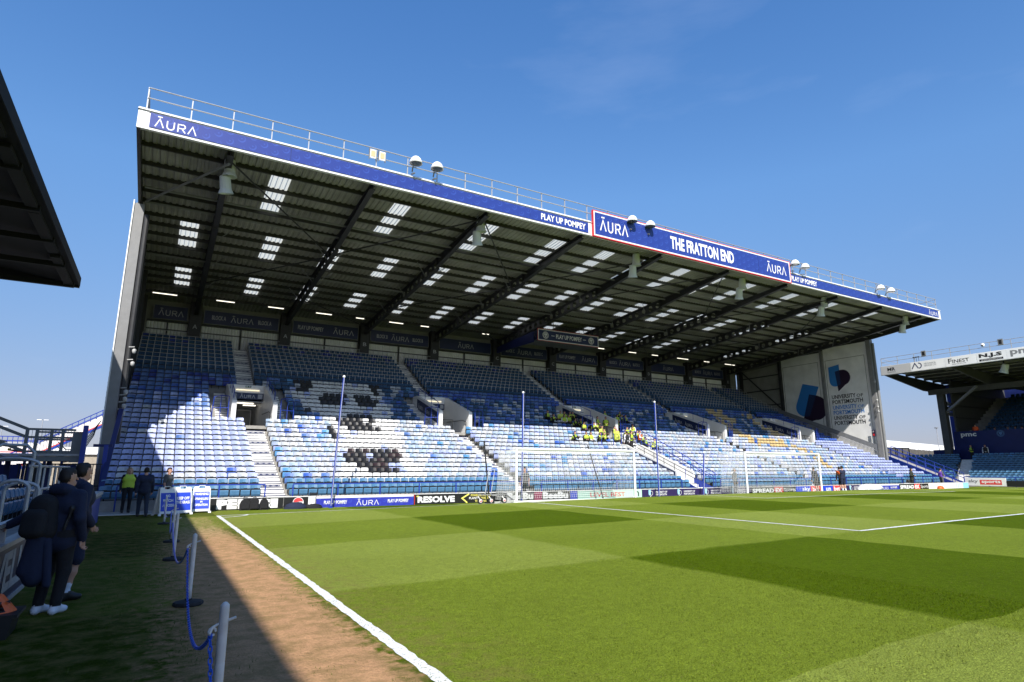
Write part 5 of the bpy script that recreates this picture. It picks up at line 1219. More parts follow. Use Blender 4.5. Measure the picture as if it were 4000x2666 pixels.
# lower terrace and seats
def nz(k): return .10 + .232 * k
NR = 12; rows_n = []
for k in range(NR):
    x = 71.4 + .50 * k; mb = MB(); mb.box((x - .3, -60, nz(k) - .5), (x + .2, 16.0 if k > 2 else 8.2, nz(k)), CONC); np_(mb, 'terrace_step')
    for q in range(70):
        y = 14.4 - q * .47
        ys = 7.75 + .28 * (x - 73)
        if ys - 1.3 < y < ys + .15: continue
        if y > 9.0 + k * .55: continue
        rows_n.append((x, y, nz(k), PAL['front'] if k < 9 or random.random() < .8 else PAL['azure'], -math.pi / 2))
seat_mass('side_stand_seating', rows_n, 'rows of teal blue folding seats in the lower tier of the far side stand')
mb = MB()
for k in range(NR * 2):
    x = 71.2 + .25 * k; ys = 7.75 + .28 * (x - 73); mb.box((x - .12, ys - 1.15, nz(k / 2) - .3), (x + .13, ys, nz(k / 2) + .02), STEPW)
np_(mb, 'aisle_stair', 'stuff')
mb = MB(); mb.box((70.6, -60, -.1), (70.75, 6.2, .32), CONC); mb.bar((70.6, 6.2, .95), (70.6, -40, .95), .06, .06, ROYALS)
for q in range(12): mb.bar((70.6, 6.2 - q * 2.2, 0), (70.6, 6.2 - q * 2.2, .95), .06, .05, ROYALS, up=(0, 1, 0))
np_(mb, 'front_rail')
mb = MB(); mb.tube([(71.2, 6.95, .4), (71.2, 6.95, 1.3), (72.2, 7.2, 1.75)], .035, GALV, 6); np_(mb, 'stair_handrail')
# blue wall below the upper tier
mb = MB(); mb.box((78.0, -60, 2.6), (78.15, 9.75, 6.0), DBLUE); np_(mb, 'tier_front_wall')
mb = MB(); mb.box((78.15, 9.4, 2.6), (92, 9.6, 12.0), NCOL); 
np_(mb, 'end_wall')
mb = MB(); mb.box((92, -60, 0), (92.2, 9.6, 12), DBLUE); np_(mb, 'back_wall')
for z in (7.6, 9.0, 10.4):
    mb = MB(); mb.box((78.3, 9.3, z), (92, 9.4, z + .12), DARKS); np_(mb, 'wall_girt')
for k in range(14):
    x = 79.0 + .8 * k; mb = MB(); mb.box((x - .4, -60, 5.0 + .42 * k - .5), (x + .4, 9.35, 5.0 + .42 * k), CONC); np_(mb, 'terrace_step')
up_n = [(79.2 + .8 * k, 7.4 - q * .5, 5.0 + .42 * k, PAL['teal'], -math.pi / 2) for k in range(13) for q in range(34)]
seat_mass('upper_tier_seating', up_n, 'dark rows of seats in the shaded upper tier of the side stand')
for y0, d in ((9.05, 'left-hand'), (2.9, 'right-hand')):
    r = empty('wall_lettering', (77.98, y0, 5.3), f'{d} white pmc lettering on the dark blue wall', 'lettering'); b = MB(); b.flat(text('pmc', 0, 0, 1.55, .52, .03), face_x(77.98, y0, 5.25), LETW); b.obj('lettering', r)
r = empty('club_badge', (77.98, 5.6, 5.5), 'small pale round badge between the two pmc words', 'badge'); b = MB(); a, c = crest(.4, .4, .36); b.flat(a, face_x(77.98, 5.6, 5.2), mat('badge_blue', (.10, .22, .45), .5)); b.obj('ring', r)
mb = MB(); mb.box((77.4, 9.2, 3.0), (77.46, 11.9, 3.95), DBLUE); mb.box((74.6, 8.15, 2.2), (74.66, 11.6, 3.3), ROYALS) if False else None; np_(mb, 'blue_screen')
mb = MB(); mb.bar((77.9, 1.6, 3.0), (77.9, -3.2, 5.4), .1, .3, ROYALS); mb.bar((77.9, -1.0, 3.0), (77.9, -1.0, 5.9), .25, .25, ROYALS); np_(mb, 'blue_staircase')
# roof rail, floodlight boxes
for q in range(22):
    y = 11.6 - q * 1.75; mb = MB(); mb.bar((FX + .1, y, 13.1), (FX + .1, y, 14.05), .05, .05, GALV, up=(0, 1, 0)); np_(mb, 'rail_post')
for z in (14.05, 13.6):
    mb = MB(); mb.tube([(FX + .1, 11.6, z), (FX + .1, -30, z)], .028, GALV, 6); mb.tube([(FX + .1, 11.6, z), (FX + 3.5, 11.6, z - .2)], .028, GALV, 6); np_(mb, 'roof_handrail')
for i, (y, d) in enumerate(((7.1, 'left'), (.15, 'right'))):
    r = empty('led_floodlight', (FX + .05, y, 13.9), f'dark square floodlight on the far roof rail, {d} one', 'floodlight', 'square floodlights on the far roof rail')
    mb = MB(); mb.box((FX + .0, y - .22, 13.62), (FX + .08, y + .22, 14.2), GREYS); mb.obj('lamp_body', r); mb = MB(); mb.box((FX - .01, y - .12, 13.7), (FX - .002, y + .12, 14.1), BLACK); mb.obj('glass', r)
for i in range(3):
    y = 8.15 - .24 * i; r = empty('aerial', (FX + .1, y, 13.1), f"small black mushroom aerial on the far roof edge, {['left', 'middle', 'right'][i]} of three", 'aerial', 'aerials on the far roof edge')
    mb = MB(); mb.tube([(FX + .1, y, 13.1), (FX + .1, y, 13.62)], .02, BLACK, 5); mb.obj('stem', r); mb = MB(); mb.lathe((FX + .1, y, 13.62), [(.06, 0), (.12, .03), (.10, .07)], BLACK, 8); mb.obj('cap', r)
r = empty('security_camera', (FX, 1.6, 13.8), 'white dome camera on the far stand roof rail', 'security camera'); mb = MB(); mb.sphere((FX - .02, 1.62, 13.85), .17, WHITE, 10, 6, (1, 1, 1.1)); mb.obj('dome', r); mb = MB(); mb.sphere((FX - .10, 1.62, 13.78), .11, BLACK, 8, 5); mb.obj('lens', r)
r = empty('horn_loudspeaker', (70, .9, 11.9), 'white horn loudspeaker under the far side-stand roof', 'loudspeaker'); mb = MB(); mb.lathe((70, .9, 11.5), [(.24, .5), (.30, .4), (.32, -.1), (.42, -.42), (.36, -.42), (.2, -.2)], MATS['horn_white'], 12, rot=Matrix.Rotation(.35, 3, 'X')); mb.obj('horn', r); mb = MB(); mb.bar((70, .9, 11.9), (70, .9, 12.6), .1, .1, DARKS); mb.obj('bracket', r)
r = empty('advertising_board', (70, 2, .1), 'white and red sky sports board in front of the side stand', 'advertising board')
mb = MB(); mb.box((69.95, 2.35, .10), (70.05, 5.9, .88), WHITE); mb.obj('board_face', r)
mb = MB(); mb.flat(text('sky', .35, .22, .85, .40, .02), face_x(69.94, 5.9, .10), GREYS); mb.obj('lettering', r); mb = MB(); mb.flat(rect2(1.35, .12, 3.2, .58), face_x(69.94, 5.9, .10), PRED); mb.obj('red_box', r); mb = MB(); mb.flat(text('sports', 1.5, .18, 1.6, .36, .03), face_x(69.936, 5.9, .10), LETW); mb.obj('lettering', r)
r = empty('advertising_board', (70, -1, .1), 'dark perimeter board at the right edge of the picture', 'advertising board'); mb = MB(); mb.box((69.95, -30, .05), (70.05, 2.3, .62), BOARDB); mb.obj('board_face', r)

# blue ramp between the two stands
r = empty('access_ramp', (64.5, 5, 0), 'blue sloping ramp with handrails between the end stand and the side stand', 'ramp')
def rmp(y): return .55 + (y - 4.6) * .40
mb = MB(); mb.prism([(4.4, -.1), (4.4, rmp(4.4) + .05), (11.6, rmp(11.6) + .05), (11.6, -.1)], .12, lambda u, v, w: (64.45 + w + (u - 4.5) * .2, u, v), ROYALS); mb.obj('near_side', r)
mb = MB(); mb.prism([(4.4, -.1), (4.4, rmp(4.4) + .05), (11.6, rmp(11.6) + .05), (11.6, -.1)], .12, lambda u, v, w: (66.3 + w + (u - 4.5) * .2, u, v), ROYALS); mb.obj('far_side', r)
mb = MB(); mb.prism([(4.4, -.1), (4.4, rmp(4.4) - .12), (11.6, rmp(11.6) - .12), (11.6, -.1)], 1.72, lambda u, v, w: (64.58 + w + (u - 4.5) * .2, u, v), CONC); mb.obj('walkway', r)
for X0, m in ((64.5, ROYALS), (66.36, ROYALS)):
    for dz in (.45, .9):
        mb = MB(); mb.tube([(X0 - .02, 4.3, rmp(4.3) + dz), (X0 + 1.42, 11.6, rmp(11.6) + dz)], .03, m, 6); mb.obj('handrail', r)
    for q in range(9):
        y = 4.3 + q * .91; x = X0 + (y - 4.5) * .2; mb = MB(); mb.tube([(x, y, rmp(y)), (x, y, rmp(y) + .92)], .028, m, 5); mb.obj('handrail_post', r)
r = empty('steel_barrier', (70, 12.5, 2.6), 'black steel crowd barriers on the landing between the two stands', 'barrier')
for x0, x1, y, z in ((66.4, 68.2, 12.6, 3.5), (68.6, 71.5, 12.9, 3.4), (71.7, 74.6, 13.2, 3.5)):
    mb = MB(); mb.tube([(x0, y, z - 1.2), (x0, y, z + .62), (x1, y, z + .65), (x1, y, z - 1.2)], .06, BLACK, 6); mb.tube([((x0 + x1) / 2, y, z + .62), ((x0 + x1) / 2, y, z - 1.2)], .05, BLACK, 5); mb.obj('frame', r)
    mb = MB(); mb.tube([(x0 + .2, y - .6, z - .9), (x0 + .9, y - .6, z - .1), (x0 + 1.3, y - .6, z - .1), (x0 + 1.3, y - .6, z - .9)], .05, BLACK, 5); mb.obj('brace', r)

# ================================================================== BEYOND THE GROUND, RIGHT
r = empty('timber_screen', (100, 25, 0), 'long weathered vertical-board screen wall between the two stands', 'fence')
for q in range(150):
    x = 84 + q * .17; y = 24.5 + (x - 84) * .06; t = (x - 90) / 18; top = 5.0 - .35 * t + random.uniform(-.04, .04)
    b = MB(); b.box((x, y, 0), (x + .15, y + .03 + random.uniform(0, .03), top), TAN); b.obj('plank', r)
r = empty('warehouse', (110, 36, 0), 'white low-pitched warehouse roof behind the board screen', 'building')
mb = MB(); mb.prism([(96, 4.8), (104, 7.0), (112, 6.95), (150, 5.9), (150, 4.8)], 18, lambda u, v, w: (u, 36 + w, v), WHITE); mb.obj('roof', r); mb = MB(); mb.box((96, 36.2, 0), (150, 53, 4.8), CLAD); mb.obj('wall', r)
r = empty('lamp_post', (104.6, 23.8, 0), 'slim white lamp post between the two stands', 'lamp post'); mb = MB(); mb.tube([(104.6, 23.8, 0), (104.6, 23.8, 8.1)], .06, GALV, 6); mb.obj('pole', r); mb = MB(); mb.box((104.3, 23.65, 8.1), (104.9, 23.95, 8.25), GREYS); mb.obj('lamp_head', r)
LEAF = mat('conifer_leaf', (.035, .060, .025), .8, var=.35, scale=6); BARK = mat('bark', (.07, .055, .045), .9)
def tree(x, y, h, w_, label, leaf=True, seed=1):
    rs = random.Random(seed); r = empty('tree', (x, y, 0), label, 'tree', 'trees beyond the ground')
    mb = MB(); mb.tube([(x, y, 0), (x + .1, y, h * .5), (x, y, h * .95)], [.22, .14, .03], BARK, 6)
    for q in range(14):
        z = h * (.45 + .5 * rs.random()); a = rs.uniform(0, 6.28); l = w_ * rs.uniform(.5, 1); mb.tube([(x, y, z), (x + l * .5 * math.cos(a), y + l * .5 * math.sin(a), z + l * .3), (x + l * math.cos(a), y + l * math.sin(a), z + l * .75)], [.05, .03, .012], BARK, 4)
    mb.obj('trunk', r)
    if leaf:
        mb = MB()
        for q in range(900):
            t = rs.random() ** .7; z = h * (.35 + .65 * t); rad = w_ * (1 - t) ** .6 * (.25 + .75 * rs.random()); a = rs.uniform(0, 6.28); c = Vector((x + rad * math.cos(a), y + rad * math.sin(a), z))
            d = Vector((rs.uniform(-1, 1), rs.uniform(-1, 1), rs.uniform(-.3, 1))).normalized() * .3; e = d.cross(Vector((rs.uniform(-1, 1), rs.uniform(-1, 1), 0))).normalized() * .16
            mb.add([c - e, c + e, c + d + e * .3, c + d - e * .3], [(0, 1, 2, 3)], LEAF)
        o = mb.obj('crown', r)
for i, (x, h, w_) in enumerate(((139, 10.1, 1.7), (144, 9.4, 1.3), (149, 10.5, 1.9))): tree(x, 52.5 if False else 56 + i * .6, h, w_, f"dark green tree above the white roof, {['left', 'middle', 'right'][i]} of three", True, i)
for i, (x, y, h) in enumerate(((93.5, 28, 6.1), (96.2, 29, 5.9))): tree(x, y, h, 1.5, f"bare twiggy tree beside the printed wall, {['left', 'right'][i]} of two", False, 20 + i)

# ================================================================== SOUTH STAND (near left)
ss = empty('grandstand', (-6.4, 0, 0), 'near side stand in deep shade on the left, its dark roof edge overhead', 'grandstand')
def s_(mb, name, kind=None):
    o = mb.obj(name, ss)
    if kind: o['kind'] = kind
    return o
SOFB = mat('black_soffit', (.010, .010, .010), .85)  # one even near-black tone for roof slab, edge and rafters
RX, RZ, RE = -6.41, 11.0, 10.3
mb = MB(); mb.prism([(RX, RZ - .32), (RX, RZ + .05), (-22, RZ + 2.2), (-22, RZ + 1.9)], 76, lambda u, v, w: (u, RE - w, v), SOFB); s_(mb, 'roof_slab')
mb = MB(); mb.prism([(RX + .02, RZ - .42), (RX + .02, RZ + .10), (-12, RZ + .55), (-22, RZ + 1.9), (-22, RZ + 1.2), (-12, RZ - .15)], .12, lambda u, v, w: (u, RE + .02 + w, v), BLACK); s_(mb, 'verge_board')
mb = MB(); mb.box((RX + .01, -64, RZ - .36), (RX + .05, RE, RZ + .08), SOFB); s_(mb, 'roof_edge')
for q in range(12):
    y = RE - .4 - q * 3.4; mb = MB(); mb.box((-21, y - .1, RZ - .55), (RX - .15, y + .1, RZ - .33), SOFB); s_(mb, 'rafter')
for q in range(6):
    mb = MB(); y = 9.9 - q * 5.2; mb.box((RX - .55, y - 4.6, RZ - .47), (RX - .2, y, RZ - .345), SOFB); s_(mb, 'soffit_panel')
mb = MB(); mb.box((-22.2, -64, 0), (-22, -2, 12.5), DBLUE); s_(mb, 'back_wall')
mb = MB(); mb.box((-22, -4.2, 0), (-14, -4.0, 12.0), PURL); s_(mb, 'end_wall')
mb = MB(); mb.box((-3.75, -10.2, -.05), (-3.60, -.9, .88), ROYALS); s_(mb, 'front_wall')
mb = MB(); mb.box((-3.82, -10.2, .885), (-3.54, -.9, .98), GALV)
for q in range(46): mb.box((-3.60, -10.1 + q * .2, .80), (-3.57, -10.04 + q * .2, .884), GALV)
s_(mb, 'wall_coping')
# near white-lettered board on the front of the stand
r = empty('advertising_board', (-3.6, -16, 0), 'navy board with big grey letters on the near stand front, bottom left', 'advertising board')
mb = MB(); mb.box((-3.72, -24, .06), (-3.62, -13.85, .74), NAVYS); mb.obj('board_face', r)
fr = lambda u, v, w=0.0: (-3.615 + w, -19.0 + u, v)
mb = MB(); mb.flat(text('BUILD WELL', 0, .16, 4.8, .5, .04), fr, mat('dull_white_print', (.42, .44, .46), .6)); mb.obj('lettering', r)
mb = MB(); mb.box((-3.74, -24, .74), (-3.58, -13.85, .80), GALV); mb.box((-3.74, -24, .0), (-3.60, -13.85, .058), GALV); mb.obj('board_frame', r)
mb = MB()
for z in (1.02, ): mb.bar((-3.66, -24, z), (-3.66, -13.4, z), .08, .05, GALV)
for q in range(8): mb.bar((-3.66, -14.4 - q * 1.3, .8), (-3.66, -14.4 - q * 1.3, 1.0), .06, .06, GALV, up=(0, 1, 0))
s_(mb, 'front_rail')
for k in range(9):
    x = -4.3 - .75 * k; z = .45 + .30 * k; mb = MB(); mb.box((x - .75, -40, z - .6), (x, -3.9 + min(k, 2) * .2, z), CONC); s_(mb, 'terrace_step')
sl_ = []
for k in range(8):
    for q in range(56):
        y = -4.6 - q * .5
        if -13.4 < y < -12.1: continue
        sl_.append((-4.85 - .75 * k, y, .45 + .30 * k, PAL['front'], math.pi / 2))
seat_mass('near_stand_seating', sl_, 'rows of light blue folding seats in the shaded near side stand')
def hoop(y0, x0, h, d, z=.45):
    mb = MB(); pts = [(x0, y0, z)] + [(x0 - d / 2 + d / 2 * math.cos(a), y0, z + h - .14 + .14 * math.sin(a)) for a in np.linspace(0, math.pi, 8)] + [(x0 - d, y0, z + .1)]
    mb.tube(pts, .03, GALV, 8); s_(mb, 'hoop_rail')
hoop(-12.3, -3.95, 1.05, .42); hoop(-11.2, -3.95, 1.0, .5); hoop(-10.3, -4.1, 1.45, .9)
mb = MB()
for z in (1.25, 1.75): mb.tube([(-4.3, -10.0, z), (-4.3, -3.6, z), (-4.35, -3.3, z - .15)], .03, GALV, 6)
for q in range(8): mb.tube([(-4.3, -9.9 + q * .9, .5), (-4.3, -9.9 + q * .9, 1.75)], .025, GALV, 5)
s_(mb, 'side_rail')
mb = MB(); mb.tube([(-5.2, -9.0, .9), (-5.2, -9.0, 2.05), (-5.0, -8.8, 2.2), (-4.6, -8.7, 2.2), (-4.45, -8.7, 2.05), (-4.45, -8.7, .6)], .035, GALV, 8); s_(mb, 'hoop_rail')
r = empty('equipment_cabinet', (-5.35, -8.6, .9), 'pale grey box cabinet beside the near stand handrail', 'cabinet'); mb = MB(); mb.box((-5.6, -8.8, 1.4), (-5.1, -8.5, 2.05), GREYF); mb.obj('cabinet_body', r); mb = MB(); mb.box((-5.57, -8.815, 1.43), (-5.13, -8.801, 2.02), GALV); mb.obj('door', r)
# raised steel gangway behind the corner
gw = empty('steel_gangway', (-6.5, 4.5, 0), 'grey steel stair landing on blue posts behind the corner of the ground', 'staircase')
def G(mb, name): return mb.obj(name, gw)
mb = MB(); mb.box((-9.5, 3.4, 2.0), (-4.75, 5.6, 2.18), GREYS); G(mb, 'deck')
mb = MB(); mb.box((-9.5, 3.36, 2.19), (-4.75, 3.40, 2.27), GALV); G(mb, 'toe_plate')
for z in (3.18, 2.88, 2.35): 
    mb = MB(); mb.bar((-6.45, 3.42, z), (-4.95, 3.42, z), .05, .08, GREYS); mb.bar((-9.6, 3.42, z + 1.35), (-6.45, 3.42, z), .05, .11, GREYS); G(mb, 'gangway_rail'); mb = MB(); mb.bar((-6.45, 5.5, z), (-4.95, 5.5, z), .05, .07, GREYS); G(mb, 'gangway_rail')
for x in (-6.45, -6.15, -5.7, -5.35): 
    mb = MB(); mb.bar((x, 3.42, 2.18), (x, 3.42, 3.16), .10, .09, GREYS, up=(0, 1, 0)); G(mb, 'rail_post')
mb = MB()
for q in range(16): mb.bar((-6.4 + q * .1, 3.45, 2.88), (-6.4 + q * .1, 3.45, 3.14), .012, .012, GREYS, up=(0, 1, 0)); mb.bar((-6.4 + q * .1, 3.45, 2.36), (-6.4 + q * .1, 3.45, 2.86), .012, .012, GREYS, up=(0, 1, 0))
o = G(mb, 'infill_bars'); o['kind'] = 'stuff'
mb = MB(); 
for q in range(7): mb.box((-5.02 + q * .055, 3.40, 2.0), (-4.98 + q * .055, 4.6 - .0 * q, 3.1), GREYS)
mb.box((-5.04, 3.38, 1.95), (-4.6, 3.46, 3.12), GREYS); G(mb, 'end_panel')
for x, y in ((-7.2, 4.9), (-5.9, 4.9), (-8.6, 4.9), (-6.3, 3.6)):
    mb = MB(); mb.box((x, y, 0), (x + .16, y + .16, 2.0), DBLUE); G(mb, 'support_post')
for q in range(8):
    mb = MB(); mb.box((-6.6 - .35 * q, 3.5, 2.18 + .19 * q), (-6.3 - .35 * q, 5.5, 2.23 + .19 * q), GREYS); mb.box((-6.6 - .35 * q, 3.47, 2.2 + .19 * q), (-6.5 - .35 * q, 3.5, 2.27 + .19 * q), mat('hazard_yellow', (.5, .42, .02), .6)); G(mb, 'stair_tread')
mb = MB()
for q in range(22): mb.bar((-6.9 + q * .13, 5.9, 0), (-6.9 + q * .13, 5.9, 1.9), .03, .03, DARKS, up=(0, 1, 0))
mb.bar((-7, 5.9, 1.9), (-4.1, 5.9, 1.9), .05, .05, DARKS); mb.bar((-7, 5.9, 1.0), (-4.1, 5.9, 1.0), .05, .05, DARKS); o = mb.obj('mesh_gate'); tag(o, 'dark barred gate under the steel landing in the corner', 'gate')
for x, h, d in ((-4.62, 3.35, 'taller'), (-4.12, 2.75, 'shorter')):
    mb = MB(); mb.box((x - .08, 3.0 if x < -4.5 else 6.8, 0), (x + .08, 3.16 if x < -4.5 else 6.96, h), ROYALS); o = mb.obj('blue_post', loc=(x, 3, 0)); tag(o, f'{d} blue steel post beside the corner of the end stand', 'post')
mb = MB(); mb.bar((-4.6, 6.9, 2.72), (-3.9, 6.9, 2.72), .12, .12, DBLUE); o = mb.obj('gate_lintel', loc=(-4.3, 6.9, 2.7)); tag(o, 'blue cross rail between posts at the stand corner', 'rail')
r = empty('added_hoarding', (-7.2, 8.4, 0), 'added dark blue hoarding panels on posts, darkening the space under the steel landing', 'hoarding')  # panels added to darken the space below the landing
for q, (xa, xb, za, zb_) in enumerate(((-9.8, -8.0, .1, 2.0), (-7.9, -7.2, .9, 1.9), (-7.05, -6.5, .1, 1.95), (-5.75, -5.25, .1, 1.9))):
    mb = MB(); mb.box((xa, 8.4, za), (xb, 8.46, zb_), DBLUE if q % 2 else DARKS); mb.obj('added_hoarding_panel', r)
for x in (-9.85, -7.95, -7.12, -6.42, -5.8, -5.15):
    mb = MB(); mb.box((x - .05, 8.36, 0), (x + .05, 8.5, 2.3), DBLUE); mb.obj('hoarding_post', r)
# cables looping from the column
mb = MB()
for s in range(4):
    mb.tube([(-4.65 - .05 * s, 9.8, 4.0 - .1 * s)] + [(-4.65 - 1.2 * t, 9.8 - 3 * t, 4.0 - .1 * s - 1.5 * math.sin(t * 2.2) ** 1.2 - .1 * s * t) for t in (.15, .3, .45, .6, .8, 1.0)], .022, BLACK, 5)
o = mb.obj('cable_bundle', loc=(-4.65, 9.8, 0)); tag(o, 'looping black cables hanging from the left end column', 'cable')
# lit ramp and street behind the corner
mb = MB()
lr = empty('access_ramp', (-8, 24, 0), 'sunlit white ramp with blue and red stripes behind the left corner', 'ramp')
for (a, b) in (((-9.6, 30, 3.2), (-5.0, 30, 6.0)), ((-13.5, 30, 3.25), (-9.7, 30, 3.25)), ((-13.5, 26, .6), (-9.6, 26, 2.4))):
    va, vb = Vector(a), Vector(b); mb = MB(); mb.bar(va, vb, .2, .62, WHITE); mb.obj('white_side', lr)
    mb = MB(); mb.bar(va + Vector((0, -.12, -.34)), vb + Vector((0, -.12, -.34)), .2, .07, PRED); mb.obj('red_stripe', lr); mb = MB(); mb.bar(va + Vector((0, -.12, -.5)), vb + Vector((0, -.12, -.5)), .2, .16, ROYALS); mb.bar(va + Vector((0, -.12, .45)), vb + Vector((0, -.12, .45)), .06, .08, ROYALS); mb.bar(va + Vector((0, -.12, .75)), vb + Vector((0, -.12, .75)), .06, .06, ROYALS)
    for q in range(14): p = va.lerp(vb, q / 13); mb.bar(p + Vector((0, -.12, .3)), p + Vector((0, -.12, .75)), .04, .04, ROYALS, up=(0, 1, 0))
    mb.obj('blue_rail', lr)
mb = MB(); mb.box((-14, 32, 2.0), (-5.5, 32.3, 5.0), DBLUE); mb.obj('hall_wall', lr) if False else None
r = empty('street_building', (-10, 60, 0), 'pale low building in sun beyond the left corner', 'building'); mb = MB(); mb.box((-26, 60, 0), (-3, 70, 3.4), mat('cream_wall', (.36, .31, .24), .8, var=.15)); mb.obj('wall', r); mb = MB(); mb.prism([(-26.5, 3.4), (-2.6, 3.4), (-3.2, 4.2), (-26, 4.2)], 10.5, lambda u, v, w: (u, 59.7 + w, v), CLAD); mb.obj('roof', r)
for i in range(6):
    mb = MB(); mb.box((-24 + i * 3.4, 59.9, 1.1), (-22.4 + i * 3.4, 59.99, 2.4), LAMPG); mb.obj('window', r)
for i, (x, y, h) in enumerate(((-25.9, 150, 12.9), (-33.0, 150, 11.2))):
    r = empty('lamp_post', (x, y, 0), f"distant twin-headed lamp post over the left corner, {['taller', 'shorter'][i]} one", 'lamp post'); mb = MB(); mb.tube([(x, y, 0), (x, y, h)], .08, GALV, 6); mb.obj('pole', r); mb = MB(); mb.box((x - 1.1, y - .2, h), (x - .2, y + .2, h + .15), WHITE); mb.box((x + .2, y - .2, h), (x + 1.1, y + .2, h + .15), WHITE); mb.box((x - .2, y - .05, h + .02), (x + .2, y + .05, h + .1), GREYS); mb.obj('lamp_head', r)

# ================================================================== PEOPLE: one smooth skin per figure, meshed from blended tapered limbs
def sd_cone(P, a, b, ra, rb):
    a = np.array(a, float); b = np.array(b, float); ab = b - a; L2 = ab @ ab + 1e-12
    t = np.clip(((P - a) @ ab) / L2, 0, 1); return np.sqrt(((P - a - t[..., None] * ab) ** 2).sum(-1)) - (ra + (rb - ra) * t)
def sd_ell(P, c, r):
    r = np.array(r, float); q = (P - np.array(c)) / r; k0 = np.sqrt((q ** 2).sum(-1)); k1 = np.sqrt(((q / r) ** 2).sum(-1)) + 1e-9
    return k0 * (k0 - 1) / k1
def surface_nets(F, lo, h):
    """quads of the zero surface of grid F"""
    nx, ny, nz_ = F.shape; ins = F < 0
    c = [ins[i:nx - 1 + i, j:ny - 1 + j, k:nz_ - 1 + k] for i in (0, 1) for j in (0, 1) for k in (0, 1)]
    s = sum(x.astype(int) for x in c); act = (s > 0) & (s < 8); idx = -np.ones(act.shape, int); A = np.argwhere(act); idx[tuple(A.T)] = np.arange(len(A))
    pos = np.zeros((len(A), 3)); cnt = np.zeros(len(A)); co = [(i, j, k) for i in (0, 1) for j in (0, 1) for k in (0, 1)]
    for p in range(8):
        for q in range(p + 1, 8):
            d = np.array(co[q]) - np.array(co[p])
            if abs(d).sum() != 1: continue
            fa = F[A[:, 0] + co[p][0], A[:, 1] + co[p][1], A[:, 2] + co[p][2]]; fb = F[A[:, 0] + co[q][0], A[:, 1] + co[q][1], A[:, 2] + co[q][2]]
            m = (fa < 0) != (fb < 0); t = np.where(m, fa / np.where(m, fa - fb, 1), 0)
            pos[m] += (np.array(co[p]) + t[:, None] * d)[m]; cnt[m] += 1
    V = (A + pos / cnt[:, None]) * h + np.array(lo); Q = []
    for ax in range(3):
        u, v = (ax + 1) % 3, (ax + 2) % 3; sl0 = [slice(None)] * 3; sl1 = [slice(None)] * 3; sl0[ax] = slice(0, -1); sl1[ax] = slice(1, None)
        a0, a1 = ins[tuple(sl0)], ins[tuple(sl1)]; E_ = np.argwhere(a0 != a1); E_ = E_[(E_[:, u] > 0) & (E_[:, v] > 0) & (E_[:, u] < F.shape[u] - 1) & (E_[:, v] < F.shape[v] - 1)]
        if not len(E_): continue
        fl = a0[tuple(E_.T)]; du = np.zeros(3, int); du[u] = 1; dv = np.zeros(3, int); dv[v] = 1
        g = lambda e: idx[tuple(e.T)]
        q = np.stack([g(E_ - du - dv), g(E_ - dv), g(E_), g(E_ - du)], 1); q[~fl] = q[~fl][:, ::-1]; Q.append(q)
    return V, np.concatenate(Q)
TAGM = {}
def figure_mesh(name, prims, mats, h=.02, k=.03):
    """prims: (tag, kind, args...), tag = material key; smooth union with radius k"""
    pts = []; 
    for p in prims:
        if p[1] == 'c': pts += [np.array(p[2]) - max(p[4], p[5]), np.array(p[2]) + max(p[4], p[5]), np.array(p[3]) - max(p[4], p[5]), np.array(p[3]) + max(p[4], p[5])]
        else: pts += [np.array(p[2]) - np.array(p[3]), np.array(p[2]) + np.array(p[3])]
    lo = np.min(pts, 0) - 3 * h; hi = np.max(pts, 0) + 3 * h; n = np.ceil((hi - lo) / h).astype(int) + 1
    F = np.full(n, 9.0)
    for p in prims:
        if p[1] == 'c': m = max(p[4], p[5]) + .12; a = np.minimum(p[2], p[3]) - m; b = np.maximum(p[2], p[3]) + m
        else: a = np.array(p[2]) - np.array(p[3]) - .12; b = np.array(p[2]) + np.array(p[3]) + .12
        i0 = np.maximum(0, np.floor((a - lo) / h).astype(int)); i1 = np.minimum(n, np.ceil((b - lo) / h).astype(int) + 1)
        gx, gy, gz_ = [lo[q] + h * np.arange(i0[q], i1[q]) for q in range(3)]
        P = np.stack(np.meshgrid(gx, gy, gz_, indexing='ij'), -1)
        d = sd_cone(P, *p[2:6]) if p[1] == 'c' else sd_ell(P, p[2], p[3])
        sub = F[i0[0]:i1[0], i0[1]:i1[1], i0[2]:i1[2]]; kk = p[6] if len(p) > 6 and p[1] == 'c' else (p[4] if len(p) > 4 and p[1] == 'e' else k)
        hh = np.clip(.5 + .5 * (sub - d) / kk, 0, 1); new = sub * (1 - hh) + d * hh - kk * hh * (1 - hh)
        F[i0[0]:i1[0], i0[1]:i1[1], i0[2]:i1[2]] = np.minimum(new, np.minimum(sub, d) )
    V, Q = surface_nets(F, lo, h)
    C = V[Q].mean(1); best = np.full(len(C), 9.0); tg = np.zeros(len(C), int); keys = list(mats)
    for p in prims:
        d = sd_cone(C, *p[2:6]) if p[1] == 'c' else sd_ell(C, p[2], p[3])
        m = d < best; best[m] = d[m]; tg[m] = keys.index(p[0])
    me = bpy.data.meshes.new(name); me.from_pydata(V.tolist(), [], Q.tolist())
    for kx in keys: me.materials.append(mats[kx])
    me.polygons.foreach_set('material_index', tg.tolist()); me.polygons.foreach_set('use_smooth', [True] * len(Q)); me.update(); return me
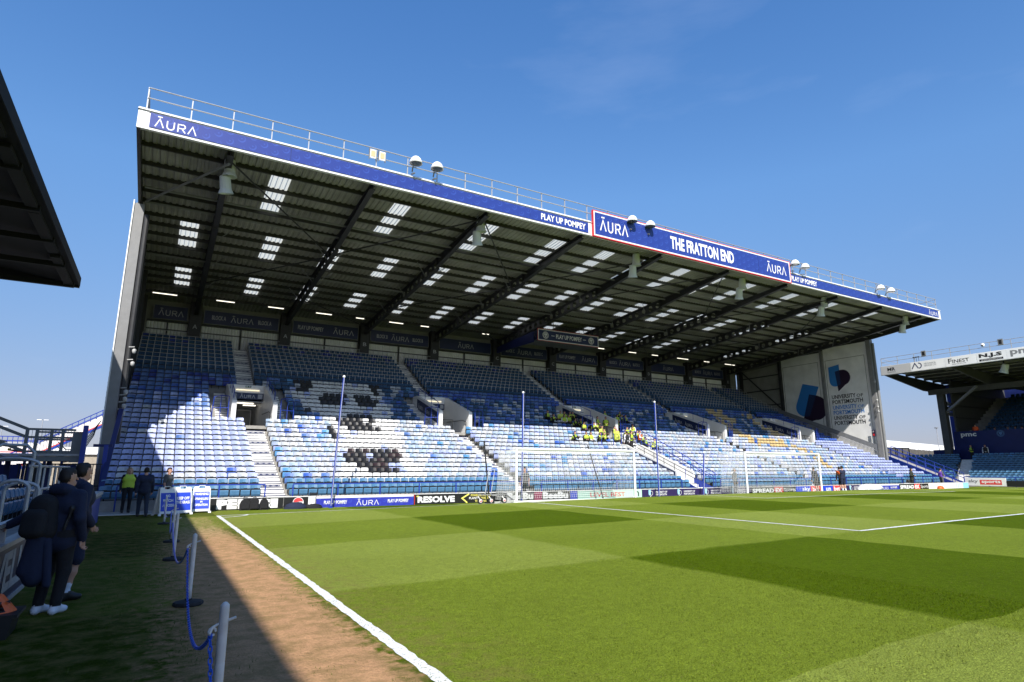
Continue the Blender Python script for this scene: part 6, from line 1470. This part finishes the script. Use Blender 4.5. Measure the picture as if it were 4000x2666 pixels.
def hand_prims(wr, d, side, tag='skin', curl=.5):
    """palm, four unequal bent fingers and a thumb leaving the palm's side; wr wrist, d pointing direction of the hand"""
    wr = np.array(wr, float); d = np.array(d, float); d /= np.linalg.norm(d); s = np.array(side, float); s -= d * (s @ d); s /= np.linalg.norm(s); n = np.cross(d, s)
    o = [(tag, 'c', wr, wr + d * .075, .026, .030, .02)]
    for i, (off, L) in enumerate(((-.030, .070), (-.010, .080), (.010, .076), (.030, .060))):
        b = wr + d * .085 + s * off; m = b + (d * math.cos(curl * .6) + n * math.sin(curl * .6)) * L * .55; e = m + (d * math.cos(curl * 1.8) + n * math.sin(curl * 1.8)) * L * .5
        o += [(tag, 'c', b - d * .02, m, .0105, .0095, .006), (tag, 'c', m, e, .0095, .0082, .004)]
    t0 = wr + d * .03 - s * .028; t1 = t0 + d * .035 - s * .028 + n * .012; o += [(tag, 'c', t0, t1, .014, .012, .01), (tag, 'c', t1, t1 + d * .03 + n * .012 - s * .004, .012, .010, .004)]
    return o
def head_prims(c, yaw=0.0, tilt=0.0, hair='hair', long=False, bald=False, cap=None):
    c = np.array(c, float); cy, sy = math.cos(yaw), math.sin(yaw)
    def R(x, y, z):
        y, z = y * math.cos(tilt) - z * math.sin(tilt), y * math.sin(tilt) + z * math.cos(tilt)
        return c + np.array([x * cy - y * sy, x * sy + y * cy, z])
    o = [('skin', 'c', R(0, .02, -.20), R(0, .01, -.07), .060, .055), ('skin', 'e', R(0, .0, .01), (.074, .086, .105)) if abs(sy) < .6 else ('skin', 'e', R(0, .0, .01), (.086, .074, .105)),
         ('skin', 'c', R(-.022, -.048, -.075), R(.022, -.048, -.075), .036, .036), ('skin', 'c', R(0, -.085, .012), R(0, -.104, -.020), .010, .017, .012),
         ('skin', 'c', R(-.078, .005, .015), R(-.080, .012, -.02), .014, .010, .008), ('skin', 'c', R(.078, .005, .015), R(.080, .012, -.02), .014, .010, .008),
         ('dark', 'c', R(-.030, -.080, .022), R(-.028, -.082, .022), .009, .009, .004), ('dark', 'c', R(.030, -.080, .022), R(.028, -.082, .022), .009, .009, .004),
         ('lip', 'c', R(-.02, -.088, -.056), R(.02, -.088, -.056), .008, .008, .005)]
    if not bald:
        o += [(hair, 'c', R(0, .028, .050), R(0, -.012, .066), .082, .066, .015), (hair, 'c', R(-.03, .045, .0), R(.03, .045, .0), .062, .062, .015), (hair, 'c', R(-.062, .02, .03), R(-.066, .03, -.01), .024, .02, .01), (hair, 'c', R(.062, .02, .03), R(.066, .03, -.01), .024, .02, .01)]
    if long:
        for s in (-1, 1): o += [(hair, 'c', R(s * .065, .02, .03), R(s * .085, .02, -.17), .045, .04, .02)]
        o += [(hair, 'c', R(0, .06, .02), R(0, .075, -.16), .07, .06, .02)]
    return o
def torso_prims(pel, chest, top='top', bot='bot', bulk=1.0, hem=.0):
    pel = np.array(pel, float); ch = np.array(chest, float); ax = (ch - pel); L = np.linalg.norm(ax); ax /= L
    X = np.array([1, 0, 0.0])
    o = [(bot, 'c', pel - X * .075, pel + X * .075, .115 * bulk, .115 * bulk)]
    o += [(top, 'c', pel + ax * (.06 - hem), pel + ax * L * .45, .135 * bulk, .130 * bulk), (top, 'c', pel - X * .07 + ax * (.05 - hem), pel - X * .06 + ax * L * .5, .115 * bulk, .110 * bulk), (top, 'c', pel + X * .07 + ax * (.05 - hem), pel + X * .06 + ax * L * .5, .115 * bulk, .110 * bulk)]
    o += [(top, 'c', ch - X * .085 * bulk, ch + X * .085 * bulk, .125 * bulk, .125 * bulk), (top, 'c', pel + ax * L * .5, ch, .125 * bulk, .12 * bulk)]
    sh = ch + ax * .12
    o += [(top, 'c', sh - X * .155, sh + X * .155, .065 * bulk, .065 * bulk, .05), (top, 'c', sh + ax * .02, sh + ax * .07, .065, .05)]
    return o, sh
def arm_prims(sh, el, wr, top='top', bulk=1.0, short=False, hand=(0, 0, -1), side=(0, -1, 0), curl=.5, fine=True):
    sh, el, wr = [np.array(v, float) for v in (sh, el, wr)]
    if short:
        mid = sh + (el - sh) * .75; o = [(top, 'c', sh, mid, .064 * bulk, .062 * bulk), ('skin', 'c', mid, el, .044, .040), ('skin', 'c', el, wr, .040, .028)]
    else: o = [(top, 'c', sh, el, .064 * bulk, .052 * bulk), (top, 'c', el, wr, .054 * bulk, .042 * bulk)]
    if fine: o += hand_prims(wr, hand, side, curl=curl)
    else: o += [('skin', 'c', wr, wr + np.array(hand) * .10, .034, .030)]
    return o
def leg_prims(hip, kn, an, bot='bot', shoe='shoe', toe=(0, -1, 0), short=False, sock=None, bulk=1.0):
    hip, kn, an = [np.array(v, float) for v in (hip, kn, an)]; toe = np.array(toe, float)
    if short: o = [(bot, 'c', hip, kn + (hip - kn) * .08, .098 * bulk, .088 * bulk), ('skin', 'c', kn + (hip - kn) * .1, kn, .06, .054), ('skin', 'c', kn, kn + (an - kn) * .35, .052, .058), ('skin', 'c', kn + (an - kn) * .35, kn + (an - kn) * .75, .058, .040)]
    else: o = [(bot, 'c', hip, kn, .100 * bulk, .070 * bulk), (bot, 'c', kn, an + (kn - an) * .12, .068 * bulk, .056 * bulk)]
    o += [(sock or ('skin' if short else bot), 'c', an + (kn - an) * .28, an, .044, .040)]
    heel = an - toe * .03 - np.array([0, 0, .055]); tip = an + toe * .17 - np.array([0, 0, .060])
    o += [(shoe, 'c', an - np.array([0, 0, .02]), heel, .046, .042), (shoe, 'c', heel, tip, .042, .034), (shoe, 'c', an + toe * .02, tip - toe * .04, .042, .038)]
    return o
DARKP = mat('eye_dark', (.02, .015, .012), .4); LIP = mat('lip', (.36, .14, .11), .5)
def MM(**kw):
    d = dict(skin=SKIN, hair=HAIRD, dark=DARKP, lip=LIP, top=NAVYF, bot=BLKF, shoe=BLACK); d.update(kw); return d
def standing(yaw_head=0.0, stride=.0, arms='down', short_sleeve=False, shorts=False, bulk=1.0, hem=0.0, hair='hair', long=False, bald=False, extra=(), tilt=0.0, lean=0.0, sock=None, fine=True, vest=None):
    pel = (0, lean * .0, .95); ch = (0, -lean, 1.30)
    o, sh = torso_prims(pel, ch, 'top', 'bot', bulk, hem)
    o += head_prims((sh[0], sh[1] - .02 - lean * .3, sh[2] + .225), yaw_head, tilt, hair, long, bald)
    for s in (-1, 1):
        S = sh + np.array([s * .185 * bulk ** .5, 0, 0]); st = s * stride
        if arms == 'down': E, Wt, hd = S + [s * .06, .03 + st * .3, -.29], S + [s * .07, -.03 + st * .6, -.54], (0, -.1 + st, -1)
        elif arms == 'front': E, Wt, hd = S + [s * .07, .0, -.29], S + [-s * .06, -.22, -.30], (-s * .6, -.8, .05)
        elif arms == 'clap': E, Wt, hd = S + [s * .05, -.08, -.27], S + [-s * .10, -.30, -.12], (-s * .6, -.6, .3)
        elif arms == 'rail': E, Wt, hd = (S + [s * .08, .06, -.28], S + [s * .06, -.06, -.53], (0, -.2, -1)) if s < 0 else (S + [.20, .02, -.24], S + [.42, .06, -.36], (1, .1, -.25))
        elif arms == 'pocket': E, Wt, hd = S + [s * .13, .06, -.27], S + [s * .03, -.10, -.45], (-s * .4, -.5, -.6)
        o += arm_prims(S, E, Wt, 'top', bulk, short_sleeve, hd, (s * .0 + .0, 1, 0) if arms == 'down' else (0, 0, 1), .6, fine)
        o += leg_prims((s * .095, 0, .92), (s * .105, -.03 - st * .55, .50), (s * .11, .04 - st * 1.0 if s * stride >= 0 else .04 - st * .9, .10), 'bot', 'shoe', short=shorts, sock=sock, bulk=bulk ** .5)
    if vest:
        o += [(vest, 'c', np.array(pel) + [0, 0, .10], np.array(ch), .142 * bulk, .140 * bulk), (vest, 'c', np.array(ch) - [.09, 0, 0], np.array(ch) + [.09, 0, 0], .138 * bulk, .138 * bulk), (vest, 'c', sh - [.10, 0, 0], sh + [.10, 0, 0], .078, .078), (vest, 'c', np.array(pel) + [-.08, 0, .08], np.array(ch) + [-.07, 0, -.1], .124 * bulk, .124 * bulk), (vest, 'c', np.array(pel) + [.08, 0, .08], np.array(ch) + [.07, 0, -.1], .124 * bulk, .124 * bulk)]
    return o + list(extra)
def seated(yaw_head=0.0, arms='lap', vest=None, lean=.06, jacket=False, hair='hair', long=False):
    pel = (0, -.10, .50); ch = (0, -.08 - lean, .84); o, sh = torso_prims(pel, ch, 'top', 'bot', 1.03)
    o += head_prims((sh[0], sh[1] - .02, sh[2] + .22), yaw_head, .05, hair, long)
    for s in (-1, 1):
        S = sh + np.array([s * .185, 0, 0])
        if arms == 'lap': E, Wt, hd = S + [s * .06, -.06, -.27], S + [-s * .08, -.28, -.30], (-s * .7, -.5, 0)
        else: E, Wt, hd = S + [s * .05, -.14, -.22], S + [-s * .02, -.34, -.10], (-s * .4, -.5, .4)
        o += arm_prims(S, E, Wt, 'top', 1.0, False, hd, (0, 0, 1), .6, False)
        o += leg_prims((s * .10, -.10, .49), (s * .13, -.52, .53), (s * .12, -.50, .10), 'bot', 'shoe')
    if vest: o += [(vest, 'c', np.array(pel) + [0, 0, .20], np.array(ch), .139, .137), (vest, 'c', np.array(ch) - [.09, 0, 0], np.array(ch) + [.09, 0, 0], .141, .141), (vest, 'c', sh - [.10, 0, 0], sh + [.10, 0, 0], .080, .080)]
    return o
def person(me, x, y, z, rz, label, group=None):
    o = bpy.data.objects.new('person', me); COL.objects.link(o); o.location = (x, y, z); o.rotation_euler = (0, 0, rz); return tag(o, label, 'person', group)
HOOD = [('top', 'c', (-.06, .09, 1.50), (.06, .09, 1.50), .075, .075), ('top', 'c', (-.09, .03, 1.50), (-.07, -.06, 1.47), .05, .04), ('top', 'c', (.09, .03, 1.50), (.07, -.06, 1.47), .05, .04)]
# near men in the shade: the left one leans a hand on the rail, rucksack on his back
rz1 = math.radians(150)
WSHOE = mat('white_trainer', (.72, .76, .84), .5); SOCK = mat('white_sock', (.70, .74, .82), .9)
mm = figure_mesh('person', standing(yaw_head=-.5, arms='rail', bulk=1.22, hem=.14, sock='sock', hair='hair', extra=HOOD), MM(shoe=WSHOE, sock=SOCK, top=NAVYF), .0135)
near1 = person(mm, -3.06, -16.05, .0, math.radians(148), 'person in navy hooded coat and white trainers, hand on the rail, bottom left')
mm = figure_mesh('person', standing(yaw_head=.2, arms='pocket', bulk=1.26, hem=.12, shorts=True, sock='sock', extra=HOOD), MM(shoe=BLACK, sock=SOCK, top=NAVYF, bot=NAVYF), .015)
near2 = person(mm, -2.99, -15.2, .0, math.radians(115), 'person in navy coat and shorts, half hidden behind the person with the rucksack')
r = empty('rucksack', (-3.2, -15.75, .95), 'big black rucksack on the back of the person in white trainers', 'rucksack')
def blob(name, prims, m, par, h=.02, k=.06): part(name, figure_mesh(name, prims, dict(a=m), h, k), par)
blob('body', [('a', 'c', (0, 0, .02), (0, 0, .36), .13, .11), ('a', 'c', (-.07, 0, .05), (-.06, 0, .34), .11, .09), ('a', 'c', (.07, 0, .05), (.06, 0, .34), .11, .09)], BLKF, r)
blob('front_pocket', [('a', 'c', (-.05, -.14, .06), (-.05, -.13, .22), .09, .08), ('a', 'c', (.05, -.14, .06), (.05, -.13, .22), .09, .08)], BLKF, r)
blob('strap', [('a', 'c', (.16, .10, .42), (.30, .05, .30), .02, .02), ('a', 'c', (.30, .05, .30), (.26, .0, .05), .02, .02)], BLACK, r)
r.location = (-3.24, -16.16, .92); r.rotation_euler = (0, 0, math.radians(-25))
r = empty('carried_coat', (-3.2, -16.05, .4), 'navy coat hanging at the side of the person with the rucksack', 'coat')
blob('coat_body', [('a', 'c', (0, 0, .0), (.0, 0, .46), .10, .07), ('a', 'c', (.09, .02, .02), (.05, 0, .44), .07, .06), ('a', 'c', (-.10, -.02, .08), (-.05, 0, .42), .06, .06), ('a', 'c', (.02, .06, -.05), (.0, .03, .3), .05, .05)], NAVYF, r)
blob('sleeve', [('a', 'c', (.15, -.05, -.08), (.09, -.02, .40), .045, .055)], NAVYF, r); r.location = (-3.24, -16.22, .44)
near1.scale = (.96,) * 3
# figures by the corner
mm = figure_mesh('person', standing(arms='down', long=True, hair='hair', vest='vest'), MM(hair=HAIRL, top=BLKF, vest=HIVIS), .018)
person(mm, -3.0, 3.6, .0, math.radians(8), 'fair-haired person in yellow hi-vis tabard facing the pitch by the corner seats')
mm = figure_mesh('person', standing(arms='down', bulk=1.18, hem=.1, stride=.16), MM(top=NAVYF, bot=mat('dark_jeans', (.02, .03, .055), .9)), .018)
person(mm, -2.40, 1.1, .0, math.radians(190), 'person in dark cap and navy coat seen from behind, walking beside the corner')
mm = figure_mesh('person', standing(arms='down', short_sleeve=True, stride=.12, bulk=1.0), MM(top=GREYSHIRT), .018)
person(mm, -1.62, 3.5, .0, math.radians(55), 'person with dark beard in charcoal T-shirt behind the NO PITCH ACCESS sign')
GT = mm
person(GT, 15.9, 4.1, .05, math.radians(-70), 'person in charcoal T-shirt behind the left part of the wheeled goal net')
mm = figure_mesh('person', standing(arms='clap', shorts=True, sock='sock', hem=.08), MM(top=NAVYF, bot=NAVYF, shoe=WHITEF, sock=SOCK), .02)
p_ = person(mm, 39.9, .35, .18, math.radians(160), 'person in navy top and shorts wearing orange gloves, right of the far goal')
r = empty('goalkeeper_gloves', (38.4, .0, 1.5), 'bright orange goalkeeper gloves held up by the player beside the far goal', 'gloves')
blob('glove', hand_prims((0, 0, 0), (-.7, -.2, .7), (0, 1, 0), 'a', .4) + [('a', 'c', (0, 0, 0), (-.05, -.01, .05), .05, .05)], ORANGE, r, .012, .02)
blob('glove', [(a, b, np.array(c) + (.08, .1, .02), np.array(d) + (.08, .1, .02), *e) for a, b, c, d, *e in hand_prims((0, 0, 0), (-.7, -.2, .7), (0, 1, 0), 'a', .4)] + [('a', 'c', (.08, .1, .02), (.03, .09, .07), .05, .05)], ORANGE, r, .012, .02)
r.location = (39.32, .25, 1.42); r.scale = (1.5, 1.5, 1.5)
mm2 = figure_mesh('person', standing(arms='down', shorts=True, bulk=1.05, sock='sock', lean=.10), MM(top=BLKF, bot=BLKF, sock=BLKF), .02)
person(mm2, 40.6, .9, .14, math.radians(150), 'person in black tracksuit bending forward beside the player with orange gloves')
person(mm2, 38.0, 1.1, .12, math.radians(175), 'person in black just outside the right post of the far goal')
mm = figure_mesh('person', standing(arms='down', short_sleeve=False, vest='vest', hair='hair'), MM(hair=HAIRL, top=GREYSHIRT, vest=GREYSHIRT), .02)
person(mm, 31.35, 2.55, .0, math.radians(20), 'fair-haired person in dark clothes behind the left side net of the far goal')
mm = figure_mesh('person', standing(arms='front', long=True, bulk=1.15, hem=.2, tilt=.2), MM(top=OLIVE), .02)
person(mm, 56.2, 4.0, .05, math.radians(10), 'person in dark olive coat looking down, standing behind the far SPREADEX board')
mm = figure_mesh('person', standing(arms='front', vest='vest', tilt=.2), MM(top=GREYSHIRT, vest=PURPF, bot=mat('grey_trousers', (.10, .10, .10), .9)), .02)
person(mm, 61.3, 4.0, .05, math.radians(70), 'person in purple bib over grey top behind the long white board')
# stewards sitting and standing around the middle tunnel
POSES = [figure_mesh('person', seated(.0, 'lap', 'vest'), MM(vest=HIVIS, top=BLKF), .021), figure_mesh('person', seated(.6, 'up', 'vest'), MM(vest=HIVIS, top=BLKF), .021), figure_mesh('person', seated(-.5, 'lap', None, .14), MM(top=HIVISY), .021),
         figure_mesh('person', seated(.3, 'lap', 'vest', .02, long=True), MM(vest=HIVIS, top=WHITEF, hair=HAIRD), .021), figure_mesh('person', seated(-.3, 'up', 'vest', .16), MM(vest=HIVIS, top=BLKF), .021)]
ST_ = [figure_mesh('person', standing(arms='front', vest='vest', fine=False), MM(vest=HIVIS, top=BLKF), .021), figure_mesh('person', standing(arms='down', bulk=1.2, hem=.12, fine=False, bald=True), MM(top=HIVISY), .021), figure_mesh('person', standing(arms='down', vest='vest', fine=False), MM(top=WHITEF, vest=mat('black_vest', (.02, .02, .025), .8)), .021), figure_mesh('person', standing(arms='front', vest='vest', fine=False), MM(top=WHITEF, vest=HIVISO), .021)]
PN = ['tabard, hands in lap', 'tabard, hands raised', 'yellow jacket, hunched', 'tabard over white sleeves', 'tabard, leaning forward']
CR = [(17.6, 25.94), (18.5, 27.11), (16.6, 26.14), (18.3, 27.97), (17.2, 27.16), (18.2, 28.31), (17.9, 28.61), (16.9, 27.94), (15.6, 27.58), (15.8, 28.05), (15.0, 28.27), (15.9, 29.15), (14.6, 29.13), (14.7, 29.58), (13.7, 29.62), (13.4, 29.06), (12.5, 28.31), (18.7, 32.83), (18.5, 33.52), (19.3, 34.48), (18.4, 34.1), (17.7, 34.21), (15.6, 31.68), (15.7, 32.09), (14.5, 32.47), (14.6, 33.56), (13.7, 32.58), (13.5, 31.03), (12.9, 31.34), (13.0, 32.54), (11.7, 25.49), (12.0, 26.71), (12.0, 27.36), (11.9, 28.84), (12.0, 31.47), (10.9, 32.3), (12.2, 32.87)]
SIDE = lambda k, x: ('in shade left of the middle tunnel' if x < 30 else 'in shade right of the middle tunnel') if k > 15.2 else ('in sun left of the stair head' if x < 30.3 else 'in sun right of the stair head')
cnt = {}; used = set()
for i, (kf, x) in enumerate(CR):
    k = int(round(kf)); a = 2 if i in (1, 14, 22) else [0, 1, 4, 0, 3, 4, 1][i % 7]
    x = round(x / .448) * .448
    while (k, round(x, 2)) in used: x += .448
    used.add((k, round(x, 2)))
    lb = f'seated steward in {PN[a]}, {ORD[k]} row, {SIDE(k, x)}'
    cnt[lb] = cnt.get(lb, 0) + 1
    person(POSES[a], x, yrow(k) - .06, ztread(k), random.uniform(-.5, .5), lb, 'stewards gathered around the middle tunnel')
GRP = 'stewards gathered around the middle tunnel'
person(ST_[0], 29.75, 15.0, ZV, .3, 'left of two stewards standing in the mouth of the middle tunnel', GRP)
person(ST_[0], 30.6, 14.95, ZV, -.4, 'right of two stewards standing in the mouth of the middle tunnel', GRP)
person(ST_[1], 29.75, yrow(12) - .35, ztread(12) - .1, 1.9, 'stocky bald steward in bright yellow jacket standing at the stair head', GRP)
person(ST_[2], 30.35, yrow(11) - .2, ztread(11) - .05, 3.1, 'person in black vest over white shirt standing with back turned at the stair head', GRP)
person(ST_[0], 31.0, yrow(11) - .0, ztread(11), .4, 'steward in yellow tabard standing just right of the black vest at the stair head', GRP)
person(ST_[3], 32.0, yrow(11) + .1, ztread(11) + .1, .9, 'person in white shirt and orange tabard standing by the blue landing rail', GRP)
person(POSES[2], 32.5, yrow(10), ztread(10) + .2, 1.3, 'steward in yellow jacket sitting lowest, right of the orange tabard', GRP)
# people in the side stand
SO = [figure_mesh('person', seated(0, 'lap', None), MM(top=HIVISO), .035), figure_mesh('person', seated(.3, 'up', 'vest'), MM(top=WHITEF, vest=HIVISO), .035)]
person(figure_mesh('person', standing(arms='front', bulk=1.25, fine=False), MM(top=HIVISO), .035), 78.6, 7.75, 5.0, -math.pi / 2, 'person in full orange jacket standing alone behind the left pmc wall')
for i, y in enumerate((6.0, 4.8, 4.2, 3.5, 3.0, 2.5)): person(SO[i % 2], 79.1, y, 5.0, -math.pi / 2 + random.uniform(-.4, .4), ['steward sitting in plain orange jacket behind the pmc wall', 'steward sitting in orange tabard over white behind the pmc wall'][i % 2], 'orange stewards along the side-stand front row')
for i in range(22):
    k = random.choice((0, 1, 1, 2, 3, 4)); y = 2.0 - random.random() * 4.6 - .2 * k
    a = (0, 4, 1)[i % 3]; person(POSES[a], 79.2 + .8 * k, round(y / .5) * .5 - .1, 5.0 + .42 * k, -math.pi / 2 + random.uniform(-.4, .4), f'seated steward in {PN[a]}, {ORD[k + 1]} row of the side stand upper tier', 'stewards in the upper tier of the side stand')
person(ST_[0], 77.3, 7.95, 2.65, -2.2, 'steward in yellow tabard standing left of two under the pmc wall')
person(ST_[2], 77.3, 6.6, 2.65, -1.2, 'person in dark vest over white standing right of two under the pmc wall')
# pieces of the lighter background under the landing
